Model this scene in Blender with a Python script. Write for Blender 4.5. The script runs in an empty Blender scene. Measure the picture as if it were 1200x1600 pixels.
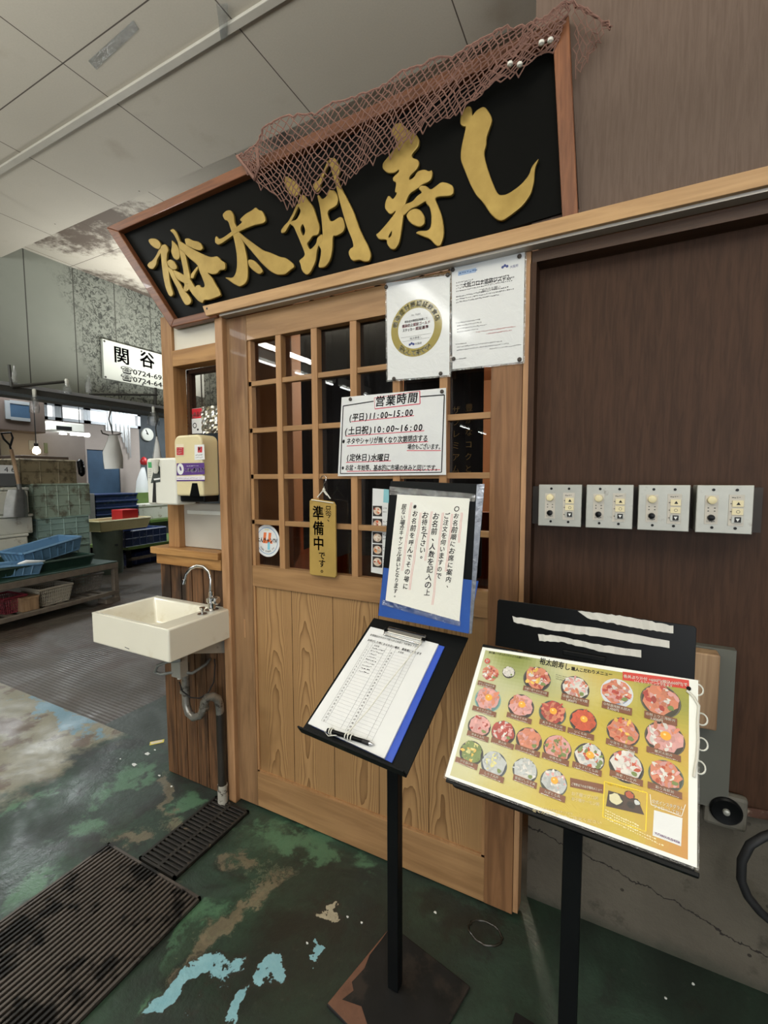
import bpy, bmesh, math, random
from mathutils import Vector, Matrix
R = random.Random(7)
S = bpy.context.scene
COL = S.collection
PI = math.pi

# ------------------------------------------------------------------ camera
FPX = 707.87
def _axes():
    rx, ry, rz = -0.07528151, 0.0031753, 0.4745976
    cx, sx, cy, sy, cz, sz = math.cos(rx), math.sin(rx), math.cos(ry), math.sin(ry), math.cos(rz), math.sin(rz)
    A = Matrix(((cz, sz, 0), (-sz, cz, 0), (0, 0, 1)))
    B = Matrix(((1, 0, 0), (0, cx, sx), (0, -sx, cx)))
    C = Matrix(((cy, 0, -sy), (0, 1, 0), (sy, 0, cy)))
    return C @ B @ A
MR = _axes()
CAM = Vector((0, -1.3080047, 1.33))
cd = bpy.data.cameras.new('camera'); cam = bpy.data.objects.new('camera', cd); COL.objects.link(cam)
cd.sensor_fit = 'VERTICAL'; cd.sensor_height = 32; cd.lens = FPX * 32 / 1600
cd.clip_start = 0.02; cd.clip_end = 200
CR_, CF_, CU_ = Vector(MR[0]), Vector(MR[1]), Vector(MR[2])
m = Matrix.Identity(4)
for i in range(3):
    m[i][0], m[i][1], m[i][2], m[i][3] = CR_[i], CU_[i], -CF_[i], CAM[i]
cam.matrix_world = m
S.camera = cam

# ------------------------------------------------------------------ world, light, exposure
w = bpy.data.worlds.new('sky'); S.world = w; w.use_nodes = True
bg = w.node_tree.nodes['Background']
bg.inputs[0].default_value = (0.93, 0.97, 1.0, 1); bg.inputs[1].default_value = 2.2
S.view_settings.view_transform = 'Standard'; S.view_settings.look = 'None'
S.view_settings.gamma = 1; S.view_settings.use_curve_mapping = False
S.view_settings.exposure = 0.2
S.cycles.use_denoising = True
S.cycles.max_bounces = 7; S.cycles.diffuse_bounces = 4; S.cycles.glossy_bounces = 4
S.cycles.transparent_max_bounces = 16; S.cycles.sample_clamp_indirect = 6
S.cycles.caustics_reflective = False; S.cycles.caustics_refractive = False

def area(name, loc, rot, sx, sy, power, col=(1, 1, 1)):
    l = bpy.data.lights.new(name, 'AREA'); l.shape = 'RECTANGLE'; l.size = sx; l.size_y = sy
    l.energy = power; l.color = col
    o = bpy.data.objects.new(name, l); COL.objects.link(o); o.location = loc; o.rotation_euler = rot
    return o
# daylight entering through the open market front behind the camera, and from the hall's right end
area('daylight_market_front', (2.2, -7.6, 1.7), (math.radians(95), 0, math.radians(14)), 6.5, 2.6, 110, (0.97, 0.985, 1.0))
# added fill lamps overhead, no fixtures: soft light down, strong light up onto the ceiling
for i_, (lx, ly) in enumerate(((-3.4, -2.6), (-1.4, -2.5), (.8, -2.5))):
    area('added_fill_down', (lx, ly, 2.75), (0, 0, 0), .15, 1.6, 15, (1.0, 1.0, .97))
    area('added_fill_up', (lx, ly, 2.2), (PI, 0, 0), .3, 1.6, 100, (1.0, 1.0, .97))
# added lamps without fixtures, brightening the passage, its ceiling and the hall beyond
area('added_fill_up', (-4.3, 2.4, 2.3), (PI, 0, 0), .3, 1.6, 45, (1.0, 1.0, .97))
area('added_hall_fill', (-6.9, 1.6, 2.85), (0, 0, 0), 1.2, 1.2, 105, (0.92, .98, 1.0))
area('added_hall_fill', (-6.9, 5.2, 2.85), (0, 0, 0), 1.2, 1.2, 80, (0.92, .98, 1.0))
area('added_hall_fill', (-4.2, -1.2, 3.2), (0, 0, 0), .2, 1.2, 34, (0.94, 1.0, 1.0))

# ------------------------------------------------------------------ pixel -> world
def ray(px, py):
    return CR_ * ((px - 600) / FPX) + CF_ + CU_ * (-(py - 800) / FPX)
def pY(px, py, y=0.0):
    d = ray(px, py); return CAM + d * ((y - CAM.y) / d.y)
def pZ(px, py, z=0.0):
    d = ray(px, py); return CAM + d * ((z - CAM.z) / d.z)
def pX(px, py, x=0.0):
    d = ray(px, py); return CAM + d * ((x - CAM.x) / d.x)

def lin(c):
    return tuple(((v / 255) / 12.92 if v / 255 <= 0.04045 else ((v / 255 + 0.055) / 1.055) ** 2.4) for v in c)

# ------------------------------------------------------------------ materials
class NT:
    def __init__(s, name):
        s.mat = bpy.data.materials.new(name); s.mat.use_nodes = True
        s.t = s.mat.node_tree; s.b = s.t.nodes['Principled BSDF']
        s.out = s.t.nodes['Material Output']
        g = s.t.nodes.new('ShaderNodeNewGeometry'); s.pos = g.outputs['Position']
    def n(s, typ, ins=None, **props):
        nd = s.t.nodes.new('ShaderNode' + typ)
        for k, v in props.items(): setattr(nd, k, v)
        for k, v in (ins or {}).items(): s.put(nd.inputs[k], v)
        return nd
    def put(s, sock, v):
        if isinstance(v, bpy.types.NodeSocket): s.t.links.new(v, sock)
        elif isinstance(v, (tuple, list)) and len(v) == 3 and sock.type == 'RGBA': sock.default_value = (*v, 1)
        else: sock.default_value = v
    def m(s, op, a, b=0.0, c=0.0, clamp=False):
        nd = s.t.nodes.new('ShaderNodeMath'); nd.operation = op; nd.use_clamp = clamp
        s.put(nd.inputs[0], a); s.put(nd.inputs[1], b); s.put(nd.inputs[2], c); return nd.outputs[0]
    def mix(s, f, a, b):
        nd = s.t.nodes.new('ShaderNodeMix'); nd.data_type = 'RGBA'
        s.put(nd.inputs[0], f); s.put(nd.inputs[6], a); s.put(nd.inputs[7], b); return nd.outputs[2]
    def noise(s, vec, scale, detail=3, rough=0.55, dist=0.0):
        return s.n('TexNoise', {'Vector': vec, 'Scale': scale, 'Detail': detail, 'Roughness': rough, 'Distortion': dist}).outputs[0]
    def map(s, vec, sc=(1, 1, 1), loc=(0, 0, 0)):
        return s.n('Mapping', {'Vector': vec, 'Scale': sc, 'Location': loc}).outputs[0]
    def ramp(s, f, a, b):      # smooth 0..1 between a and b
        nd = s.n('MapRange', {'Value': f, 'From Min': a, 'From Max': b}); nd.interpolation_type = 'SMOOTHSTEP'
        return nd.outputs[0]
    def bump(s, h, strength=0.3, dist=0.01):
        s.t.links.new(s.n('Bump', {'Height': h, 'Strength': strength, 'Distance': dist}).outputs[0], s.b.inputs['Normal'])
    def sep(s, v):
        nd = s.n('SeparateXYZ', {'Vector': v}); return nd.outputs[0], nd.outputs[1], nd.outputs[2]
    def done(s, col=None, rough=None, metal=None, **kw):
        if col is not None: s.put(s.b.inputs['Base Color'], col)
        if rough is not None: s.put(s.b.inputs['Roughness'], rough)
        if metal is not None: s.put(s.b.inputs['Metallic'], metal)
        for k, v in kw.items(): s.put(s.b.inputs[k.replace('_', ' ')], v)
        return s.mat

def plain(name, c, rough=0.5, metal=0.0, var=0.12, scale=6, bump=0.0, bscale=60, dirt=None, dscale=4, dlo=.55, dhi=.75, **kw):
    t = NT(name); c = lin(c)
    f = t.noise(t.pos, scale, 4)
    dark = tuple(v * (1 - var * 1.6) for v in c); lite = tuple(min(1, v * (1 + var)) for v in c)
    col = t.mix(f, dark, lite)
    if dirt: col = t.mix(t.ramp(t.noise(t.pos, dscale, 6, .65), dlo, dhi), col, lin(dirt))
    if bump: t.bump(t.noise(t.pos, bscale, 3), bump, 0.003)
    return t.done(col, rough, metal, **kw)

def wood(name, dark, light, along='z', rough=0.5, fine=55, contrast=1.0, worn=None, wlo=.5, whi=.7, coat=0.0, spec=.35):
    t = NT(name)
    oi = t.n('ObjectInfo').outputs['Random']
    sc = {'x': (0.9, 12, 12), 'y': (12, .9, 12), 'z': (12, 12, .9)}[along]
    v = t.map(t.pos, tuple(s * fine / 12 for s in sc))
    v = t.n('VectorMath', {0: v, 1: (0, 0, 0)}, operation='ADD')
    off = t.n('CombineXYZ', {0: t.m('MULTIPLY', oi, 37), 1: t.m('MULTIPLY', oi, 61), 2: t.m('MULTIPLY', oi, 13)}).outputs[0]
    t.put(v.inputs[1], off); v = v.outputs[0]
    a = t.noise(v, 1.0, 5, .6, .6)
    b = t.noise(t.map(t.pos, (2, 2, 2)), 1.3, 3)
    f = t.m('ADD', t.m('MULTIPLY', t.ramp(a, .3, .72), .75 * contrast), t.m('MULTIPLY', b, .35))
    col = t.mix(f, lin(light), lin(dark))
    if worn: col = t.mix(t.ramp(t.noise(t.map(t.pos, (6, 6, 1.2)), 1.6, 5), wlo, whi), col, lin(worn))
    t.bump(a, .12, .004)
    return t.done(col, rough, Coat_Weight=coat, Specular_IOR_Level=spec)

def cathedral(name, dark, light, pitch, x0):
    """flat-sawn boards: nested arches up each plank"""
    t = NT(name); x, y, z = t.sep(t.pos)
    q = t.m('DIVIDE', t.m('SUBTRACT', x, x0), pitch)
    idx = t.m('FLOOR', q); fr = t.m('SUBTRACT', q, idx)
    wn = t.n('TexWhiteNoise', {'W': idx}, noise_dimensions='1D')
    r1 = wn.outputs['Value']
    wn2 = t.n('TexWhiteNoise', {'W': t.m('ADD', idx, 31.7)}, noise_dimensions='1D'); r2 = wn2.outputs['Value']
    cen = t.m('ADD', .3, t.m('MULTIPLY', r1, .4))
    u = t.m('SUBTRACT', fr, cen)
    nz = t.noise(t.map(t.pos, (4, 4, 1.1)), 1.6, 3, .5)
    nz2 = t.noise(t.map(t.pos, (30, 30, 5)), 1.0, 3)
    f = t.m('ADD', t.m('MULTIPLY', t.m('MULTIPLY', u, u), 17.0), t.m('MULTIPLY', t.m('ADD', z, t.m('MULTIPLY', r2, 3)), 2.6))
    f = t.m('ADD', f, t.m('MULTIPLY', nz, 3.2)); f = t.m('ADD', f, t.m('MULTIPLY', nz2, .22))
    s = t.m('FRACT', t.m('MULTIPLY', f, 2.6))
    line = t.m('POWER', s, 2.6)
    fine = t.noise(t.map(t.pos, (160, 160, 3)), 1, 3)
    col = t.mix(t.m('MULTIPLY', line, .85), lin(light), lin(dark))
    col = t.mix(t.m('MULTIPLY', fine, .3), col, lin(dark))
    col = t.mix(t.m('MULTIPLY', r2, .3), col, lin((160, 120, 76)))
    col = t.mix(t.ramp(t.noise(t.pos, 2.1, 4), .56, .7), col, t.mix(.45, col, lin(dark)))
    seam = t.m('LESS_THAN', t.m('MINIMUM', fr, t.m('SUBTRACT', 1, fr)), .008)
    col = t.mix(seam, col, lin((84, 55, 30)))
    t.bump(line, -.1, .003)
    return t.done(col, .45, Coat_Weight=.12, Coat_Roughness=.3)

M_LINTEL = wood('pale_lintel_wood', (158, 120, 78), (202, 162, 114), 'x', .45, 40, .8, coat=.1)
M_RAILX = wood('door_rail_wood', (132, 98, 64), (174, 136, 94), 'x', .45, 34, .8, coat=.12)
M_STILE = wood('door_stile_wood', (112, 84, 58), (162, 126, 90), 'z', .5, 44, .9, worn=(112, 78, 52), wlo=.52, whi=.75, coat=.08)
M_STILE_D = wood('door_stile_dark_wood', (100, 70, 46), (154, 112, 76), 'z', .5, 40, .9, coat=.08)
M_MUNT = wood('lattice_wood', (140, 102, 66), (182, 140, 98), 'z', .5, 50, .7)
M_JAMB = wood('jamb_wood', (150, 110, 76), (192, 150, 110), 'z', .5, 60, .8, worn=(96, 62, 46), wlo=.62, whi=.74)
M_PANEL = cathedral('flat_sawn_cedar', (102, 70, 40), (182, 144, 98), .1835, -1.2495)
M_POST = wood('post_wood', (134, 96, 58), (176, 134, 90), 'z', .55, 45, .9, worn=(112, 84, 60), wlo=.6, whi=.75)
M_CNT = wood('counter_wood', (136, 94, 52), (190, 146, 92), 'x', .5, 30, 1)
M_SIDING = wood('weathered_siding', (66, 46, 32), (126, 90, 60), 'z', .6, 50, 1.1, worn=(40, 29, 22), wlo=.5, whi=.66)
M_FRAME = wood('sign_frame_wood', (84, 48, 30), (134, 84, 54), 'x', .4, 70, .8, coat=.1)
M_FRAMEZ = wood('sign_frame_wood_upright', (96, 56, 36), (146, 94, 62), 'z', .4, 80, .8, coat=.1)
M_BROWN = wood('brown_veneer', (52, 36, 26), (76, 53, 39), 'z', .5, 110, .8, spec=.15)
M_BROWNX = wood('brown_header_wood', (58, 40, 28), (82, 58, 42), 'x', .5, 90, .8)
M_BROWNU = wood('greyed_brown_veneer', (88, 72, 62), (112, 95, 84), 'z', .55, 120, .6, spec=.2)
M_OFFCUT = wood('offcut_wood', (120, 92, 68), (184, 154, 120), 'z', .6, 24, 1)
M_BLACKBOARD = plain('black_lacquer', (10, 11, 10), .45, var=.3, scale=3, Specular_IOR_Level=.05)
M_BLACK = plain('black_painted_steel', (17, 19, 20), .4, var=.25, scale=8, Specular_IOR_Level=.12)
M_BLACKP = plain('black_plastic', (14, 15, 16), .3, var=.2, Specular_IOR_Level=.15)
M_IRON = plain('rusty_base_steel', (28, 28, 28), .6, var=.4, scale=14, dirt=(46, 41, 37), dscale=9, dlo=.5, dhi=.62, bump=.2, Specular_IOR_Level=.3)
M_RUST = plain('bare_rust', (112, 78, 60), .8, var=.3, scale=25, bump=.3)
M_STEEL = plain('brushed_steel', (168, 168, 160), .42, .35, var=.12, scale=30, dirt=(120, 116, 104), dscale=30, dlo=.6, dhi=.8)
M_CHROME = plain('chrome', (205, 205, 205), .12, 1.0, var=.03)
M_CHROMED = plain('tarnished_chrome', (150, 147, 140), .32, .6, var=.3, scale=40, dirt=(74, 66, 58), dscale=30, dlo=.5, dhi=.64)
M_ALU = plain('aluminium_track', (176, 170, 162), .4, .3, var=.05)
M_CERAMIC = plain('cream_ceramic', (232, 229, 214), .18, var=.03, dirt=(206, 196, 170), dscale=5, dlo=.6, dhi=.8, Coat_Weight=.4)
M_CREAM = plain('cream_plastic', (222, 210, 168), .4, var=.05)
M_WHITEP = plain('white_plastic', (226, 226, 216), .4, var=.04)
M_WHITEBOARD = plain('white_painted_board', (222, 216, 200), .6, var=.05)
M_CARTON = plain('grey_white_metal', (190, 184, 172), .5, .1, var=.08, dirt=(110, 90, 66), dscale=14, dlo=.66, dhi=.75)
M_DARK = plain('near_black', (14, 14, 14), .5)
M_CLOTH = plain('reflection_greyed_cloth', (40, 41, 44), .9, var=.3)  # lifted above black to carry the grey veil reflected in the panes
M_TAN = plain('tan_wallboard', (176, 130, 92), .6, var=.08)
M_REDWOOD = wood('red_brown_panelling', (96, 46, 22), (140, 72, 38), 'z', .5, 30, 1)
M_BLUEPL = plain('blue_crate_plastic', (98, 136, 168), .45, var=.1, dirt=(60, 88, 110), dscale=12, dlo=.55, dhi=.7)
M_NAVY = plain('navy_crate_plastic', (44, 62, 104), .45, var=.2, dirt=(90, 98, 118), dscale=10, dlo=.55, dhi=.7)
M_NAVYD = plain('dark_blue_crate_plastic', (32, 48, 92), .45, var=.2)
M_GREENCR = plain('pale_green_crate_plastic', (160, 176, 158), .6, var=.1, dirt=(110, 108, 92), dscale=9, dlo=.45, dhi=.65)
M_GREENCR2 = plain('pale_aqua_crate_plastic', (150, 176, 168), .6, var=.1, dirt=(100, 112, 100), dscale=9, dlo=.5, dhi=.68)
M_BEIGECR = plain('beige_crate_plastic', (160, 146, 116), .65, var=.15, dirt=(96, 84, 62), dscale=10, dlo=.45, dhi=.65)
M_STYRO = plain('white_foam', (206, 204, 190), .8, var=.08, dirt=(140, 126, 100), dscale=9, dlo=.56, dhi=.72)
M_GREENTB = plain('dark_green_fibreglass', (34, 58, 48), .45, var=.3, scale=9)
M_LIME = plain('mossy_green_table', (92, 116, 58), .5, var=.2)
M_TBLWOOD = plain('grey_table_timber', (112, 102, 90), .7, var=.3, scale=18)
M_RED = plain('red_plastic', (186, 42, 44), .4, var=.1)
M_DKRED = plain('dark_red_plastic', (130, 48, 58), .5, var=.15)
M_CREAMTRAY = plain('cream_tray', (196, 186, 140), .5, var=.1)
M_BASKW = plain('off_white_basket', (186, 178, 160), .6, var=.1)
M_BASKG = plain('grey_basket', (136, 128, 116), .6, var=.15)
M_BAG = plain('white_polythene', (222, 224, 222), .35, var=.08)
M_BLUEDOOR = plain('blue_steel_door', (60, 86, 112), .5, var=.2)
M_BEIGEWALL = plain('beige_partition', (168, 156, 148), .7, var=.08)
M_HUTBROWN = plain('brown_fascia', (104, 90, 82), .6, var=.1)
M_DARKWALL = plain('dark_corrugated_wall', (70, 76, 80), .7, var=.2)
M_PIPE = plain('galvanised_rail', (190, 194, 198), .35, .5, var=.1)
M_PIPED = plain('dark_pipe', (70, 70, 66), .6, var=.3)
M_SHOVEL = plain('worn_shovel_steel', (128, 128, 124), .4, .5, var=.3, scale=12)
M_NET = plain('brown_net_twine', (132, 98, 86), .85, var=.2, scale=40)
M_STRING = plain('white_string', (226, 224, 214), .8, var=.05)
M_PIN = plain('dark_push_pin', (62, 54, 48), .4)
M_RUBBER = plain('black_rubber', (30, 30, 32), .6, var=.3)
M_BRONZE = plain('dark_bronze', (44, 40, 36), .45, .5, var=.3)
M_GRATE = plain('dirty_steel_grate', (92, 84, 78), .45, .4, var=.4, scale=6, dirt=(30, 27, 25), dscale=7, dlo=.5, dhi=.58)
M_GRATED = plain('blackened_iron_grate', (50, 47, 43), .5, .4, var=.5, scale=20, dirt=(112, 98, 78), dscale=30, dlo=.62, dhi=.7)
M_PIT = plain('drain_pit', (10, 10, 9), .8)
M_GOLD = NT('gold_leaf'); 
_f = M_GOLD.noise(M_GOLD.pos, 22, 5)
M_GOLD = M_GOLD.done(M_GOLD.mix(_f, lin((128, 104, 46)), lin((178, 152, 84))), .42, .5)
M_GOLDPLATE = plain('gold_sprayed_wood', (178, 148, 78), .55, .15, var=.18, scale=9, dirt=(130, 100, 52), dscale=14, dlo=.6, dhi=.75)

def emissive(name, col, strength):
    t = NT(name); return t.done((0.8, 0.8, 0.8), .5, Emission_Color=(*col, 1), Emission_Strength=strength)
M_TUBE = emissive('lit_fluorescent_tube', (0.95, 1.0, 1.0), 14)
M_BULB = emissive('lit_warm_bulb', (1.0, .82, .5), 14)

def glassy(name, tint=(1, 1, 1), base=.04, gain=1.0, rough=0.0, wav=0.0):
    t = NT(name); t.t.nodes.remove(t.b)
    tr = t.n('BsdfTransparent', {'Color': (*tint, 1)}); gl = t.n('BsdfGlossy', {'Roughness': rough})
    fc_ = t.n('LayerWeight', {'Blend': .5}).outputs['Facing']
    fr = t.m('ADD', .04, t.m('MULTIPLY', t.m('POWER', fc_, 5), .9))
    if wav:
        bp = t.n('Bump', {'Height': t.noise(t.pos, 38, 4, .6, 1.5), 'Strength': wav, 'Distance': .01})
        t.t.links.new(bp.outputs[0], gl.inputs['Normal'])
    f = t.m('MULTIPLY', t.m('ADD', fr, base), gain, clamp=True)
    mx = t.n('MixShader', {0: f}); t.t.links.new(tr.outputs[0], mx.inputs[1]); t.t.links.new(gl.outputs[0], mx.inputs[2])
    t.t.links.new(mx.outputs[0], t.out.inputs[0]); return t.mat
M_GLASS = glassy('door_glass', (.93, .91, .89), .01, 1.0)
M_FILM = glassy('laminate_film', (1, 1, 1), .01, 1.0, .12, .5)
M_CLEAR = glassy('clear_plastic', (.92, .94, .95), .08, 1.2, .1, .8)

def print_mat(name, rough=.5, coat=0.0, bump=0.0, bscale=30):
    t = NT(name); a = t.n('VertexColor', layer_name='Col').outputs[0]
    if bump:
        t.bump(t.noise(t.pos, bscale, 4, .6, 1.2), bump, .008)
    return t.done(a, rough, Coat_Weight=coat, Coat_Roughness=.08)
M_PRINT = print_mat('printed_paper', .7)
M_GLOSSPRINT = print_mat('laminated_print', .4, .35, .16, 22)
M_PAINT = print_mat('painted_marks', .5)

# ------------------------------------------------------------------ mesh building
class MB:
    def __init__(s, xf=None): s.v = []; s.f = []; s.c = []; s.xf = xf; s.col = None
    def add(s, vs, fs, col=None):
        k = len(s.v)
        s.v += [tuple(s.xf @ Vector(p)) if s.xf else tuple(p) for p in vs]
        s.f += [tuple(i + k for i in q) for q in fs]
        s.c += [col or s.col] * len(fs)
        return s
    def box(s, x0, x1, y0, y1, z0, z1, col=None):
        return s.add([(x0, y0, z0), (x1, y0, z0), (x1, y1, z0), (x0, y1, z0), (x0, y0, z1), (x1, y0, z1), (x1, y1, z1), (x0, y1, z1)],
                     [(0, 3, 2, 1), (4, 5, 6, 7), (0, 1, 5, 4), (1, 2, 6, 5), (2, 3, 7, 6), (3, 0, 4, 7)], col)
    def taper(s, x0, x1, y0, y1, z0, z1, k):
        """open-bottomed prism wider at the top by k"""
        return s.add([(x0 + k, y0 + k, z0), (x1 - k, y0 + k, z0), (x1 - k, y1 - k, z0), (x0 + k, y1 - k, z0), (x0, y0, z1), (x1, y0, z1), (x1, y1, z1), (x0, y1, z1)],
                     [(0, 3, 2, 1), (4, 5, 6, 7), (0, 1, 5, 4), (1, 2, 6, 5), (2, 3, 7, 6), (3, 0, 4, 7)])
    def bar(s, a, b, r, n=4, col=None):
        return s.tube([a, b], r, n, col=col)
    def tube(s, pts, r, n=8, closed=False, col=None):
        pts = [Vector(p) for p in pts]; rs = r if isinstance(r, (list, tuple)) else [r] * len(pts)
        vs = []; fs = []; up = None
        L = len(pts)
        for i, p in enumerate(pts):
            if closed: d = pts[(i + 1) % L] - pts[i - 1]
            else: d = pts[min(i + 1, L - 1)] - pts[max(i - 1, 0)]
            if d.length < 1e-9: d = Vector((0, 0, 1))
            d.normalize()
            if up is None: up = d.orthogonal().normalized()
            else:
                up = up - d * up.dot(d)
                up = up.normalized() if up.length > 1e-6 else d.orthogonal().normalized()
            w_ = d.cross(up)
            for k in range(n):
                a = 2 * PI * (k + .5) / n
                vs.append(p + (up * math.cos(a) + w_ * math.sin(a)) * rs[i])
        for i in range(L if closed else L - 1):
            j = (i + 1) % L
            for k in range(n):
                fs.append((i * n + k, i * n + (k + 1) % n, j * n + (k + 1) % n, j * n + k))
        if not closed:
            fs.append(tuple(range(n - 1, -1, -1))); fs.append(tuple((L - 1) * n + k for k in range(n)))
        return s.add(vs, fs, col)
    def lathe(s, prof, o=(0, 0, 0), n=24, axis='z', cap=True):
        """profile of (r, h)"""
        vs = []; fs = []; o = Vector(o)
        for r, h in prof:
            for k in range(n):
                a = 2 * PI * k / n
                p = (r * math.cos(a), r * math.sin(a), h)
                if axis == 'y': p = (p[0], -p[2], p[1])
                if axis == 'x': p = (p[2], p[0], p[1])
                vs.append(o + Vector(p))
        for i in range(len(prof) - 1):
            for k in range(n): fs.append((i * n + k, i * n + (k + 1) % n, (i + 1) * n + (k + 1) % n, (i + 1) * n + k))
        if cap: fs.append(tuple(range(n - 1, -1, -1))); fs.append(tuple((len(prof) - 1) * n + k for k in range(n)))
        return s.add(vs, fs)
    def prism(s, pts, h0, h1, col=None):
        """polygon in xy, extruded h0..h1 in z (of the local frame)"""
        n = len(pts)
        vs = [(p[0], p[1], h0) for p in pts] + [(p[0], p[1], h1) for p in pts]
        fs = [tuple(range(n - 1, -1, -1)), tuple(range(n, 2 * n))] + [(i, (i + 1) % n, n + (i + 1) % n, n + i) for i in range(n)]
        return s.add(vs, fs, col)
    def obj(s, name, mat, parent=None, bevel=0.0, smooth=None, seg=2, **props):
        me = bpy.data.meshes.new(name); me.from_pydata(s.v, [], s.f); me.materials.append(mat)
        if any(s.c):
            at = me.color_attributes.new('Col', 'FLOAT_COLOR', 'CORNER'); i = 0
            buf = []
            for p, c in zip(me.polygons, s.c):
                c = c or (1, 1, 1); buf += [c[0], c[1], c[2], 1.0] * p.loop_total
            at.data.foreach_set('color', buf)
        if smooth:
            me.polygons.foreach_set('use_smooth', [True] * len(me.polygons)); me.set_sharp_from_angle(angle=math.radians(smooth))
        me.update()
        o = bpy.data.objects.new(name, me); COL.objects.link(o)
        if bevel:
            b = o.modifiers.new('bevel', 'BEVEL'); b.width = bevel; b.segments = seg; b.limit_method = 'ANGLE'; b.angle_limit = .6
        if parent:
            o.parent = parent; o.matrix_parent_inverse = parent.matrix_world.inverted() if parent.type != 'EMPTY' else Matrix.Translation(-parent.location)
        for k, v in props.items(): o[k] = v
        return o

def thing(name, loc, label, cat, group=None):
    o = bpy.data.objects.new(name, None); COL.objects.link(o); o.location = loc; o.empty_display_size = .05
    o['label'] = label; o['category'] = cat
    if group: o['group'] = group
    return o
def tag(o, label, cat, group=None, kind=None):
    o['label'] = label; o['category'] = cat
    if group: o['group'] = group
    if kind: o['kind'] = kind
    return o
def struct(o):
    o['kind'] = 'structure'; return o
def frame(o, u, v):
    """local frame matrix: columns u, v, u x v, origin"""
    u = Vector(u).normalized(); v = Vector(v); v = (v - u * v.dot(u)).normalized(); n = u.cross(v); m = Matrix.Identity(4)
    for i in range(3): m[i][0], m[i][1], m[i][2], m[i][3] = u[i], v[i], n[i], o[i]
    return m
def onframe(F, px, py, h=0.0):
    """local (s,t) where the line of sight meets the frame's plane"""
    o = Vector([F[i][3] + F[i][2] * h for i in range(3)]); n = Vector([F[i][2] for i in range(3)])
    d = ray(px, py); p = CAM + d * ((o - CAM).dot(n) / d.dot(n))
    q = F.inverted() @ p; return q.x, q.y
def wallframe(y, x=0.0, z=0.0):
    return frame((x, y, z), (1, 0, 0), (0, 0, 1))          # u = +x, v = +z, n = -y (towards the viewer)

# ------------------------------------------------------------------ lettering
_G = {}
def glyph(sx, bold=0.0):
    key = (sx, round(bold, 4))
    if key in _G: return _G[key]
    if (sx, 0) not in _G:
        c = bpy.data.curves.new('g', 'FONT'); c.body = sx; c.resolution_u = 2
        o = bpy.data.objects.new('g', c); COL.objects.link(o)
        dg = bpy.context.evaluated_depsgraph_get(); me = o.evaluated_get(dg).to_mesh()
        vs = [(v.co.x, v.co.y) for v in me.vertices]; fs = [tuple(p.vertices) for p in me.polygons]
        o.evaluated_get(dg).to_mesh_clear(); bpy.data.objects.remove(o); bpy.data.curves.remove(c)
        _G[(sx, 0)] = (vs, fs)
    vs, fs = _G[(sx, 0)]
    if bold:
        V, F = [], []
        for dx, dy in ((-1, -.8), (1, -.8), (1, .8), (-1, .8)):
            k = len(V); V += [(a + dx * bold, b + dy * bold) for a, b in vs]; F += [tuple(i + k for i in f) for f in fs]
        _G[key] = (V, F)
    return _G[key] if bold else (vs, fs)
def text(mb, s, x, y, h, col, w=None, rot=0.0, bold=0.0, lay=0.0006, align='l', shear=0.0):
    """one line, baseline-left at (x, y), em height h, squeezed to width w when given"""
    vs, fs = glyph(s, bold)
    if not vs: return
    x1 = max(v[0] for v in vs); x0 = min(v[0] for v in vs); kx = (w / (x1 - x0)) if w else h
    if align == 'c': x -= (x1 - x0) * kx / 2
    ca, sa = math.cos(rot), math.sin(rot); out = []
    for a, b in vs:
        p = (a - x0) * kx + b * h * shear; q = b * h
        out.append((x + p * ca - q * sa, y + p * sa + q * ca, lay))
    mb.add(out, fs, col)
def char(mb, ch, cx, cy, h, col, wob=0.0, bold=0.0, lay=0.0006, kx=1.0, shear=0.0):
    """one character centred on its em box"""
    vs, fs = glyph(ch, bold)
    if not vs: return
    narrow = max(v[0] for v in vs) - min(v[0] for v in vs)
    full = ord(ch[0]) > 0x2000
    mx = .5 if full else (max(v[0] for v in vs) + min(v[0] for v in vs)) / 2
    a = R.uniform(-wob, wob); ca, sa = math.cos(a), math.sin(a); k = 1 + R.uniform(-wob, wob) * .5
    out = []
    for p, q in vs:
        p = (p - mx) * h * k * kx; q = (q - .36) * h * k; p += q * shear
        out.append((cx + p * ca - q * sa, cy + p * sa + q * ca, lay))
    mb.add(out, fs, col)
def hand(mb, s, x, y, w, h, col, rot=0.0, bold=.012, wob=.08, shear=.12, lay=.0006):
    """handwritten line: centres stepped evenly over width w, starting at left x, mid-height y"""
    units = [1.0 if ord(c) > 0x2000 else .62 for c in s]; tot = sum(units); acc = 0
    for c, u_ in zip(s, units):
        t_ = (acc + u_ / 2) / tot * w; acc += u_
        if c != ' ': char(mb, c, x + t_ * math.cos(rot), y + t_ * math.sin(rot) + R.uniform(-.03, .03) * h, h, col, wob, bold, lay, kx=min(1.0, w / tot / h * 1.02) if True else 1, shear=shear)
def vert(mb, s, x, y0, y1, h, col, bold=.0, wob=.05, lay=.0006, drift=0.0, kx=1.0, shear=0.0):
    n = len(s); st = (y1 - y0) / max(1, n)
    for i, c in enumerate(s):
        if c == ' ': continue
        dx = .28 * h if c in '。、' else 0; dy = .28 * h if c in '。、' else 0
        char(mb, c, x + dx + drift * (i + .5) / n, y0 + st * (i + .5) + dy, h, col, wob, bold, lay, kx, shear)
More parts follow.
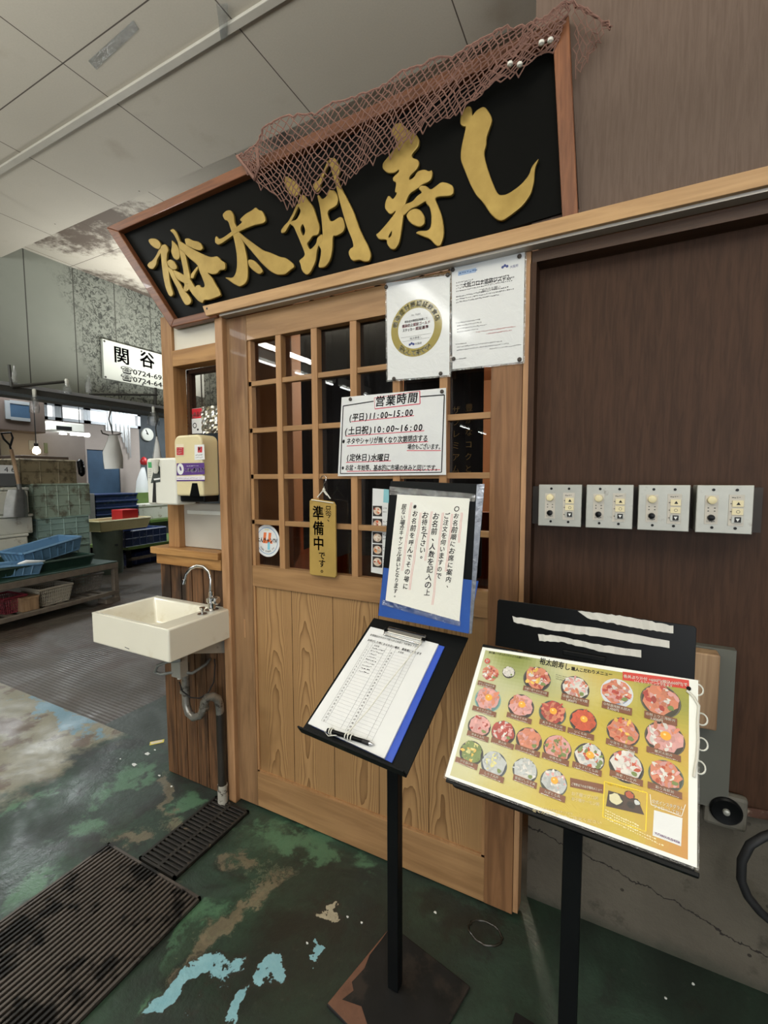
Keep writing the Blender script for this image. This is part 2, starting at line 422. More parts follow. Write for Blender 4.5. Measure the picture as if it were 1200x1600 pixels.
def scrib(mb, x, y, w, h, col, lay=.0005, rot=0.0):
    """a line of print too small to read: broken short marks"""
    ca, sa = math.cos(rot), math.sin(rot); p = 0
    while p < w:
        l = h * R.uniform(.5, .95)
        for k in range(2):
            q0 = R.uniform(0, .5) * h; hh = h * R.uniform(.15, .3)
            pts = [(p, q0), (p + l, q0), (p + l, q0 + hh), (p, q0 + hh)]
            mb.add([(x + a * ca - b * sa, y + a * sa + b * ca, lay) for a, b in pts], [(0, 1, 2, 3)], col)
        p += h * 1.08
def rect(mb, x0, y0, x1, y1, col, lay=.0003):
    mb.add([(x0, y0, lay), (x1, y0, lay), (x1, y1, lay), (x0, y1, lay)], [(0, 1, 2, 3)], col)
def quad(mb, pts, col, lay=.0003):
    mb.add([(p[0], p[1], lay) for p in pts], [tuple(range(len(pts)))], col)
def line(mb, pts, w_, col, lay=.0004, jit=0.0):
    for a, b in zip(pts, pts[1:]):
        d = Vector((b[0] - a[0], b[1] - a[1])); L = d.length
        if L < 1e-7: continue
        n_ = Vector((-d.y, d.x)) / L * w_ / 2
        mb.add([(a[0] + n_.x, a[1] + n_.y, lay), (a[0] - n_.x, a[1] - n_.y, lay), (b[0] - n_.x, b[1] - n_.y, lay), (b[0] + n_.x, b[1] + n_.y, lay)], [(0, 1, 2, 3)], col)
def disc(mb, cx, cy, rx, ry, col, lay=.0004, n=24, jag=0.0, rot=0.0):
    ca, sa = math.cos(rot), math.sin(rot); pts = []
    for k in range(n):
        a = 2 * PI * k / n; j = 1 + R.uniform(-jag, jag)
        p, q = rx * math.cos(a) * j, ry * math.sin(a) * j
        pts.append((cx + p * ca - q * sa, cy + p * sa + q * ca, lay))
    mb.add([(cx, cy, lay)] + pts, [(0, 1 + k, 1 + (k + 1) % n) for k in range(n)], col)
def ring(mb, cx, cy, r1, r2, col, lay=.0004, n=48):
    vs = []
    for k in range(n):
        a = 2 * PI * k / n; vs += [(cx + r1 * math.cos(a), cy + r1 * math.sin(a), lay), (cx + r2 * math.cos(a), cy + r2 * math.sin(a), lay)]
    mb.add(vs, [(2 * k, 2 * k + 1, (2 * k + 3) % (2 * n), (2 * k + 2) % (2 * n)) for k in range(n)], col)

INK = lin((24, 24, 26)); REDI = lin((196, 60, 78)); WHITE = lin((222, 224, 224)); BLUEI = lin((40, 60, 130))

# ================================================================== SETTING
# ---- floor
def floor_mat():
    t = NT('worn_market_floor'); P = t.pos; x, y, z = t.sep(P)
    n1 = t.noise(P, 2.2, 6, .62, .6); n2 = t.noise(P, 7, 6, .65, .4); n3 = t.noise(P, 26, 5, .7); nl = t.noise(P, .9, 4, .6, .8)
    warp = t.noise(P, 5, 5, .65)
    green = t.mix(t.ramp(n1, .36, .62), lin((34, 42, 37)), lin((46, 66, 53)))
    green = t.mix(t.ramp(n2, .5, .68), green, lin((38, 52, 43)))
    green = t.mix(t.ramp(nl, .55, .66), green, lin((60, 84, 68)))
    green = t.mix(t.ramp(n2, .56, .74), green, lin((38, 40, 36)))
    green = t.mix(t.m('MULTIPLY', t.ramp(n3, .6, .75), .35), green, lin((96, 98, 84)))
    green = t.mix(t.m('MULTIPLY', t.ramp(t.noise(P, 60, 4, .7), .45, .7), .35), green, lin((26, 30, 27)))
    wx_ = t.m('ADD', x, t.m('MULTIPLY', t.m('SUBTRACT', t.noise(P, 5.5, 5, .6), .5), .34)); wy_ = t.m('ADD', y, t.m('MULTIPLY', t.m('SUBTRACT', t.noise(t.map(P, (1, 1, 1), (7.3, 2.1, 0)), 5.5, 5, .6), .5), .34))
    nb_ = t.noise(P, 11, 8, .72, .3); nc_ = t.noise(P, 4.5, 4, .6, .5)
    jag = t.m('ADD', t.m('MULTIPLY', nb_, .6), t.m('MULTIPLY', nc_, .4))
    def bd(a, b_, ry, nz=1.0):
        """ragged distance to an elongated patch lying between two floor points"""
        a, b_ = (pZ(*a) if a[0] > 5 else Vector((*a, 0))), (pZ(*b_) if b_[0] > 5 else Vector((*b_, 0)))
        cx, cy = (a.x + b_.x) / 2, (a.y + b_.y) / 2; L = max(.01, (b_ - a).length / 2); c, s_ = (b_.x - a.x) / 2 / L, (b_.y - a.y) / 2 / L
        dx = t.m('SUBTRACT', wx_, cx); dy = t.m('SUBTRACT', wy_, cy)
        u = t.m('DIVIDE', t.m('ADD', t.m('MULTIPLY', dx, c), t.m('MULTIPLY', dy, s_)), L * 1.15)
        v = t.m('DIVIDE', t.m('SUBTRACT', t.m('MULTIPLY', dy, c), t.m('MULTIPLY', dx, s_)), ry)
        d = t.m('SQRT', t.m('ADD', t.m('MULTIPLY', u, u), t.m('MULTIPLY', v, v)))
        return t.m('ADD', d, t.m('MULTIPLY', t.m('SUBTRACT', jag, .5), nz * 8.0))
    def blob(a, b_, ry, nz=1.0, e=.22): return t.m('SUBTRACT', 1, t.ramp(bd(a, b_, ry, nz), 1 - e, 1 + e))
    for a, b_, r_ in (((20, 1420), (100, 1350), .05), ((150, 1245), (235, 1195), .05), ((120, 1290), (190, 1300), .05), ((20, 1275), (70, 1240), .05), ((330, 1420), (300, 1480), .03), ((430, 1300), (520, 1330), .05), ((260, 1540), (240, 1590), .03), ((300, 1240), (275, 1280), .03)):
        green = t.mix(t.m('MULTIPLY', blob(a, b_, r_, 1.1, .5), .62), green, lin((88, 128, 98)))
    for a, b_, r_ in (((100, 1330), (200, 1310), .06), ((20, 1440), (80, 1400), .05), ((285, 1215), (345, 1215), .05), ((340, 1350), (420, 1370), .04), ((280, 1530), (340, 1440), .04), ((420, 1450), (560, 1440), .08), ((640, 1420), (760, 1430), .05), ((120, 1180), (250, 1150), .05), ((190, 1290), (300, 1220), .035)):
        green = t.mix(t.m('MULTIPLY', blob(a, b_, r_, 1.1, .5), .75), green, lin((32, 33, 29)))
    for a, b_, r_ in (((345, 1345), (430, 1360), .022), ((425, 1365), (375, 1425), .022), ((385, 1400), (330, 1470), .030), ((330, 1470), (285, 1530), .022), ((262, 1225), (270, 1290), .02), ((180, 1310), (240, 1300), .022)):
        d = bd(a, b_, r_, .9)
        green = t.mix(t.m('MULTIPLY', t.m('SUBTRACT', 1, t.ramp(d, .7, 1.2)), .7), green, t.mix(n3, lin((84, 74, 58)), lin((136, 126, 104))))
        rim = t.m('SUBTRACT', 1, t.ramp(t.m('ABSOLUTE', t.m('SUBTRACT', d, 1.25)), .0, .1))
        green = t.mix(t.m('MULTIPLY', rim, .3), green, lin((126, 132, 106)))
    blue = t.mix(n3, lin((104, 156, 172)), lin((150, 192, 200)))
    for a, b_, r_, nz_ in (((338, 1500), (245, 1592), .042, .4), ((335, 1592), (385, 1545), .030, .4), ((385, 1515), (450, 1540), .032, .4), ((480, 1488), (503, 1502), .016, .25)):
        d = bd(a, b_, r_, nz_)
        rim = t.m('SUBTRACT', 1, t.ramp(d, 1.15, 1.35)); green = t.mix(t.m('MULTIPLY', rim, .7), green, lin((44, 44, 38)))
        green = t.mix(t.m('SUBTRACT', 1, t.ramp(d, .95, 1.05)), green, blue)
    d = bd((508, 1418), (545, 1420), .018, .4); green = t.mix(t.m('SUBTRACT', 1, t.ramp(d, 1.2, 1.5)), green, lin((40, 40, 35))); green = t.mix(t.m('SUBTRACT', 1, t.ramp(d, .8, .95)), green, t.mix(n3, lin((120, 112, 92)), lin((196, 188, 166))))
    # pale bare concrete on the left
    edge = t.m('ADD', x, t.m('MULTIPLY', t.m('SUBTRACT', warp, .5), .5))
    edge = t.m('ADD', edge, t.m('MULTIPLY', y, .12))
    bmask = t.m('SUBTRACT', 1, t.ramp(edge, -2.32, -2.2))
    beige = t.mix(n2, lin((92, 90, 76)), lin((148, 142, 120)))
    beige = t.mix(t.ramp(t.noise(P, 4, 5, .6), .55, .62), beige, lin((98, 84, 72)))
    beige = t.mix(blob((45, 1092), (135, 1135), .06, .7), beige, lin((104, 134, 148)))
    beige = t.mix(t.m('MULTIPLY', blob((55, 1165), (115, 1140), .05, .6), .8), beige, lin((92, 80, 68)))
    beige = t.mix(t.m('MULTIPLY', t.ramp(n3, .58, .72), .4), beige, lin((84, 84, 74)))
    col = t.mix(bmask, green, beige)
    # ribbed brown-grey slab of the passage behind
    rx = t.m('LESS_THAN', x, -2.43); ry = t.m('GREATER_THAN', y, .098); rib = t.m('MULTIPLY', rx, ry)
    far = t.mix(t.noise(t.map(P, (1, 3, 1)), 1.4, 6, .62), lin((44, 39, 34)), lin((86, 77, 67)))
    far = t.mix(t.ramp(t.noise(P, 1.1, 5), .5, .62), far, lin((70, 58, 50)))
    farg = t.m('MULTIPLY', t.m('SUBTRACT', 1, rx), ry)
    col = t.mix(farg, col, t.mix(n1, lin((38, 44, 40)), lin((54, 64, 56))))
    col = t.mix(rib, col, far)
    ribw = t.m('SINE', t.m('MULTIPLY', y, 2 * PI / .024))
    wet = t.ramp(t.noise(P, 1.6, 5, .6, .5), .38, .6)
    rough = t.m('ADD', .3, t.m('MULTIPLY', wet, .38))
    h = t.m('ADD', t.m('MULTIPLY', n2, 1.0), t.m('MULTIPLY', t.m('MULTIPLY', ribw, rib), .16))
    h = t.m('ADD', h, t.m('MULTIPLY', n3, .35))
    t.bump(h, .35, .012)
    return t.done(col, rough)
fl = MB(); fl.box(-9, 6, -8, 9, -.1, 0)
# pits under the grates are shown by dark beds just above the slab
struct(fl.obj('floor', floor_mat()))

# ---- ceiling
def ceil_mat(name, seam_x0, seam_y, mold=0.0):
    t = NT(name); P = t.pos; x, y, z = t.sep(P)
    base = t.mix(t.noise(P, 1.2, 5, .6), lin((172, 166, 152)), lin((190, 184, 170)))
    base = t.mix(t.m('MULTIPLY', t.ramp(t.noise(P, 2.4, 4), .58, .75), .4), base, lin((140, 126, 106)))
    base = t.mix(t.m('MULTIPLY', t.noise(P, 120, 2), .25), base, lin((130, 124, 112)))
    q = t.m('FRACT', t.m('DIVIDE', t.m('SUBTRACT', x, seam_x0), .912)); dx = t.m('MINIMUM', q, t.m('SUBTRACT', 1, q))
    sx = t.m('LESS_THAN', dx, .0032)
    sy = t.m('LESS_THAN', t.m('ABSOLUTE', t.m('SUBTRACT', y, seam_y)), .003)
    seam = t.m('MAXIMUM', sx, sy)
    vo = t.n('TexVoronoi', {'Vector': P, 'Scale': 4.2}); nail = t.m('LESS_THAN', vo.outputs['Distance'], .025)
    col = t.mix(nail, base, lin((96, 88, 76)))
    if mold:
        mm = t.ramp(t.m('ADD', t.noise(P, 1.1, 3), t.m('MULTIPLY', t.noise(P, 14, 6, .75), .35)), .72, .86)
        col = t.mix(t.m('MULTIPLY', mm, mold), col, lin((78, 66, 56)))
    col = t.mix(seam, col, lin((74, 66, 58)))
    t.bump(seam, -.4, .004)
    return t.done(col, .75)
struct(MB().box(-9, 6, -6.4, .98, 3.4, 3.56).obj('ceiling', ceil_mat('ceiling_boards', -1.617, .12)))
struct(MB().box(-5.2, 6, .98, 9, 3.56, 3.7).obj('ceiling', ceil_mat('mouldy_ceiling_boards', -1.5, 1.594, .95)))
struct(MB().box(-9, -5.3, .98, 9, 3.0, 3.1).obj('ceiling', M_DARKWALL))
# cover strip across the boards
struct(MB().box(-5.2, 6, .345, .385, 3.385, 3.4).obj('trim_1', plain('ceiling_cover_strip', (176, 172, 160), .5), bevel=.003))
# clear tape patches left on the ceiling boards
tp = MB()
def onceil(px, py): p = pZ(px, py, 3.398); return (p.x, p.y)
q = [onceil(*p) for p in ((138, 95), (208, 32), (217, 45), (150, 108))]
tp.prism([(a[0], a[1]) for a in q], 3.396, 3.399)
tag(tp.obj('tape_patch', M_CLEAR), 'crinkled clear tape patch stuck to the ceiling board, upper left', 'tape')
tp = MB(); q = [onceil(*p) for p in ((338, 0), (356, 0), (355, 52), (345, 58))]
tp.prism(q, 3.380, 3.384)
tag(tp.obj('tape_strip', M_CLEAR), 'clear tape strip hanging across the ceiling cover strip at top', 'tape')

# ---- far left wall above the passage (light green-grey panels with mould)
def farwall_mat():
    t = NT('mouldy_panel_wall'); P = t.pos; x, y, z = t.sep(P)
    base = t.mix(t.noise(P, 1.2, 4), lin((116, 120, 110)), lin((138, 141, 130)))
    q = t.m('FRACT', t.m('DIVIDE', t.m('SUBTRACT', y, 1.164), .447)); dd = t.m('MINIMUM', q, t.m('SUBTRACT', 1, q))
    seam = t.m('LESS_THAN', dd, .012)
    big = t.ramp(t.m('ADD', t.noise(P, 1.7, 3), t.m('MULTIPLY', t.ramp(y, 1.4, 1.9), .35)), .56, .78)
    fine = t.ramp(t.noise(P, 19, 6, .8, 1.2), .48, .56)
    col = t.mix(t.m('MULTIPLY', t.m('MULTIPLY', big, fine), .9), base, lin((46, 48, 44)))
    col = t.mix(seam, col, lin((66, 66, 60)))
    return t.done(col, .8)
struct(MB().box(-5.3, -5.2, .2, 9, 2.2, 3.6).obj('wall_west', farwall_mat()))
struct(MB().box(-5.32, -5.14, .2, 9, 2.12, 2.2).obj('trim_2', M_DARKWALL))
# ---- wall at the far end of the hall beyond, with a row of windows
XF = -8.5
wy0 = pX(68, 640, XF).y; wy1 = pX(216, 650, XF).y
zt = pX(110, 633, XF).z; zb = pX(110, 659, XF).z
wf = MB(); wf.box(XF - .1, XF, -1, wy0, 0, 3.1); wf.box(XF - .1, XF, wy0, wy1, 0, zb); wf.box(XF - .1, XF, wy0, wy1, zt, 3.1)
struct(wf.obj('wall_back_hall', M_BEIGEWALL))
struct(MB().box(XF - .1, XF, wy1, 9, 0, 3.1).obj('wall_back_hall_dark', M_DARKWALL))
struct(MB().box(-9, 6, 8.9, 9, 0, 3.6).obj('wall_north', M_DARKWALL))
wn = 0
for a, b in ((71, 87), (95, 131), (139, 171), (178, 214)):
    wn += 1
    y0, y1 = pX(a - 4, 645, XF).y, pX(b + 4, 650, XF).y
    fr = MB()
    fr.box(XF - .06, XF + .02, y0, y0 + .06, zb, zt); fr.box(XF - .06, XF + .02, y1 - .06, y1, zb, zt)
    fr.box(XF - .06, XF + .02, y0, y1, zt - .05, zt); fr.box(XF - .06, XF + .02, y0, y1, zb, zb + .05)
    o = struct(fr.obj('window_%d' % wn, M_PIPE))
    MB().box(XF - .05, XF - .045, y0 + .05, y1 - .05, zb + .04, zt - .04).obj('pane', M_GLASS, o)

# the rest of the hall behind the camera, dark, with its long row of fluorescents
struct(MB().box(-12, -9, -20, -.5, 0, .02).box(-12, -1.2, -20, -8, -.1, 0).obj('floor', plain('dark_hall_floor', (62, 60, 56), .5, var=.3, scale=1)))
struct(MB().box(-12, -1.2, -20, -6.4, 3.4, 3.5).box(-12, -9, -6.4, .2, 3.4, 3.5).obj('ceiling', M_PIPED))
struct(MB().box(-12.1, -12, -20, .3, 0, 3.5).obj('wall_far_hall', plain('dim_hall_wall', (160, 150, 138), .8, var=.4, scale=1.2)))
struct(MB().box(-12, -5.3, .2, .3, 0, 3.5).obj('wall_hall_side', M_DARKWALL))
struct(MB().box(-12, -1.2, -20.1, -20, 0, 3.5).obj('wall_south', M_PIPED))
struct(MB().box(-1.3, -1.2, -20, -8, 0, 3.5).obj('wall_hall_right', M_PIPED))
for k, yy in enumerate((-4.4, -5.9, -7.4, -9.2, -11.0, -13.0, -15.5, -18)):
    fx = thing('fluorescent_fixture', (-5.2, yy, 3.3), 'white strip light of the hall row reflected in the door glass', 'lamp', 'strip lights in a row along the hall behind')
    MB().box(-5.26, -5.14, yy - .62, yy + .62, 3.26, 3.4).obj('housing', M_WHITEP, fx)
    MB().tube([(-5.2, yy - .6, 3.22), (-5.2, yy + .6, 3.22)], .018, 8).obj('tube', M_TUBE, fx)

struct(MB().box(6, 6.1, -8, 9, 0, 3.5).obj('wall_east', plain('hall_side_wall', (150, 146, 138), .8)))
struct(MB().box(-1.2, 6, -8.1, -8, 2.9, 3.5).box(-1.2, -.8, -8.1, -8, 0, 2.9).obj('wall_front_market', plain('hall_front_wall', (150, 146, 138), .8)))
struct(MB().box(-1.2, 6, -8, -6.4, 3.4, 3.5).obj('ceiling', plain('ceiling_front', (160, 156, 146), .8)))
# ---- right part: brown wall above the lintel, recessed brown wall, header, plinth
struct(MB().box(-.225, 2.6, .0, .12, 1.99, 3.4).obj('wall_front_upper', M_BROWNU))
def lower_wall():
    return MB().box(-.226, 2.6, .055, .12, .50, 1.93)
struct(lower_wall().obj('wall_front', M_BROWN))
struct(MB().box(-.222, 2.6, .0, .055, 1.905, 1.934).obj('trim_3', M_BROWNX))
struct(MB().box(-.226, -.21, .0, .056, .52, 1.905).obj('trim_4', M_BROWN))
def conc_mat():
    t = NT('stained_shaded_concrete'); P = t.pos; x, y, z = t.sep(P)
    c = t.mix(t.noise(P, 3, 6, .65), lin((68, 63, 54)), lin((112, 105, 92)))  # tones lowered to put the shadow on the plinth into its colour
    c = t.mix(t.ramp(t.noise(P, 9, 6, .7), .56, .7), c, lin((70, 66, 56)))
    vo = t.n('TexVoronoi', {'Vector': P, 'Scale': 26}); pit = t.m('LESS_THAN', vo.outputs['Distance'], .13)
    pit = t.m('MULTIPLY', pit, t.ramp(t.noise(P, 5, 3), .5, .6))
    c = t.mix(pit, c, lin((44, 38, 32)))
    # one long hairline crack
    cl = t.m('ABSOLUTE', t.m('SUBTRACT', t.m('ADD', z, t.m('MULTIPLY', t.noise(P, 7, 5, .7), .09)), t.m('ADD', .235, t.m('MULTIPLY', x, -.22))))
    c = t.mix(t.m('LESS_THAN', cl, .0022), c, lin((36, 30, 26)))
    low = t.m('MULTIPLY', t.m('SUBTRACT', 1, t.ramp(t.m('ADD', z, t.m('MULTIPLY', t.noise(P, 9, 5), .1)), .03, .11)), .75)
    c = t.mix(low, c, lin((44, 50, 40)))
    t.bump(t.m('ADD', t.noise(P, 14, 6, .7), t.m('MULTIPLY', pit, -1)), .5, .01)
    return t.done(c, .85)
struct(MB().box(-.215, 2.6, .095, .3, 0, .5).obj('wall_plinth', conc_mat()))

# ================================================================== STALL SHELL
# inner partition, back wall, roof of the shop
pw = MB().box(-1.40, -1.375, .09, 2.9, 1.12, 2.2)
struct(pw.obj('wall_inner_left', M_TAN))
struct(MB().box(-1.40, -1.36, .09, 2.9, 0, 1.12).obj('wall_inner_wainscot', M_REDWOOD))
struct(MB().box(-1.40, 2.6, 2.8, 2.9, 0, 2.2).obj('wall_inner_back', M_TAN))
struct(MB().box(-1.40, 2.6, .13, 2.9, 2.2, 2.26).obj('ceiling_shop', M_TAN))
struct(MB().box(.9, 1.0, .3, 2.9, 0, 2.2).obj('wall_inner_right', M_TAN))
l = bpy.data.lights.new('shop_lamp_light', 'POINT'); l.energy = 34; l.color = (1, .88, .72); l.shadow_soft_size = .06
lo = bpy.data.objects.new('shop_lamp_light', l); COL.objects.link(lo); lo.location = (-.75, 1.3, 1.98)
sl = thing('pendant_lamp', (-.75, 1.3, 2.2), 'warm pendant bulb hanging inside the shop behind the lattice door', 'lamp')
MB().bar((-.75, 1.3, 2.2), (-.75, 1.3, 2.12), .006, 6).obj('cord', M_DARK, sl)
MB().lathe([(.012, .05), (.05, .02), (.06, 0), (.055, 0), (.01, .04)], (-.75, 1.3, 2.07), 20).obj('lamp_shade', M_CREAM, sl, smooth=40)

# left bay of the shop front: corner post, rail, white band, glass
struct(MB().box(-1.722, -1.655, 0, .065, 1.035, 2.0).obj('trim_6', M_POST, bevel=.002))
struct(MB().box(-1.655, -1.39, .012, .05, 1.857, 1.965).obj('wall_band', M_WHITEBOARD))
struct(MB().box(-1.655, -1.39, .0, .065, 1.792, 1.857).obj('trim_7', M_CNT, bevel=.002))
struct(MB().box(-1.722, -1.655, .95, 1.01, 0.96, 2.2).obj('trim_8', M_POST))
wo = struct(MB().box(-1.655, -1.64, .065, .1, 1.035, 1.792).box(-1.655, -1.39, .065, .1, 1.775, 1.792).obj('window_5', M_BROWNX))
MB().box(-1.64, -1.392, .08, .084, 1.035, 1.776).obj('pane', M_GLASS, wo)
# low siding wall under the counter
struct(MB().box(-1.775, -1.388, .0, 1.0, 0, .962).obj('wall_low', M_SIDING))
sd = MB()
x = -1.775
while x < -1.40:
    sd.box(x + .002, min(x + .062, -1.389), -.006, .0, 0.004, .96); x += .066
struct(sd.obj('trim_9', M_SIDING))

# counter
ct = thing('counter', (-1.6, .02, .96), 'pale timber counter slab on the low siding wall above the wash basin', 'counter')
MB().box(-1.80, -1.392, -.035, .2, 1.006, 1.035).obj('top_slab', M_CNT, ct, bevel=.003)
MB().box(-1.778, -1.392, -.022, .2, .962, 1.006).obj('apron', M_CNT, ct, bevel=.002)

# left door jamb, right door jamb
struct(MB().box(-1.388, -1.349, -.02, .1, 0, 1.964).obj('trim_10', M_JAMB, bevel=.003))
struct(MB().box(-.241, -.225, .001, .05, 0.02, 1.945).obj('trim_11', M_JAMB, bevel=.002))

# lintel with track
lt = thing('lintel_beam', (0, -.01, 1.95), 'long pale timber lintel running over the lattice door and right wall', 'beam')
a, b, c_ = pY(316, 477, -.045), pY(322, 493, -.045), pY(1200, 262, -.045)
zb_ = 1.943; zt_ = 1.982
MB().add([(-1.421, -.045, zt_), (-1.403, -.045, zb_), (2.6, -.045, zb_), (2.6, -.045, zt_), (-1.421, -.002, zt_), (-1.403, -.002, zb_), (2.6, -.002, zb_), (2.6, -.002, zt_)],
         [(0, 1, 2, 3), (4, 7, 6, 5), (0, 3, 7, 4), (1, 5, 6, 2), (0, 4, 5, 1), (3, 2, 6, 7)]).obj('beam', M_LINTEL, lt, bevel=.0015)
MB().box(-1.345, 2.6, -.034, -.002, 1.9355, 1.9428).obj('track', M_ALU, lt)
kn = pY(323, 482, -.046)
MB().lathe([(.004, 0), (.004, .001)], (kn.x, -.045, kn.z), 10, 'y').obj('nail', M_DARK, lt)

# ---- sliding door
dr = thing('sliding_door', (-.79, .015, 0), 'wide wooden sliding door with latticed glass above and cedar panels below', 'door')
Z0 = .012; ZT = 1.934; XL = -1.347; XR = -.242; XI = -1.2475; XJ = -.3285
MB().box(XL, XI, 0, .035, Z0, ZT).obj('stile', M_STILE, dr, bevel=.0015)
MB().box(XJ, XR, 0, .035, Z0, ZT).obj('stile', M_STILE_D, dr, bevel=.0015)
MB().box(XI, XJ, 0.001, .034, 1.842, ZT).obj('rail', M_RAILX, dr, bevel=.0015)
MB().box(XI, XJ, 0.001, .034, .913, .994).obj('rail', M_RAILX, dr, bevel=.0015)
MB().box(XI, XJ, 0.001, .034, Z0, .157).obj('rail', M_RAILX, dr, bevel=.0015)
MB().box(XI, XJ, .010, .026, .157, .913).obj('panel', M_PANEL, dr)
MB().box(XI, XI + .014, .006, .03, .994, 1.842).box(XI, XI + .010, .004, .012, .157, .913).box(XJ - .010, XJ, .004, .012, .157, .913).box(XI, XJ, .004, .012, .157, .164).obj('beading', M_MUNT, dr)
for i in range(5):
    xc = -1.099 + i * .1568
    MB().box(xc - .0125, xc + .0125, .002, .030, .994, 1.842).obj('muntin', M_MUNT, dr, bevel=.001)
for j in range(4):
    zc = 1.683 - j * .1735
    MB().box(XI, XJ, .006, .026, zc - .009, zc + .009).obj('crossbar', M_RAILX, dr, bevel=.001)
MB().box(XI, XJ, .027, .0295, .994, 1.842).obj('glass', M_GLASS, dr)
# recessed finger pull on the left stile
MB().box(-1.297, -1.289, -.0008, .003, .70, .775).obj('finger_pull', M_JAMB, dr)

# black cloths and red wood seen through the door
def shirt(x0, x1, z0, z1, y, label, txt=None):
    b = MB(); n = 10
    vs = []; cols = n + 1
    for k in range(2):
        for i in range(cols):
            u_ = i / n; xx = x0 + (x1 - x0) * u_; yy = y + .018 * math.sin(u_ * 15 + x0 * 9) + (.006 if k else 0)
            top = 2.14 - .012 * abs(u_ - .5)
            bot = z0 + .02 * math.sin(u_ * 7)
            vs += [(xx, yy, bot), (xx, yy, top)]
    fs = []
    for i in range(n):
        fs.append((2 * i, 2 * i + 2, 2 * i + 3, 2 * i + 1)); q = 2 * cols
        fs.append((q + 2 * i, q + 2 * i + 1, q + 2 * i + 3, q + 2 * i + 2))
        fs.append((2 * i, q + 2 * i, q + 2 * i + 2, 2 * i + 2)); fs.append((2 * i + 1, 2 * i + 3, q + 2 * i + 3, q + 2 * i + 1))
    b.add(vs, fs)
    o = tag(b.obj('hanging_cloth', M_CLOTH, smooth=60), label, 'cloth', 'black cloths hanging behind the lattice door')
    return o
def cl_(x0, x1, y0, y1, y, label):
    a, c = pY(x0, y0, y), pY(x1, y1, y); return shirt(a.x, c.x, c.z, a.z, y, label)
cl_(467, 549, 500, 866, .45, 'black cloth hanging inside behind the third lattice column beside the tan wall')
cl_(551, 630, 488, 880, .45, 'black cloth hanging inside behind the panes left of the opening-hours notice')
cl_(633, 703, 480, 880, .45, 'black cloth hanging inside, hidden mostly by the opening-hours notice')
o = cl_(698, 752, 470, 905, .36, 'black cloth with faint gold characters hanging inside at the door\'s right')
tag(MB().tube([(-1.375, .45, 2.13), (.9, .45, 2.13)], .012, 8).tube([(-1.375, .36, 2.13), (.9, .36, 2.13)], .010, 8).obj('hanging_rod', M_STEEL), 'steel rods behind the door top from which the black cloths hang', 'rod')
b = MB(wallframe(.34)); g = lin((140, 118, 74))
q0 = pY(713, 640, .34); q1 = pY(716, 742, .34); q2 = pY(733, 636, .34)
vert(b, 'ザプレミアム', q0.x, q0.z + .02, q1.z, .032, g, wob=.03)
vert(b, '豊かなコクと', q2.x, q2.z + .02, q1.z, .03, g, wob=.03)
b.obj('lettering', M_PRINT, o)
wb = MB().box(-1.36, -.5, .9, .94, .3, 1.16)
tag(wb.obj('bench_back', M_REDWOOD, bevel=.004), 'red-brown timber bench back seen low through the lattice door', 'bench')

# ================================================================== SIGN
YS = -.016
sg = thing('shop_sign', (-1.1, 0, 2.0), 'large black shop sign with gold brush characters in a brown timber frame', 'sign')
def sP(px, py, y=YS): p = pY(px, py, y); return (p.x, p.z)
TL, BL, BR, TR = sP(167, 356), sP(268, 511), sP(904, 322), sP(889, 28)
def extrude_poly(pts, y0, y1, name, mat, par, bevel=0):
    return MB(frame((0, 0, 0), (1, 0, 0), (0, 0, 1))).prism(pts, -y1, -y0).obj(name, mat, par, bevel=bevel)
extrude_poly([BL, BR, TR, TL], -.008, .012, 'board', M_BLACKBOARD, sg)
def framebar(a, b, ia, ib, name, mat):
    extrude_poly([a, b, ib, ia], -.034, -.002, name, mat, sg, .003)
iTL, iBL, iBR, iTR = sP(186, 362, -.03), sP(273, 499, -.03), sP(879, 335, -.03), sP(864, 60, -.03)
oTL, oBL, oBR, oTR = sP(167, 356, -.03), sP(268, 512, -.03), sP(904, 322, -.03), sP(889, 24, -.03)
iTRb = (iTR[0], iTL[1] + (iTR[0] - iTL[0]) * (oTR[1] - oTL[1]) / (oTR[0] - oTL[0]))
framebar(oTL, oTR, iTL, iTRb, 'frame_rail', M_FRAME)
framebar(oBL, oTL, iBL, iTL, 'frame_rail', M_FRAME)
framebar(oBL, (-1.36, oBL[1]), iBL, (-1.36, iBL[1]), 'frame_rail', M_FRAME)
framebar((oTR[0], oTR[1]), (oBR[0], 1.98), iTRb, (iBR[0], 1.98), 'frame_rail', M_FRAMEZ)

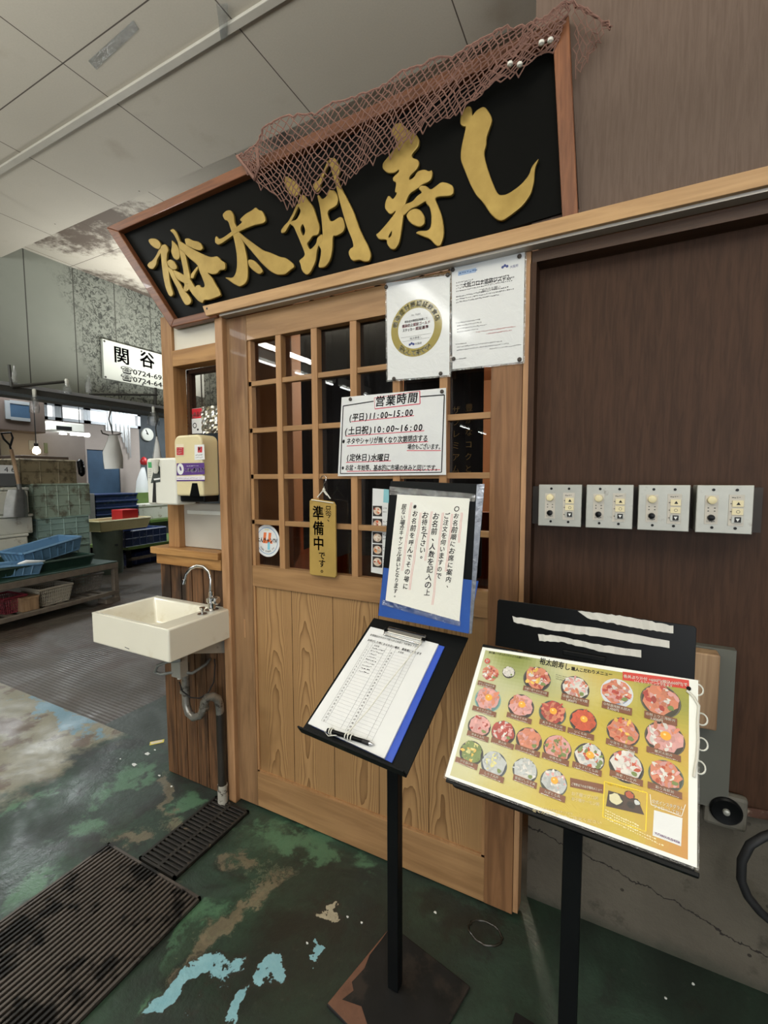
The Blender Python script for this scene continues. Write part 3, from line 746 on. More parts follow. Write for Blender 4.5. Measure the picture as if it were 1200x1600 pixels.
def chaikin(pts, it=1):
    for _ in range(it):
        o = []
        for i in range(len(pts)):
            a, b = pts[i], pts[(i + 1) % len(pts)]
            o += [(a[0] * .8 + b[0] * .2, a[1] * .8 + b[1] * .2), (a[0] * .2 + b[0] * .8, a[1] * .2 + b[1] * .8)]
        pts = o
    return pts
def gold(name, polys, ox, oy, sc, label):
    """polys: [(outline, [holes])] in traced coordinates of the sign's plane"""
    c = bpy.data.curves.new(name, 'CURVE'); c.dimensions = '2D'; c.fill_mode = 'BOTH'; c.extrude = .004; c.bevel_depth = .0022; c.bevel_resolution = 1; c.offset = -.0012
    objs = []; b = MB()
    for i, (outl, holes) in enumerate(polys):
        c = bpy.data.curves.new('g', 'CURVE'); c.dimensions = '2D'; c.fill_mode = 'BOTH'; c.extrude = .003; c.bevel_depth = .0022; c.bevel_resolution = 1; c.offset = -.0015
        for pts in [outl] + holes:
            pts = chaikin([sP(ox + p[0] / sc, oy + p[1] / sc, -.02) for p in pts], 2)
            sp = c.splines.new('POLY'); sp.points.add(len(pts) - 1); sp.use_cyclic_u = True
            for k, p in enumerate(pts): sp.points[k].co = (p[0], p[1], 0, 1)
        o = bpy.data.objects.new('g', c); COL.objects.link(o)
        dg = bpy.context.evaluated_depsgraph_get(); me = o.evaluated_get(dg).to_mesh()
        yy = -.0135 - i * .0004
        b.add([(v.co.x, yy - v.co.z, v.co.y) for v in me.vertices], [tuple(p.vertices) for p in me.polygons])
        o.evaluated_get(dg).to_mesh_clear(); bpy.data.objects.remove(o); bpy.data.curves.remove(c)
    g_ = b.obj(name, M_GOLD, sg); g_['label'] = label
gold('gold_character', [
 ([(92,215),(125,190),(190,190),(235,220),(265,275),(240,340),(180,320),(120,270)], []),
 ([(240,335),(268,330),(262,390),(210,480),(205,540),(160,605),(110,595),(78,550),(110,510),(150,490),(195,430)], []),
 ([(272,285),(320,265),(350,300),(370,350),(345,400),(340,500),(360,560),(372,640),(378,740),(400,830),(435,935),(405,975),(370,955),(330,860),(295,700),(278,560),(265,400),(252,340)], []),
 ([(345,500),(390,470),(440,495),(480,560),(478,605),(430,615),(370,570)], []),
 ([(345,560),(430,612),(470,720),(530,800),(570,880),(620,930),(665,990),(675,1040),(650,1080),(600,1090),(555,1020),(525,960),(480,850),(420,740),(372,630)], []),
 ([(425,605),(520,650),(590,690),(660,730),(665,800),(650,880),(600,915),(565,885),(590,800),(545,775),(480,735)], []),
 ([(385,85),(440,60),(485,120),(518,210),(560,300),(600,420),(630,560),(655,680),(675,800),(600,810),(580,760),(575,640),(550,520),(525,400),(500,250),(440,130)], []),
 ([(415,215),(440,235),(490,290),(515,350),(525,450),(490,490),(440,460),(405,370),(420,300)], []),
 ([(590,200),(640,190),(700,225),(770,235),(815,270),(835,330),(800,360),(720,340),(660,310),(610,285),(600,245)], []),
 ([(500,215),(560,250),(640,300),(720,350),(800,390),(940,450),(1030,430),(1080,490),(1135,520),(1135,615),(1060,620),(1030,665),(960,680),(890,650),(960,720),(1010,820),(1050,880),(1080,960),(1000,990),(920,1020),(850,1020),(830,1065),(780,1040),(700,950),(640,860),(640,720),(665,740),(735,860),(745,825),(790,815),(810,850),(855,850),(862,815),(830,730),(790,640),(772,555),(640,450),(570,370),(520,340)], []),
 ([(768,560),(775,600),(730,670),(705,740),(670,722),(680,670),(720,620)], []),
], 220, 350, 8.571, 'gold brush character yu, leftmost on the sign')
gold('gold_character', [
 ([(185,170),(240,115),(300,110),(340,180),(345,270),(375,330),(410,400),(440,480),(475,560),(505,700),(525,830),(525,1030),(490,1100),(420,1140),(340,1100),(270,1050),(215,1010),(330,1020),(370,950),(385,850),(380,700),(355,550),(330,450),(300,370),(265,255),(215,240)], []),
 ([(90,480),(110,455),(140,500),(200,480),(310,400),(375,340),(460,270),(415,240),(500,160),(590,110),(635,70),(670,110),(720,120),(760,200),(765,260),(730,290),(620,310),(520,350),(400,405),(330,450),(190,550),(130,580),(90,545)], []),
 ([(395,395),(500,480),(620,570),(740,655),(830,680),(960,740),(1040,750),(1140,830),(1150,880),(1090,920),(1030,975),(920,980),(830,930),(720,830),(620,710),(520,590),(430,480)], []),
 ([(530,790),(560,770),(620,790),(690,860),(735,930),(700,970),(660,965),(590,910),(545,860)], []),
], 325, 315, 8.571, 'gold brush character ta, second from left')
gold('gold_character', [
 ([(100,330),(130,295),(180,330),(250,380),(285,450),(270,510),(220,540),(160,500),(120,430)], []),
 ([(250,620),(275,640),(200,800),(160,870),(110,960),(70,970),(65,930),(100,880),(150,830),(200,740)], []),
 ([(260,630),(290,520),(340,520),(380,580),(440,650),(480,770),(520,900),(500,990),(430,1000),(400,1050),(365,1090),(405,1170),(480,1090),(490,1020),(550,970),(555,1060),(500,1110),(480,1200),(470,1300),(400,1440),(360,1460),(310,1410),(295,1330),(275,1290),(340,1240),(345,1200),(300,1090),(250,970),(215,890),(170,860),(180,830),(250,810),(300,710),(270,650)], [[(320,850),(355,940),(325,1010),(285,915)]]),
 ([(620,100),(620,160),(530,380),(520,460),(490,490),(460,460),(435,400),(470,370),(510,350),(570,220)], []),
 ([(490,530),(510,520),(550,575),(600,540),(630,460),(700,470),(740,560),(720,650),(600,710),(645,850),(780,760),(820,890),(790,960),(720,1000),(670,1000),(670,1150),(640,1290),(580,1370),(500,1375),(530,1250),(540,1160),(500,1100),(555,1060),(555,950),(540,780),(520,650)], []),
 ([(630,130),(640,90),(700,85),(750,180),(755,250),(725,320),(780,450),(850,580),(920,720),(980,900),(1040,1030),(1080,1100),(1125,1220),(1100,1300),(1040,1305),(990,1280),(900,1300),(855,1200),(880,1150),(920,1130),(905,1050),(850,920),(800,760),(750,580),(710,410),(690,340),(660,240)], []),
], 430, 235, 7.5, 'gold brush character ro, third, its top behind the net')
gold('gold_character', [
 ([(265,150),(300,95),(370,80),(420,130),(480,190),(540,210),(580,270),(570,350),(490,440),(500,480),(565,500),(578,550),(550,610),(465,690),(465,735),(520,700),(560,630),(640,610),(690,635),(725,615),(725,700),(690,750),(600,790),(560,830),(460,890),(420,1000),(395,1150),(375,1300),(350,1450),(300,1525),(250,1515),(210,1450),(215,1410),(120,1410),(85,1350),(120,1330),(200,1240),(310,1100),(310,1080),(250,1130),(190,1060),(190,990),(230,900),(280,960),(330,880),(300,870),(320,760),(285,745),(275,705),(350,640),(345,610),(300,650),(220,655),(160,600),(165,540),(240,450),(340,310),(320,260),(275,210)], [[(270,1300),(265,1360),(235,1395),(225,1370)]]),
 ([(410,1010),(500,980),(560,910),(615,875),(570,830),(600,795),(660,800),(710,845),(760,810),(830,755),(900,765),(965,800),(970,880),(930,915),(800,920),(755,940),(790,1020),(840,1150),(860,1300),(850,1400),(815,1485),(770,1480),(700,1400),(610,1370),(535,1335),(580,1310),(680,1310),(715,1260),(720,1130),(700,1040),(660,1000),(655,970),(560,1030),(480,1060),(390,1150),(370,1080)], []),
 ([(430,1130),(480,1075),(540,1055),(600,1080),(640,1150),(640,1230),(590,1270),(520,1250),(460,1200)], []),
], 575, 180, 7.273, 'gold brush character su, fourth')
gold('gold_character', [
 ([(145,215),(215,115),(270,115),(280,235),(320,170),(400,120),(440,130),(500,220),(515,280),(480,380),(445,480),(445,560),(415,660),(440,780),(490,940),(560,1110),(600,1160),(690,1150),(850,1040),(950,920),(980,820),(1070,715),(1020,820),(1010,900),(1005,1000),(970,1140),(880,1270),(760,1370),(640,1455),(580,1450),(500,1380),(410,1240),(330,1160),(260,1030),(200,880),(145,740),(150,620),(180,480),(210,345),(180,350),(140,320)], []),
], 700, 150, 7.5, 'large gold hiragana stroke shi, rightmost')

# ---- fishing net draped over the sign
def net():
    top = [(370, 243), (400, 224), (430, 186), (500, 172), (560, 150), (620, 118), (680, 94), (740, 68), (800, 44), (850, 26), (893, 6)]
    bot = [(374, 251), (400, 288), (452, 322), (486, 306), (539, 280), (585, 248), (625, 222), (680, 190), (728, 160), (800, 112), (868, 62)]
    y = -.055
    T = [pY(*p, y) for p in top]; B = [pY(*p, y) for p in bot]
    def samp(Q, u_):
        L = len(Q) - 1; k = min(int(u_ * L), L - 1); f = u_ * L - k; return Q[k].lerp(Q[k + 1], f)
    nu, nv = 104, 19
    # diamond lattice on the parameter rectangle
    pts = {}
    def P(i, j):
        if (i, j) not in pts:
            u_ = i / nu; v = j / nv
            a, b_ = samp(T, u_), samp(B, u_)
            p = a.lerp(b_, v)
            wv = .012 * math.sin(u_ * 31 + v * 3) + .006 * math.sin(u_ * 70 - v * 5)
            p = p + Vector((R.uniform(-.003, .003), 0, R.uniform(-.004, .004)))
            p.y += wv * .6 + .012 * v
            if v > .95: p.z += R.uniform(-.012, .012)
            pts[(i, j)] = p
        return pts[(i, j)]
    b = MB()
    for i in range(nu):
        for j in range(nv):
            if (i + j) % 2 == 0: b.bar(P(i, j), P(i + 1, j + 1), .0018, 4)
            else: b.bar(P(i + 1, j), P(i, j + 1), .0018, 4)
    for (i, j), p in list(pts.items()):
        if R.random() < .5: b.lathe([(.0008, -.0025), (.0028, 0), (.0008, .0025)], p, 5)
    # thick gathered edges
    b.tube([P(i, 0) + Vector((0, 0, R.uniform(-.003, .003))) for i in range(0, nu + 1)], .003, 5)
    b.tube([samp(T, 0).lerp(samp(B, 0), .1), pY(398, 280, y), pY(404, 262, y - .005), pY(402, 232, y)], .006, 5)
    o = b.obj('fishing_net', M_NET)
    tag(o, 'brown knotted fishing net draped along the top edge of the shop sign', 'net')
    # loose flap past the frame's right end
    f = MB(); Q0 = [pY(*p, -.045) for p in ((893, 6), (955, 42))]; Q1 = [pY(*p, -.045) for p in ((900, 125), (925, 85))]
    n1, n2 = 9, 10; pp = {}
    def F_(i, j):
        if (i, j) not in pp:
            p = Q0[0].lerp(Q0[1], i / n1).lerp(Q1[0].lerp(Q1[1], i / n1), j / n2)
            p = p + Vector((R.uniform(-.004, .004), R.uniform(-.01, .004), R.uniform(-.004, .004))); pp[(i, j)] = p
        return pp[(i, j)]
    for i in range(n1):
        for j in range(n2):
            f.bar(F_(i, j), F_(i + 1, j + 1), .001, 4) if (i + j) % 2 == 0 else f.bar(F_(i + 1, j), F_(i, j + 1), .001, 4)
    for k in range(6): f.tube([F_(i, 0) + Vector((R.uniform(-.003, .003), R.uniform(-.005, .005), R.uniform(-.006, .006))) for i in range(n1 + 1)], .0018, 5)
    f.obj('flap', M_NET, o)
    # white floats / ties on the lower edge near its right end
    for px, py in ((797, 100), (812, 101), (846, 67), (860, 63)):
        p = pY(px, py, -.068); t2 = MB(); t2.lathe([(.001, -.006), (.007, -.003), (.007, .003), (.001, .006)], p, 8); t2.obj('white_tie', M_STRING, o, smooth=60)

net()

# ================================================================== DOOR AND BAY ITEMS
def pin(parent_b, x, z, r=.006): parent_b.lathe([(r, 0), (r, .0025), (r * .6, .004)], (x, -.0052, z), 12, 'y')
YD = -.0035
FD = wallframe(YD)
def paper(name, pts, label, cat, glossy=True, border=True):
    """a laminated sheet pinned flat on the door: pts = TL,TR,BR,BL in (x,z)"""
    t = thing(name, (sum(p[0] for p in pts) / 4, YD, min(p[1] for p in pts)), label, cat)
    b = MB(FD); b.prism(list(reversed(pts)), 0, .0006, WHITE)
    b.obj('sheet', M_GLOSSPRINT if glossy else M_PRINT, t)
    if border:
        cx = sum(p[0] for p in pts) / 4; cy = sum(p[1] for p in pts) / 4
        e = [(cx + (p[0] - cx) * 1.05, cy + (p[1] - cy) * 1.036) for p in pts]
        f = MB(FD)
        for i in range(4):
            j = (i + 1) % 4; q_ = [pts[i], pts[j], e[j], e[i]]
            f.add([(p[0], p[1], .0007) for p in q_] + [(p[0], p[1], .0011) for p in q_], [(0, 1, 2, 3), (7, 6, 5, 4), (0, 4, 5, 1), (1, 5, 6, 2), (2, 6, 7, 3), (3, 7, 4, 0)])
        f.obj('laminate', M_CLEAR, t)
    return t
def dP(px, py): p = pY(px, py, YD); return (p.x, p.z)

# -- infection-control certificate
n1 = paper('certificate_sheet', [dP(604, 442), dP(703, 430), dP(702, 586), dP(606, 594)], 'laminated white certificate with an olive ring emblem pinned at the door top', 'notice')
b = MB(FD); cx, cz = dP(650, 513); OL = lin((150, 134, 52)); GR = lin((60, 60, 64))
ring(b, cx, cz, .060, .084, OL, .0010)
def arc(mb, s, cx, cy, r, a0, a1, h, col, lay, flip=False, bold=.02):
    n = len(s)
    for i, ch in enumerate(s):
        a = math.radians(a0 + (a1 - a0) * (i + .5) / n)
        tmp = MB(); char(tmp, ch, 0, 0, h, col, 0, bold)
        ro = a - PI / 2 if not flip else a + PI / 2; ca, sa = math.cos(ro), math.sin(ro)
        mb.add([(cx + r * math.cos(a) + v[0] * ca - v[1] * sa, cy + r * math.sin(a) + v[0] * sa + v[1] * ca, lay) for v in tmp.v], tmp.f, col)
arc(b, '感染症対策認証飲食店', cx, cz, .0715, 172, 8, .0185, WHITE, .0013)
arc(b, '安心して来てや！', cx, cz, .0725, 222, 318, .0185, WHITE, .0013, True)
text(b, 'No. 75257', cx, cz + .038, .007, GR, lay=.0012, align='c')
text(b, '感染症対策認証制度にて', cx, cz + .021, .0075, INK, w=.075, lay=.0012, align='c', bold=.01)
text(b, '感染防止認証ゴールド', cx, cz + .008, .0105, REDI, w=.092, lay=.0012, align='c', bold=.02)
text(b, 'ステッカー', cx - .024, cz - .005, .0105, GR, w=.04, lay=.0012, align='c', bold=.02)
text(b, '認証基準', cx + .02, cz - .005, .0105, REDI, w=.042, lay=.0012, align='c', bold=.02)
scrib(b, cx - .02, cz - .017, .05, .006, GR); line(b, [(cx - .05, cz - .022), (cx + .05, cz - .022)], .0006, GR, .0012)
text(b, '裕太朗寿し', cx, cz - .031, .0075, GR, w=.04, lay=.0012, align='c'); line(b, [(cx - .045, cz - .034), (cx + .045, cz - .034)], .0006, GR, .0012)
for dx in (-.006, 0, .006): disc(b, cx - .014 + dx, cz - .046 + (.003 if dx == 0 else 0), .0038, .0038, BLUEI, .0012, 10)
text(b, '大阪府', cx + .008, cz - .049, .008, GR, w=.022, lay=.0012, align='c')
b.obj('print', M_GLOSSPRINT, n1)
b = MB()
for p in (dP(604, 449), dP(700, 430), dP(616, 592), dP(689, 584)): pin(b, *p)
b.obj('pins', M_PIN, n1)['kind'] = 'stuff'

# -- contact tracing notice
n2 = paper('tracing_notice', [dP(706, 416), dP(820, 394), dP(817, 565), dP(707, 577)], 'laminated white notice about the Osaka tracing system pinned at the door\'s top right corner', 'notice')
b = MB(FD)
u_ = dP(760, 436)
x0, z0 = dP(706, 416); tl = math.atan2(dP(820, 394)[1] - z0, dP(820, 394)[0] - x0)
text(b, '大阪コロナ追跡システム', dP(760, 440)[0], dP(760, 440)[1] - .004, .0165, INK, w=.136, lay=.0012, align='c', bold=.006, rot=tl)
text(b, 'ご協力のお願い', dP(765, 449)[0], dP(765, 449)[1] - .008, .0095, GR, w=.06, lay=.0012, align='c')
text(b, '大阪府', dP(797, 417)[0], dP(797, 417)[1] - .004, .0085, BLUEI, w=.022, lay=.0012)
for dx in (-.006, 0, .006): disc(b, dP(789, 417)[0] + dx, dP(789, 417)[1] + (.003 if dx == 0 else 0), .0038, .0038, BLUEI, .0012, 10)
rect(b, dP(716, 425)[0], dP(716, 428)[1] - .006, dP(744, 425)[0], dP(716, 428)[1] + .006, lin((150, 178, 214)), .0010)
scrib(b, dP(718, 428)[0], dP(718, 428)[1] - .002, .046, .007, lin((70, 110, 170)), .0012)
X0 = x0 + .014
zz = z0 - .052
for k, ww in enumerate((.05, .15, .165, .16, 0, .15, .165, .12)):
    if ww: scrib(b, X0, zz, ww, .0048, GR, .0012)
    zz -= .0078
zz = z0 - .165
for k, (dx, ww) in enumerate(((0, .07), (.004, .07), (.004, .085), (.004, .06), (.06, .11), (.09, .07), (0, 0), (0, .03), (.004, .13), (.004, .15), (.1, .085), (0, 0), (0, .03))):
    if ww: scrib(b, X0 + dx, zz, ww, .0045, lin((170, 60, 60)) if k in (4, 5) else GR, .0012)
    zz -= .0086
line(b, [(x0 + .012, z0 - .008), (x0 + .19, z0 - .004)], .0006, lin((150, 170, 200)), .0012)
b.obj('print', M_GLOSSPRINT, n2)
b = MB()
for p in (dP(708, 422), dP(812, 401), dP(709, 561), dP(812, 562)): pin(b, *p)
b.obj('pins', M_PIN, n2)['kind'] = 'stuff'

# -- opening hours
HP = [dP(534, 621), dP(697, 606), dP(697, 742), dP(528, 744)]
n3 = paper('opening_hours_notice', HP, 'handwritten white opening-hours notice with black border and red underlines on the lattice', 'notice', border=False)
b = MB(FD)
def bl(pts, w_=.003, c=INK): line(b, [dP(*p) for p in pts], w_, c, .0010)
bl([(584, 627), (536.5, 634.5)], .0035); bl([(536.5, 634.5), (532, 740)], .0035); bl([(532, 740), (690, 738)], .003); bl([(690, 738), (694.5, 617)], .0035); bl([(694.5, 617), (656, 620)], .0035)
RP = lin((206, 70, 90))
bl([(585, 622), (656, 611)], .0018, RP); bl([(656, 611), (656.5, 631)], .003, RP); bl([(656.5, 631), (586, 639)], .0028, RP); bl([(586, 639), (585, 622)], .0014, RP)
def hw(s, a, c, hpx, **k):
    """handwriting from pixel a to pixel c (centre line), height in px"""
    A, B = dP(*a), dP(*c); w_ = math.hypot(B[0] - A[0], B[1] - A[1])
    h = abs(dP(a[0], a[1] + hpx)[1] - A[1]); hand(b, s, A[0], A[1], w_, h, INK, rot=math.atan2(B[1] - A[1], B[0] - A[0]), lay=.0011, **k)
hw('営業時間', (586, 628.5), (654, 621), 17, bold=.02, wob=.06)
hw('(平日)11:00~15:00', (545, 653), (646, 644), 13, bold=.025, wob=.06)
hw('(土日祝)10:00~16:00', (538, 674), (661, 667), 13, bold=.022, wob=.06)
hw('※ネタやシャリが無くなり次第閉店する', (535, 690), (669, 685), 10.5, bold=.02)
hw('場合もございます。', (637, 698), (692, 698), 9, bold=.02)
hw('(定休日)水曜日', (541, 715), (609, 715), 12, bold=.02, wob=.06)
hw('※お盆・年始等、基本的に市場の休みと同じです。', (534, 731), (688, 731), 9.5, bold=.02)
for p, q in (((549, 659), (647, 649.5)), ((540, 681.5), (663, 673)), ((542, 697), (669, 690)), ((636, 704), (689, 704)), ((541, 722.5), (611, 720)), ((542, 736.5), (688, 734))): bl([p, q], .0024, RP)
b.obj('lettering', M_PRINT, n3)
b = MB()
for p in (dP(548, 624), dP(691, 612)): pin(b, *p)
b.obj('pins', M_PIN, n3)['kind'] = 'stuff'

# -- hanging wooden plaque
pl_ = thing('hanging_plaque', (-.913, -.01, .98), 'rounded gold-brown wooden plaque with black characters hanging by string on the lattice', 'plaque')
F2 = wallframe(-.006)
a0, a1, a2, a3 = [pY(*p, -.012) for p in ((484, 779), (524.5, 784), (526, 903), (484, 898))]
pts = [(a3.x + .006, a3.z), (a2.x - .006, a2.z), (a2.x, a2.z + .006), (a1.x, a1.z - .012), (a1.x - .008, a1.z), (a0.x + .008, a0.z), (a0.x, a0.z - .008), (a3.x, a3.z + .006)]
MB(F2).prism(pts, 0, .009).obj('board', M_GOLDPLATE, pl_, bevel=.003)
b = MB(F2)
def pP(px, py): p = pY(px, py, -.0155); return (p.x, p.z)
x_, z_ = pP(497, 795); vert(b, '準備中', x_, pP(497, 790)[1], pP(499, 861)[1], .052, INK, .02, .0, .0096, kx=.92)
vert(b, 'です。', pP(503, 870)[0], pP(503, 862)[1], pP(503, 899)[1], .030, INK, .015, 0, .0096)
vert(b, '只今、', pP(513, 800)[0], pP(513, 791)[1], pP(513, 818)[1], .026, INK, .01, 0, .0096)
b.obj('lettering', M_PRINT, pl_)
b = MB(); hk = pY(507, 744, -.02)
c0 = hk + Vector((0, 0, -.012))
b.tube([pY(501, 748, -.02), pY(503, 744, -.02), pY(507, 743, -.02), pY(510, 746, -.02), pY(509, 752, -.02), pY(506, 756, -.02), pY(505, 762, -.016)], .0016, 6)
b.obj('hook', M_CHROME, pl_, smooth=60)
b = MB(); kn = pY(506, 765, -.014)
b.tube([pY(506, 760, -.014), kn, pY(496, 777, -.016)], .0022, 6); b.tube([kn, pY(516, 779, -.016)], .0022, 6); b.tube([kn + Vector((0, -.003, -.004)), pY(509, 772, -.02), pY(511, 774, -.02)], .0018, 6)
b.lathe([(.002, -.005), (.006, 0), (.002, .005)], kn, 8)
b.tube([pY(487, 781, -.017), pY(521, 786, -.017)], .0016, 6); b.obj('string', M_STRING, pl_, smooth=60)

# -- round sticker
st = thing('round_sticker', (-1.168, .025, 1.04), 'round white sticker with an orange and blue figure 4 on the lowest left pane', 'sticker')
F3 = wallframe(.0262); sc = 1.02
def gP(px, py): p = pY(px, py, .026); return (p.x, p.z)
cx, cz = gP(417.5, 845); rx = (gP(437, 845)[0] - gP(398, 845)[0]) / 2
b = MB(F3); disc(b, cx, cz, rx, rx, WHITE, .0002, 40); ring(b, cx, cz, rx * .80, rx * .84, lin((110, 150, 190)), .0004)
OR = lin((224, 120, 70)); LB = lin((130, 200, 220)); LG = lin((200, 190, 110))
quad(b, [(cx - .022, cz - .006), (cx - .008, cz - .006), (cx - .002, cz + .032), (cx - .016, cz + .032)], OR, .0004)
quad(b, [(cx + .004, cz - .006), (cx + .016, cz - .006), (cx + .022, cz + .032), (cx + .008, cz + .032)], OR, .0005)
rect(b, cx - .022, cz - .010, cx + .026, cz + .002, OR, .0006)
quad(b, [(cx + .001, cz - .034), (cx + .013, cz - .034), (cx + .014, cz - .004), (cx + .002, cz - .004)], LB, .0007)
text(b, 'よんチャンTV', cx, cz - .006, .022, INK, w=.098, lay=.0009, align='c', bold=.03)
text(b, '取材店', cx, cz + .040, .009, LG, w=.022, lay=.0008, align='c')
arc(b, 'YON CHAN TV', cx, cz, rx * .66, 215, 325, .010, GR, .0008, True, .01)
b.obj('print', M_PRINT, st)

# -- photo strip
ph = thing('photo_strip', (-.69, .02, 1.01), 'narrow white card with five dish photographs propped on the lowest lattice panes', 'card')
F4 = wallframe(.0235)
def hP(px, py): p = pY(px, py, .0235); return (p.x, p.z)
b = MB(F4); b.prism([hP(580, 894), hP(600.5, 898), hP(608, 765), hP(582.5, 763)], 0, .001, WHITE)
quad(b, [hP(599, 785), hP(608, 786), hP(608, 765), hP(600, 764)], lin((140, 198, 208)), .0014)
for k, yy in enumerate((798.5, 819, 840, 859, 878)):
    X_, Z_ = hP(590, yy); s_ = .0185 if k else .0175
    rect(b, X_ - s_, Z_ - s_, X_ + s_, Z_ + s_, lin((44, 36, 34)), .0014)
    disc(b, X_, Z_, s_ * .85, s_ * .75, lin((214, 196, 178)), .0016, 16)
    for _ in range(9):
        disc(b, X_ + R.uniform(-.01, .01), Z_ + R.uniform(-.009, .009), R.uniform(.003, .006), R.uniform(.002, .005), lin(R.choice([(206, 96, 60), (220, 150, 96), (236, 222, 206), (150, 60, 40), (190, 170, 150)])), .0018 + _ * .0001, 9, .2)
    scrib(b, X_ + s_ + .003, Z_ + .008, .012, .005, GR, .0014); scrib(b, X_ + s_ + .003, Z_ - .004, .012, .005, GR, .0014)
b.obj('print', M_PRINT, ph)

# -- paper towel dispenser and soap dispenser on the corner post
def rbox(F, x0, x1, z0, z1, d, rt, n=6):
    """front-rounded-top box: outline with rounded top corners in (x,z), depth d"""
    pts = [(x0, z0), (x1, z0)]
    for k in range(n + 1):
        a = PI / 2 * k / n; pts.append((x1 - rt + rt * math.cos(a), z1 - rt + rt * math.sin(a)))
    for k in range(n + 1):
        a = PI / 2 + PI / 2 * k / n; pts.append((x0 + rt + rt * math.cos(a), z1 - rt + rt * math.sin(a)))
    return MB(F).prism(pts, 0, d)
td = thing('towel_dispenser', (-1.5, -.03, 1.25), 'cream paper towel dispenser with a purple payment sticker mounted over the counter', 'dispenser')
FT = wallframe(-.012)
tx0, tz1 = pY(271, 681, -.095).x, pY(300, 679, -.095).z
tx1 = pY(345, 700, -.095).x; tz0 = pY(300, 780, -.095).z
tx1 = -1.393
rbox(FT, tx0, tx1, tz0 + .012, tz1, .083, .03).obj('cover', M_CREAM, td, bevel=.008, smooth=50, seg=3)
MB().box(tx0 + .012, tx1 - .004, -.085, -.012, tz0 - .012, tz0 + .03).obj('lower_tray', M_BLACKP, td, bevel=.006)
nx, nz = (pY(300, 760, -.096).x + pY(306, 760, -.096).x) / 2, tz0
MB(wallframe(-.0955)).prism([(nx - .024, nz + .012), (nx + .03, nz + .012), (nx + .018, nz + .062), (nx - .008, nz + .062)], 0, .0015).obj('window_notch', M_BLACKP, td)
def tP(px, py): p = pY(px, py, -.0962); return (p.x, p.z)
b = MB(wallframe(-.0955)); PU = lin((84, 50, 124))
quad(b, [tP(276, 743), tP(320, 741), tP(319, 723), tP(276, 724)], PU, .0008)
x_, z_ = tP(282, 733); disc(b, x_, z_, .019, .022, WHITE, .0011, 20); disc(b, x_ + .001, z_ + .002, .005, .010, PU, .0013, 12, 0, .4)
text(b, 'このPay使えます!', tP(289, 737)[0], tP(289, 737)[1], .017, WHITE, w=tP(319, 737)[0] - tP(289, 737)[0], lay=.0012, bold=.03)
scrib(b, tP(292, 729)[0], tP(292, 729)[1], .06, .005, WHITE, .0012)
quad(b, [tP(276, 751.5), tP(320, 751), tP(320, 743.5), tP(276, 744.5)], lin((226, 222, 226)), .0008)
scrib(b, tP(277, 748)[0], tP(277, 748)[1], .135, .0045, PU, .0012)
quad(b, [tP(276, 752), tP(320, 751.5), tP(320, 749.5), tP(276, 750)], PU, .0010)
quad(b, [tP(275, 712), tP(288, 712), tP(287, 694), tP(275, 694)], lin((226, 214, 190)), .0008)
quad(b, [tP(276, 711), tP(287, 711), tP(287, 699), tP(276, 699)], lin((186, 52, 58)), .0010)
for k in range(3): scrib(b, tP(277, 702 + k * 3.3)[0], tP(277, 702 + k * 3.3)[1], .025, .005, WHITE, .0012)
quad(b, [tP(304, 719), tP(320, 718), tP(319, 694.5), tP(304, 695)], WHITE, .0008)
quad(b, [tP(309, 707), tP(316, 707), tP(316, 698), tP(309, 698)], lin((196, 40, 50)), .0010)
text(b, 'P', tP(310.5, 705)[0], tP(310.5, 705)[1], .022, WHITE, lay=.0012, bold=.04)
for k in range(2): scrib(b, tP(306, 712 + k * 4)[0], tP(306, 712 + k * 4)[1], .035, .006, GR, .0012)
b.obj('stickers', M_PRINT, td)
sp = thing('soap_dispenser', (-1.64, -.03, 1.23), 'white wall soap dispenser with a black slot fixed to the corner post', 'dispenser')
sx0, sx1 = pY(229.5, 750, -.10).x, -1.535
sz0, sz1 = pY(240, 788, -.10).z, pY(240, 716, -.10).z
rbox(wallframe(-.005), sx0, sx1, sz0, sz1, .095, .014).obj('body', M_WHITEP, sp, bevel=.008, smooth=50, seg=3)
def oP(px, py): p = pY(px, py, -.1012); return (p.x, p.z)
b = MB(wallframe(-.1003)); DG = lin((60, 66, 64))
quad(b, [oP(238, 785), oP(244, 785), oP(243, 752), oP(239.5, 752)], lin((18, 18, 18)), .0010)
quad(b, [oP(235.5, 755), oP(250.5, 753), oP(250, 730), oP(246, 725), oP(240, 735)], DG, .0009)
quad(b, [oP(231.5, 731), oP(237, 731), oP(236.5, 722), oP(231, 722)], lin((70, 160, 100)), .0009)
quad(b, [oP(240, 748), oP(250.5, 746.5), oP(250.5, 749), oP(241, 750.5)], WHITE, .0011)
for k in range(5): scrib(b, oP(232, 735 + k * 3)[0], oP(232, 735 + k * 3)[1], .016, .0045, GR, .001)
b.obj('label_print', M_PRINT, sp)
MB().box(oP(236, 718)[0], oP(247, 718)[0], -.101, -.098, oP(240, 721)[1], oP(240, 718)[1]).obj('slot', M_BLACKP, sp)
nz_ = pY(243, 728, -.11)
MB().lathe([(.006, -.03), (.011, -.02), (.011, .012), (.016, .018), (.016, .026)], nz_, 14).obj('pump_nozzle', M_WHITEP, sp, smooth=50)

# backing plate below the dispensers
bp = MB().box(pY(289, 800, .045).x, -1.392, .03, .06, 1.036, pY(300, 786, .045).z)
bp = tag(bp.obj('backing_panel', M_CARTON, bevel=.004), 'dull off-white metal panel standing on the counter below the towel dispenser', 'panel')
MB().box(pY(294, 800, .03).x, -1.392, .024, .032, pY(300, 803, .03).z, pY(300, 797, .03).z).obj('lip', M_WHITEP, bp, bevel=.002)

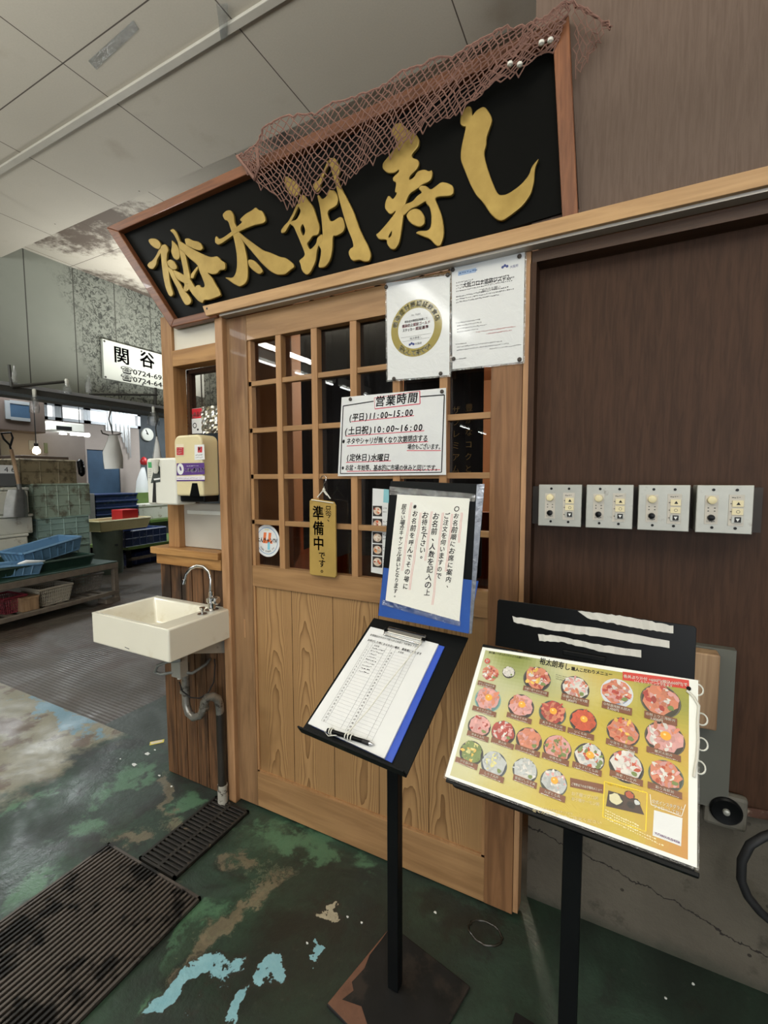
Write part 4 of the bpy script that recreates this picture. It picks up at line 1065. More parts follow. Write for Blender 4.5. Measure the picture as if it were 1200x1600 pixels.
# posters behind the bay glass
YB = .075
def bP(px, py): p = pY(px, py, YB); return (p.x, p.z)
po = thing('payment_poster', (-1.57, YB, 1.5), 'red and white payment poster behind the bay glass above the towel dispenser', 'poster')
b = MB(wallframe(YB + .002)); b.prism([bP(288, 678), bP(316, 677), bP(315, 637), bP(288, 640)], 0, .001, WHITE)
quad(b, [bP(288.5, 668), bP(315.5, 667), bP(315, 637.5), bP(288.5, 640)], lin((206, 40, 52)), .0013)
text(b, 'PayPay商品券', bP(289.5, 652)[0], bP(289.5, 652)[1], .022, WHITE, w=.105, lay=.0016, bold=.02)
text(b, '使えます', bP(290, 659)[0], bP(290, 659)[1], .020, WHITE, w=.06, lay=.0016, bold=.02)
rect(b, bP(290, 665)[0], bP(290, 665)[1], bP(297, 665)[0], bP(290, 662.5)[1], WHITE, .0016)
b.obj('sheet', M_PRINT, po)
po2 = thing('small_poster', (-1.5, YB - .002, 1.48), 'small white card with a black drawing overlapping the red payment poster', 'poster')
b = MB(wallframe(YB - .001)); b.prism([bP(297, 678), bP(316.5, 677), bP(316, 653), bP(297, 655)], 0, .001, WHITE)
x_, z_ = bP(305, 665); ring(b, x_, z_, .008, .012, INK, .0013, 16); disc(b, x_ + .018, z_ - .018, .006, .005, INK, .0013, 10)
b.obj('sheet', M_PRINT, po2)
fo = MB(); n = 12; vs = []
xa, za = bP(317, 678); xb, zb2 = bP(343, 633)
for i in range(n + 1):
    for j in range(n + 1): vs.append((xa + (xb - xa) * i / n, YB - .003 + R.uniform(-.005, .004), za + (zb2 - za) * j / n))
k = len(vs); vs += [(a, b_ + .003, c) for a, b_, c in vs]
fs = []
for i in range(n):
    for j in range(n):
        q = i * (n + 1) + j; fs.append((q, q + n + 1, q + n + 2, q + 1)); fs.append((k + q, k + q + 1, k + q + n + 2, k + q + n + 1))
fo.add(vs, fs)
tag(fo.obj('foil_sheet', plain('crumpled_foil', (200, 198, 186), .22, .9, var=.1)), 'crumpled silver foil sheet behind the bay glass right of the posters', 'foil')

# ================================================================== SINK
sk = thing('wash_basin', (-1.58, 0, .69), 'square cream wash basin fixed to the low siding wall', 'basin')
X0, X1, YF, ZTOP, ZBOT = -1.802, -1.357, -.293, .812, .692
b = MB()
ox = [(X0, YF), (X1, YF), (X1, -.006), (X0, -.006)]
ix = [(X0 + .014, YF + .016), (X1 - .085, YF + .016), (X1 - .085, -.035), (X0 + .014, -.035)]
bx = [(X0 + .10, YF + .05), (X1 - .14, YF + .05), (X1 - .14, -.09), (X0 + .10, -.09)]
vs = [(p[0], p[1], ZBOT) for p in ox] + [(p[0], p[1], ZTOP) for p in ox] + [(p[0], p[1], ZTOP) for p in ix] + [(p[0], p[1], ZTOP - .085) for p in bx]
fs = [(3, 2, 1, 0)] + [(i, (i + 1) % 4, 4 + (i + 1) % 4, 4 + i) for i in range(4)] + [(4 + i, 4 + (i + 1) % 4, 8 + (i + 1) % 4, 8 + i) for i in range(4)] + [(8 + i, 8 + (i + 1) % 4, 12 + (i + 1) % 4, 12 + i) for i in range(4)] + [(12, 13, 14, 15)]
b.add(vs, fs).obj('bowl', M_CERAMIC, sk, bevel=.006, smooth=35, seg=3)
MB().lathe([(.02, 0), (.02, .004), (.012, .004)], ((bx[0][0] + bx[1][0]) / 2, -.19, ZTOP - .085), 20).obj('drain_ring', M_CHROME, sk, smooth=40)
x_ = pY(198, 1012, YF - .001); b = MB(wallframe(YF - .0004)); line(b, [(x_.x - .012, x_.z), (x_.x + .014, x_.z - .003)], .003, GR, .0003); b.obj('maker_mark', M_PRINT, sk)
tp_ = thing('chrome_tap', (-1.405, -.06, ZTOP), 'chrome swan-neck tap standing on the wash basin deck', 'tap')
yt = -.06
def T_(px, py, y=yt): return pY(px, py, y)
base = T_(331, 952)
MB().lathe([(.026, 0), (.026, .004), (.015, .008), (.015, .03), (.019, .034), (.019, .05), (.010, .056), (.010, .075)], (base.x, yt, ZTOP), 20).obj('tap_body', M_CHROME, tp_, smooth=40)
pts = [(T_(329, 928)), (T_(329.5, 905)), (T_(326, 893)), (T_(318, 885.5)), (T_(308, 884, yt - .01)), (T_(298, 888, yt - .02)), (T_(291, 897, yt - .03)), (T_(288, 908, yt - .035))]
MB().tube(pts, .0068, 12).obj('spout', M_CHROME, tp_, smooth=60)
d_ = (pts[-1] - pts[-2]).normalized()
MB().tube([pts[-1] - d_ * .006, pts[-1] + d_ * .012], .0095, 12).obj('aerator', M_CHROME, tp_, smooth=40)
h_ = T_(338, 936); MB().lathe([(.008, 0), (.016, .004), (.018, .016), (.012, .022)], (base.x + .014, yt, ZTOP + .042), 8, 'x').obj('cross_handle', M_CHROME, tp_, bevel=.001)
k_ = pY(316, 952, -.115)
lv = thing('push_knob', (k_.x, -.115, ZTOP), 'small chrome push knob on the basin deck in front of the tap', 'knob')
MB().lathe([(.018, 0), (.018, .003), (.005, .004), (.005, .016), (.010, .02), (.011, .027)], (k_.x, -.115, ZTOP), 14).obj('knob', M_CHROME, lv, smooth=40)

# plumbing below
bk = thing('basin_bracket', (-1.5, -.05, .64), 'grey steel bracket carrying the wash basin from below', 'bracket')
MB().box(-1.53, -1.395, -.20, -.008, ZBOT - .006, ZBOT - .001).add([(-1.40, -.2, ZBOT - .006), (-1.40, -.008, ZBOT - .006), (-1.40, -.008, ZBOT - .07), (-1.396, -.2, ZBOT - .006), (-1.396, -.008, ZBOT - .006), (-1.396, -.008, ZBOT - .07)], [(0, 1, 2), (5, 4, 3), (0, 2, 5, 3), (0, 3, 4, 1), (1, 4, 5, 2)]).obj('plate', M_STEEL, bk)
tr = thing('drain_trap', (-1.5, -.14, .4), 'tarnished chrome U-bend drain pipe under the wash basin', 'pipe')
yp = -.10
def Q(px, py, y=yp): return pY(px, py, y)
MB().tube([Q(289, 1036), Q(290, 1060), Q(290.5, 1085), Q(291, 1100), Q(295, 1114), Q(303, 1121), Q(313, 1118), Q(318, 1108), Q(319, 1098)], .0155, 14).obj('lower_bend', M_CHROMED, tr, smooth=60)
MB().tube([Q(319, 1106), Q(319.5, 1097), Q(324, 1090), Q(332, 1088, -.08), Q(340, 1092, -.06), Q(343, 1102, -.05), Q(344, 1116, -.045)], .0165, 14).obj('upper_bend', M_CHROMED, tr, smooth=60)
for a, b_ in (((287.5, 1076), (287.6, 1081)), ((319, 1104), (319, 1109))):
    MB().tube([Q(*a) + Vector((.006 if a[0] < 300 else 0, 0, 0)), Q(*b_) + Vector((.006 if a[0] < 300 else 0, 0, 0))], .0195, 14).obj('union_nut', M_CHROMED, tr, smooth=40)
wp = thing('waste_pipe', (-1.415, -.03, 0), 'dark waste pipe standing against the door jamb below the wash basin', 'pipe')
px_ = Q(344, 1112, -.045).x
MB().tube([(px_, -.045, Q(344, 1112, -.045).z), (px_, -.045, .07)], .017, 14).obj('pipe', plain('grimy_dark_pipe', (44, 40, 34), .5, var=.5, scale=20, dirt=(30, 26, 22)), wp, smooth=60)
MB().tube([(px_, -.045, .085), (px_, -.045, .004)], .020, 14).obj('socket', plain('peeling_white_pipe', (176, 172, 160), .5, var=.2, scale=20, dirt=(60, 54, 46), dscale=24, dlo=.5, dhi=.58), wp, smooth=60)
sbx = thing('sensor_box', (-1.5, -.2, .6), 'small grey valve box hanging under the wash basin', 'box')
a = Q(272, 1037, -.15); c_ = Q(290, 1060, -.15)
MB().box(a.x, c_.x - .012, -.165, -.125, c_.z, ZBOT - .001).obj('case', M_STEEL, sbx, bevel=.003)
MB().lathe([(.008, -.012), (.008, 0)], ((a.x + c_.x) / 2 - .01, -.145, c_.z), 10).obj('outlet', M_WHITEP, sbx)
hs = MB().tube([Q(280, 1065, -.145), Q(285, 1080, -.14), Q(298, 1090, -.12), Q(312, 1091, -.11), Q(325, 1083, -.09), Q(334, 1066, -.06), Q(336, 1040, -.03), Q(335, 1030, -.012)], .0028, 6)
tag(hs.obj('supply_hose', M_RUBBER, smooth=60), 'thin black hose looping behind the drain pipe under the basin', 'hose')
hs = MB().tube([Q(283, 1032, -.17), Q(262, 1034, -.19), Q(246, 1040, -.19), Q(242, 1050, -.18), Q(252, 1054, -.17), Q(272, 1050, -.16), Q(300, 1052, -.12), Q(322, 1038, -.05), Q(328, 1030, -.012)], .006, 8)
tag(hs.obj('braided_hose', plain('clear_braided_hose', (130, 132, 128), .3, .2), smooth=60), 'grey braided hose curled below the wash basin\'s front', 'hose')

# ================================================================== SWITCH BOXES ON THE RIGHT WALL
ch = tag(MB().box(-.222, .30, .02, .054, 1.20, 1.305).obj('wiring_duct', plain('grimy_brown_duct', (44, 35, 28), .6, var=.2)), 'dark brown wiring duct running behind the four steel switch boxes', 'duct')
SWL = ['steel switch box next to the door jamb, leftmost of four', 'steel switch box second from the door jamb on the wiring duct', 'steel switch box third from the door jamb on the wiring duct', 'rightmost steel switch box, nearest the picture\'s right edge']
SX = [(-.183, -.081), (-.069, .036), (.047, .151), (.164, .268)]
def switchbox():
    t = thing('switch_box', (-.132, .02, 1.203), SWL[0], 'switch', 'four steel switch boxes in a row')
    MB().box(-.183, -.080, -.046, .02, 1.203, 1.310).obj('back_box', M_STEEL, t, bevel=.002)
    MB().box(-.184, -.079, -.0505, -.046, 1.202, 1.311).obj('face_plate', M_STEEL, t, bevel=.0015)
    F = wallframe(-.0505); cx = -.1315
    a = MB(F).prism([(cx - .036, 1.222), (cx - .011, 1.222), (cx - .011, 1.288), (cx - .036, 1.288)], 0, .0015).obj('dial_plate', M_CARTON, t)
    MB().lathe([(.0095, 0), (.0085, .008), (.006, .009)], (cx - .0235, -.052, 1.277), 16, 'y').obj('dial_knob', M_CREAM, a, smooth=40)
    MB().lathe([(.0075, 0), (.0068, .007), (.002, .008)], (cx - .0235, -.052, 1.237), 12, 'y').obj('dark_knob', M_BLACKP, a, smooth=40)
    b = MB(F)
    for dx in (-.006, .006):
        for dz in (1.259, 1.252): rect(b, cx - .0235 + dx - .0015, dz - .001, cx - .0235 + dx + .0015, dz + .001, INK, .0018)
    scrib(b, cx - .032, 1.227, .016, .004, INK, .0018); b.obj('dial_marks', M_PRINT, a)
    k = MB(F).prism([(cx + .008, 1.220), (cx + .036, 1.220), (cx + .036, 1.290), (cx + .008, 1.290)], 0, .0015).obj('key_plate', M_CARTON, t)
    b = MB(F)
    for i, z in enumerate((1.270, 1.252, 1.234)):
        b2 = MB(F).prism([(cx + .014, z - .007), (cx + .034, z - .007), (cx + .034, z + .007), (cx + .014, z + .007)], .0015, .004)
        b2.obj('key', M_CREAM if i < 2 else M_STEEL, k)
        m_ = cx + .025
        if i == 0: quad(b, [(m_ - .004, z - .003), (m_ + .004, z - .003), (m_, z + .004)], INK, .0043)
        if i == 2:
            rect(b, m_ - .006, z - .006, m_ + .006, z + .006, INK, .0042); quad(b, [(m_ - .0038, z + .003), (m_, z - .004), (m_ + .0038, z + .003)], WHITE, .0045)
        if i == 1: ring(b, m_, z, .0028, .0036, GR, .0043, 16)
        rect(b, cx + .0105, z - .0008, cx + .0135, z + .0008, INK, .0042)
    scrib(b, cx + .013, 1.282, .016, .004, INK, .0018); b.obj('key_marks', M_PRINT, k)
    for sx_ in (cx - .021, cx + .022):
        for z in (1.2145, 1.3005):
            MB().lathe([(.0032, 0), (.0032, .0015)], (sx_, -.0505, z), 10, 'y').obj('screw', M_BLACKP, t)
    return t
sw = switchbox()
def copy_tree(o, parent=None):
    c = o.copy(); COL.objects.link(c); c.parent = parent
    if parent: c.matrix_parent_inverse = o.matrix_parent_inverse.copy()
    for chd in [q for q in bpy.data.objects if q.parent == o]: copy_tree(chd, c)
    return c
for i in range(1, 4):
    c_ = copy_tree(sw); c_.location.x += (SX[i][0] + SX[i][1]) / 2 - (SX[0][0] + SX[0][1]) / 2 ; c_['label'] = SWL[i]

# ---- low right corner: grey board, offcut, flange, rotten ledge, cable
gb = tag(MB().box(.02, .27, .03, .054, .50, .91).obj('grey_board', plain('grey_painted_board', (92, 92, 84), .6, var=.08)), 'grey painted board on the brown wall behind the menu stand', 'board')
a = pY(1060, 1018, .0); c_ = pY(1123, 1136, .0)
oc = tag(MB().box(.12, .232, -.012, .03, .718, .906).obj('wood_offcut', M_OFFCUT, bevel=.004), 'short knotty wood offcut screwed to the grey board behind the menu\'s right edge', 'wood block')
M_FLPL = plain('worn_grey_plate', (104, 100, 90), .7, var=.2)
fl_ = thing('round_flange', (.247, .03, .5), 'round black flange with a pale centre bolt low on the grey board', 'flange')
f0_ = pY(1134, 1266, .03)
MB().box(f0_.x - .045, f0_.x + .045, .0305, .054, f0_.z - .05, f0_.z + .04).obj('plate', M_FLPL, fl_, bevel=.01)
MB().lathe([(.034, 0), (.034, .006), (.030, .010), (.010, .006), (.003, .006)], (f0_.x, .0305, f0_.z), 28, 'y').obj('disc', M_BLACKP, fl_, smooth=35)
MB().lathe([(.008, 0), (.007, .006), (.002, .008)], (f0_.x, .0245, f0_.z), 10, 'y').obj('bolt', M_STEEL, fl_, smooth=35)
b = MB(); vs = []; n = 26
for i in range(n + 1):
    x_ = -.2 + 1.2 * i / n; h0 = .498 - R.uniform(0, .03); y0 = .055 + R.uniform(-.012, .012)
    vs += [(x_, y0, h0), (x_, y0 - .004, .516), (x_, .1, .505), (x_, .1, .49)]
fs = []
for i in range(n):
    for k in range(4): fs.append((4 * i + k, 4 * i + 4 + k, 4 * i + 4 + (k + 1) % 4, 4 * i + (k + 1) % 4))
b.add(vs, fs); tag(b.obj('rotten_ledge', plain('rotten_rusty_edge', (84, 56, 44), .85, var=.5, scale=30, dirt=(140, 128, 112), dscale=16, dlo=.5, dhi=.56, bump=.5)), 'crumbling rusty ledge on top of the concrete plinth', 'ledge')
cb = MB().tube([Vector((.62, .035, .62)), Vector((.5, .03, .56)), Vector((.42, .02, .51)), pY(1215, 1300, .02), pY(1192, 1308, .0), pY(1172, 1320, -.01), pY(1159, 1345, -.01), pY(1158, 1375, -.01), pY(1168, 1400, -.01), pY(1188, 1425, -.005), pY(1215, 1448, .01), Vector((.42, .02, .2)), Vector((.47, .0, .08)), Vector((.56, -.02, .014)), Vector((.9, -.03, .012))], .010, 10)
tag(cb.obj('rubber_cable', M_RUBBER, smooth=60), 'thick black cable loop hanging at the lower right edge', 'cable')

# ================================================================== WAITING-LIST STAND
def tilted(o, yaw, tilt):
    u = Vector((math.cos(yaw), math.sin(yaw), 0)); n_ = Vector((-math.sin(yaw), math.cos(yaw), 0))
    return frame(o, u, n_ * math.cos(tilt) + Vector((0, 0, math.sin(tilt))))
FC = tilted((-.6161, -.4974, .761), -.1235, .581)          # plane of the clipboard paper
F = lambda *p: onframe(FC, *p)
ws = thing('waiting_list_stand', (-.474, -.331, 0), 'black steel floor stand in front of the door holding the waiting list board', 'stand')
pl = [F(472.5, 1131), F(629, 1206), F(731, 996), F(590, 961)]
t0 = min(p[1] for p in pl[:2]); x0, x1 = pl[0][0] - .002, (pl[1][0] + pl[2][0]) / 2 + .002; t1 = (pl[2][1] + pl[3][1]) / 2
x0 = (pl[0][0] + pl[3][0]) / 2 - .006
x0 = min(x0, F(480, 1131)[0] - .004)
MB(FC).prism([(x0, t0), (x1, t0), (x1, t1), (x0, t1)], -.012, -.008).obj('tray', M_BLACK, ws, bevel=.001)
MB(FC).prism([(x0, t0 - .004), (x1, t0 - .004), (x1, t0), (x0, t0)], -.012, .012).obj('tray_lip', M_BLACK, ws, bevel=.001)
# pole and base plate
MB().box(-.489, -.459, -.346, -.316, .010, .83).obj('pole', M_BLACK, ws, bevel=.002)
A = Vector((-.474, -.331))
cL, cT, cR = [pZ(*p, .008) for p in ((510, 1569), (612, 1445), (735, 1541))]
pts = [(cL.x, cL.y), (cL.x + cR.x - cT.x, cL.y + cR.y - cT.y), (cR.x, cR.y), (cT.x, cT.y)]
MB().prism(pts, 0, .009).obj('base_plate', M_IRON, ws, bevel=.003)
# flaked paint area, bare rusty steel on the base's left corner
lf = min(pts, key=lambda p: p[0]); bk_ = max(pts, key=lambda p: p[1]); fr_ = min(pts, key=lambda p: p[1])
fx = lambda a, b_, t: (a[0] + (b_[0] - a[0]) * t, a[1] + (b_[1] - a[1]) * t)
inn = lambda p, k: (p[0] + (A.x - p[0]) * k, p[1] + (A.y - p[1]) * k)
e = [fx(lf, bk_, .95), fx(lf, bk_, .5), lf, fx(lf, fr_, .5)]
q = [inn(fx(lf, fr_, .45), .20), inn(fx(lf, fr_, .2), .36), inn(lf, .22), inn(fx(lf, bk_, .12), .30), inn(fx(lf, bk_, .25), .14), inn(fx(lf, bk_, .45), .17), inn(fx(lf, bk_, .6), .06), inn(fx(lf, bk_, .8), .05)]
MB().prism([inn(p, .02) for p in e[::1]] + q, .009, .0096).obj('bare_steel_patch', M_RUST, ws)

# back panel (separate sign plate leaning behind the tray)
FN = tilted((-.5374, -.2481, .9916), -.1421, 1.3816)
G = lambda *p: onframe(FN, *p)
bpn = [G(591, 962), G(731, 990), G(755, 756), G(609, 751)]
bx0, bx1 = (bpn[0][0] + bpn[3][0]) / 2, (bpn[1][0] + bpn[2][0]) / 2; bt0, bt1 = (bpn[0][1] + bpn[1][1]) / 2, (bpn[2][1] + bpn[3][1]) / 2
def shape(a, b_, c, d): return [a, b_, c, d]
MB(FN).prism(bpn, -.008, -.003).obj('back_panel', M_BLACK, ws, bevel=.001)
zt_ = G(600, 887)[1]
MB(FN).prism([(bpn[0][0] - .001, bpn[0][1]), (bpn[1][0] + .001, bpn[1][1]), G(747, 908), G(599, 887)], -.0028, -.0015).obj('blue_tape_band', plain('blue_tape', (46, 84, 160), .35, var=.15, bump=.3, bscale=40, Coat_Weight=.3), ws)
MB(FN).prism([G(733, 990), G(737, 990), G(757, 756), G(745, 757)], -.0015, .0).obj('silver_edge_tape', plain('silver_tape', (176, 182, 196), .22, .7, var=.2, scale=60, bump=.6, bscale=70), ws)
MB(FN).prism([G(608, 773), G(742, 784), G(743, 772), G(609, 760)], -.0014, .0004).obj('clear_tape', M_CLEAR, ws)
MB(FN).prism([G(597, 945), G(719, 979), G(720, 971), G(598, 937)], .0008, .0014).obj('clear_tape', M_CLEAR, ws)

# handwritten notice on the back panel
nt = thing('queue_notice', (-.45, -.2, .99), 'vertical handwritten queueing notice with red side lines taped on the stand\'s back panel', 'notice')
NP = [G(602.5, 938), G(718, 971), G(734, 779), G(621, 772.5)]
MB(FN).prism(NP, 0, .0006, lin((226, 226, 218))).obj('sheet', M_GLOSSPRINT, nt)
b = MB(FN)
cols = [('○お名前順にお席に案内、', (715, 790), (699, 922), 9.4), ('ご注文を伺いますので', (699, 801), (685, 905), 9.4), ('お名前、人数を記入の上', (682, 801), (667, 932), 11.0),
        ('お待ち下さい。', (665, 800), (659, 876), 10.6), ('※お名前を呼んでその場に', (651, 786), (633, 922), 9.6), ('居ない場合キャンセル扱いとなります。', (632, 788), (617, 936), 8.2)]
for s_, a, c_, hp in cols:
    P0 = G(*a); P1 = G(*c_); h = abs(G(a[0], a[1] + hp)[1] - P0[1]); n = len(s_)
    for i, chh in enumerate(s_):
        f_ = (i + .5) / n; dx = .3 * h if chh in '。、' else 0
        char(b, chh, P0[0] + (P1[0] - P0[0]) * f_ + dx, P0[1] + (P1[1] - P0[1]) * f_ + dx * .8, h * (1.15 if i % 3 == 0 else 1.0), INK, .1, .016, .0011, 1.0, .12)
for a, c_ in (((722, 801), (717, 848)), ((707, 803), (697, 893)), ((692, 801), (676, 945)), ((675, 799), (665, 876)), ((658, 801), (640, 922)), ((643, 785), (629, 892))):
    for k in (-1, 1):
        P0, P1 = G(a[0] + k, a[1]), G(c_[0] + k, c_[1]); pts_ = []
        for i in range(9):
            f_ = i / 8; pts_.append((P0[0] + (P1[0] - P0[0]) * f_ + .0008 * math.sin(i * 1.9 + a[0]), P0[1] + (P1[1] - P0[1]) * f_))
        line(b, pts_, .0009, lin((214, 120, 120)), .0010)
b.obj('lettering', M_PRINT, nt)

# clipboard with list
cbd = thing('clipboard', (-.5, -.38, .8), 'blue clipboard with a printed waiting list lying on the stand\'s tray', 'clipboard')
c4 = [F(480, 1131), F(612, 1189), F(694, 1006), F(583, 976)]
MB(FC).prism([F(485, 1132), F(611, 1190), F(694, 1008), F(582, 978)], -.0078, -.0048).obj('board', plain('royal_blue_board', (50, 84, 190), .4, var=.06), cbd, bevel=.0012)
PP = [F(481, 1130), F(600, 1185), F(685, 1006), F(579, 979)]
MB(FC).prism(PP, -.0046, -.0006, WHITE).obj('paper_pad', M_PRINT, cbd)
b = MB(FC); TH = lin((120, 122, 126))
def L_(p, q, w_=.0006, c=TH): line(b, [F(*p), F(*q)], w_, c, .0)
hdr1, hdr1b = F(578, 992), F(655, 1012); a_ = math.atan2(hdr1b[1] - hdr1[1], hdr1b[0] - hdr1[0])
text(b, 'お名前はカタカナで記入の上お近くでお待ち下さい', F(578, 993)[0], F(578, 993)[1], .0078, INK, w=.150, rot=a_, lay=.0002, bold=.008)
text(b, 'お呼びした時におられない場合、最後尾になります', F(574, 1001)[0], F(574, 1001)[1], .0078, INK, w=.164, rot=a_, lay=.0002, bold=.008)
tb = [F(577, 1003), F(650, 1022), F(581, 1158), F(502, 1126)]
def tbp(u_, v_):
    a = (tb[0][0] + (tb[1][0] - tb[0][0]) * u_, tb[0][1] + (tb[1][1] - tb[0][1]) * u_); c = (tb[3][0] + (tb[2][0] - tb[3][0]) * u_, tb[3][1] + (tb[2][1] - tb[3][1]) * u_)
    return (a[0] + (c[0] - a[0]) * v_, a[1] + (c[1] - a[1]) * v_)
for u_ in (0, .09, .40, .50, .59, .9, 1.0): line(b, [tbp(u_, 0), tbp(u_, 1)], .0005, TH, .0001)
for k in range(27): line(b, [tbp(0, k / 26), tbp(1, k / 26)], .0003, lin((170, 172, 176)), .0001)
for k in range(25):
    for u0, base_ in ((.01, 1), (.505, 26)):
        p = tbp(u0 + .02, (k + 1.9) / 26); text(b, str(base_ + k), p[0], p[1], .0058, INK, lay=.0003, rot=a_)
for u0 in (.14, .66):
    p = tbp(u0, .9 / 26); text(b, 'お名前', p[0], p[1], .0055, INK, lay=.0003, rot=a_)
for k in range(9):
    p = tbp(.13, (k + 1.8) / 26); scrib(b, p[0], p[1], R.uniform(.02, .045), .0045, GR, .0003, a_)
b.obj('print', M_PRINT, cbd)
FCi = FC.inverted()
def onC(px, py, h): x_, y_ = onframe(FC, px, py, h); return FC @ Vector((x_, y_, h))
ck = MB(); a, c_ = onframe(FC, 603, 988, .0), onframe(FC, 662, 1003, .0)
um = Vector((c_[0] - a[0], c_[1] - a[1])).normalized(); vn = Vector((-um.y, um.x))
ck.xf = FC; ck.prism([(a[0], a[1]), (c_[0], c_[1]), (c_[0] + vn.x * .018, c_[1] + vn.y * .018), (a[0] + vn.x * .018, a[1] + vn.y * .018)], 0, .004)
ck.obj('clip_plate', M_CHROME, cbd, bevel=.0015)
MB().tube([FC @ Vector((a[0], a[1], .006)), FC @ Vector((a[0] - vn.x * .010, a[1] - vn.y * .010, .004)), FC @ Vector((c_[0] - vn.x * .012, c_[1] - vn.y * .012, .004)), FC @ Vector((c_[0], c_[1], .006))], .0022, 8).obj('clip_wire', M_CHROME, cbd, smooth=60)
for p in (a, c_): MB().tube([FC @ Vector((p[0], p[1], .004)), FC @ Vector((p[0] + vn.x * .006, p[1] + vn.y * .006, .009))], .0045, 8).obj('clip_roller', M_BLACKP, cbd)

pn = thing('ballpoint_pen', (-.58, -.5, .77), 'black ballpoint pen with string wrapped round it on the clipboard\'s lower edge', 'pen')
pa, pb, pc, pd = onC(512, 1141, .006), onC(567, 1158, .006), onC(577, 1161.5, .005), onC(585, 1163.5, .003)
MB().tube([pa, pb], .0048, 12).obj('barrel', M_BLACKP, pn, smooth=60)
MB().tube([pb, pc], .0050, 12).obj('grip', M_RUBBER, pn, smooth=60)
MB().tube([pc, pc.lerp(pd, .5), pd], [.0048, .003, .0006], 12).obj('tip', M_CHROME, pn, smooth=40)
sg_ = MB(); dirn = (pb - pa).normalized(); nn = Vector([FC[i][2] for i in range(3)]); sd_ = dirn.cross(nn)
for f_ in (.08, .14, .54, .62, .70):
    c0 = pa.lerp(pb, f_); sg_.tube([c0 + (nn * math.cos(t_) + sd_ * math.sin(t_)) * .0064 for t_ in [2 * PI * k / 12 for k in range(12)]], .0013, 6, True)
sg_.tube([pa.lerp(pb, .6) + nn * .006, onC(545, 1143, .010), onC(575, 1110, .012), onC(610, 1063, .012), onC(642, 1024, .012), onC(658, 1005, .012), onC(657, 998, .006)], .0013, 6)
sg_.tube([pa.lerp(pb, .1) + sd_ * -.006, onC(507, 1143, .006), onC(513, 1150, .004), pa.lerp(pb, .3) + sd_ * .004], .0012, 6)
sg_.obj('string', M_STRING, pn, smooth=60)

# ================================================================== MENU STAND
FM = tilted((-.2886, -.4804, .732), -.0711, .7782)
K = lambda *p: onframe(FM, *p)
ms = thing('menu_stand', (-.054, -.42, 0), 'black steel floor stand at right carrying the large menu sheet', 'stand')
MB(FM).prism([(.0, -.008), (.415, -.008), (.415, .297), (.0, .297)], -.014, -.009).obj('tray', M_BLACK, ms, bevel=.001)
MB(FM).prism([(.02, -.012), (.42, -.012), (.42, -.006), (.02, -.006)], -.014, .004).obj('tray_lip', M_BLACK, ms, bevel=.001)
pm = pY(896, 1290, -.40)
MB().box(pm.x - .017, pm.x + .017, -.417, -.383, .010, .80).obj('pole', M_BLACK, ms, bevel=.002)
MB().prism([(pm.x + .2 * math.cos(a), -.40 + .2 * math.sin(a)) for a in [math.radians(40 + 90 * k) for k in range(4)]], 0, .010).obj('base_plate', M_IRON, ms, bevel=.003)
# upright header plate behind
hv = FM @ Vector((.0, .300, -.010))
FH = tilted((hv.x, hv.y, hv.z), -.0711, 1.45)
Hh = lambda *p: onframe(FH, *p)
hp = [Hh(776, 1004), Hh(1086, 1058), Hh(1088, 977), Hh(776, 937)]
hx0, hx1 = (hp[0][0] + hp[3][0]) / 2, (hp[1][0] + hp[2][0]) / 2; hy1 = (hp[2][1] + hp[3][1]) / 2
MB(FH).prism([(hx0, 0), (hx1, 0), (hx1, hy1 - .004), (hx1 - .004, hy1), (hx0 + .004, hy1), (hx0, hy1 - .004)], -.002, .002).obj('header_plate', M_BLACKP, ms, bevel=.0008)
b = MB(FH); PW = lin((206, 204, 196))
def strip(top, bot, seed):
    rr = random.Random(seed); T1 = []; n = 26
    for i in range(n + 1):
        f_ = i / n
        def ip(Q):
            L = len(Q) - 1; k = min(int(f_ * L), L - 1); g_ = f_ * L - k; return (Q[k][0] + (Q[k + 1][0] - Q[k][0]) * g_, Q[k][1] + (Q[k + 1][1] - Q[k][1]) * g_)
        a, c = Hh(*ip(top)), Hh(*ip(bot)); T1.append(((a[0], a[1] + rr.uniform(-.0012, .0012)), (c[0], c[1] + rr.uniform(-.0012, .0012))))
    for p, q in zip(T1, T1[1:]):
        k = rr.uniform(.86, 1.0); b.add([(p[1][0], p[1][1], .0024), (q[1][0], q[1][1], .0024), (q[0][0], q[0][1], .0024), (p[0][0], p[0][1], .0024)], [(0, 1, 2, 3)], tuple(v * k for v in PW))
strip([(903, 954), (980, 963), (1052, 978)], [(918, 966), (985, 979), (1052, 990)], 1)
strip([(801, 963), (860, 972), (925, 980), (1046, 1001)], [(803, 972), (855, 983), (925, 993), (1046, 1013)], 2)
strip([(841, 990), (875, 994), (930, 1006), (1002, 1016)], [(843, 1001), (880, 1003), (930, 1016), (1002, 1028)], 3)
b.obj('torn_tape_residue', M_PAINT, ms)
MB(FH).prism([Hh(880, 1014), Hh(948, 1026), Hh(946, 1034), Hh(880, 1022)], .002, .008).obj('sheet_clip', M_BLACKP, ms, bevel=.002)

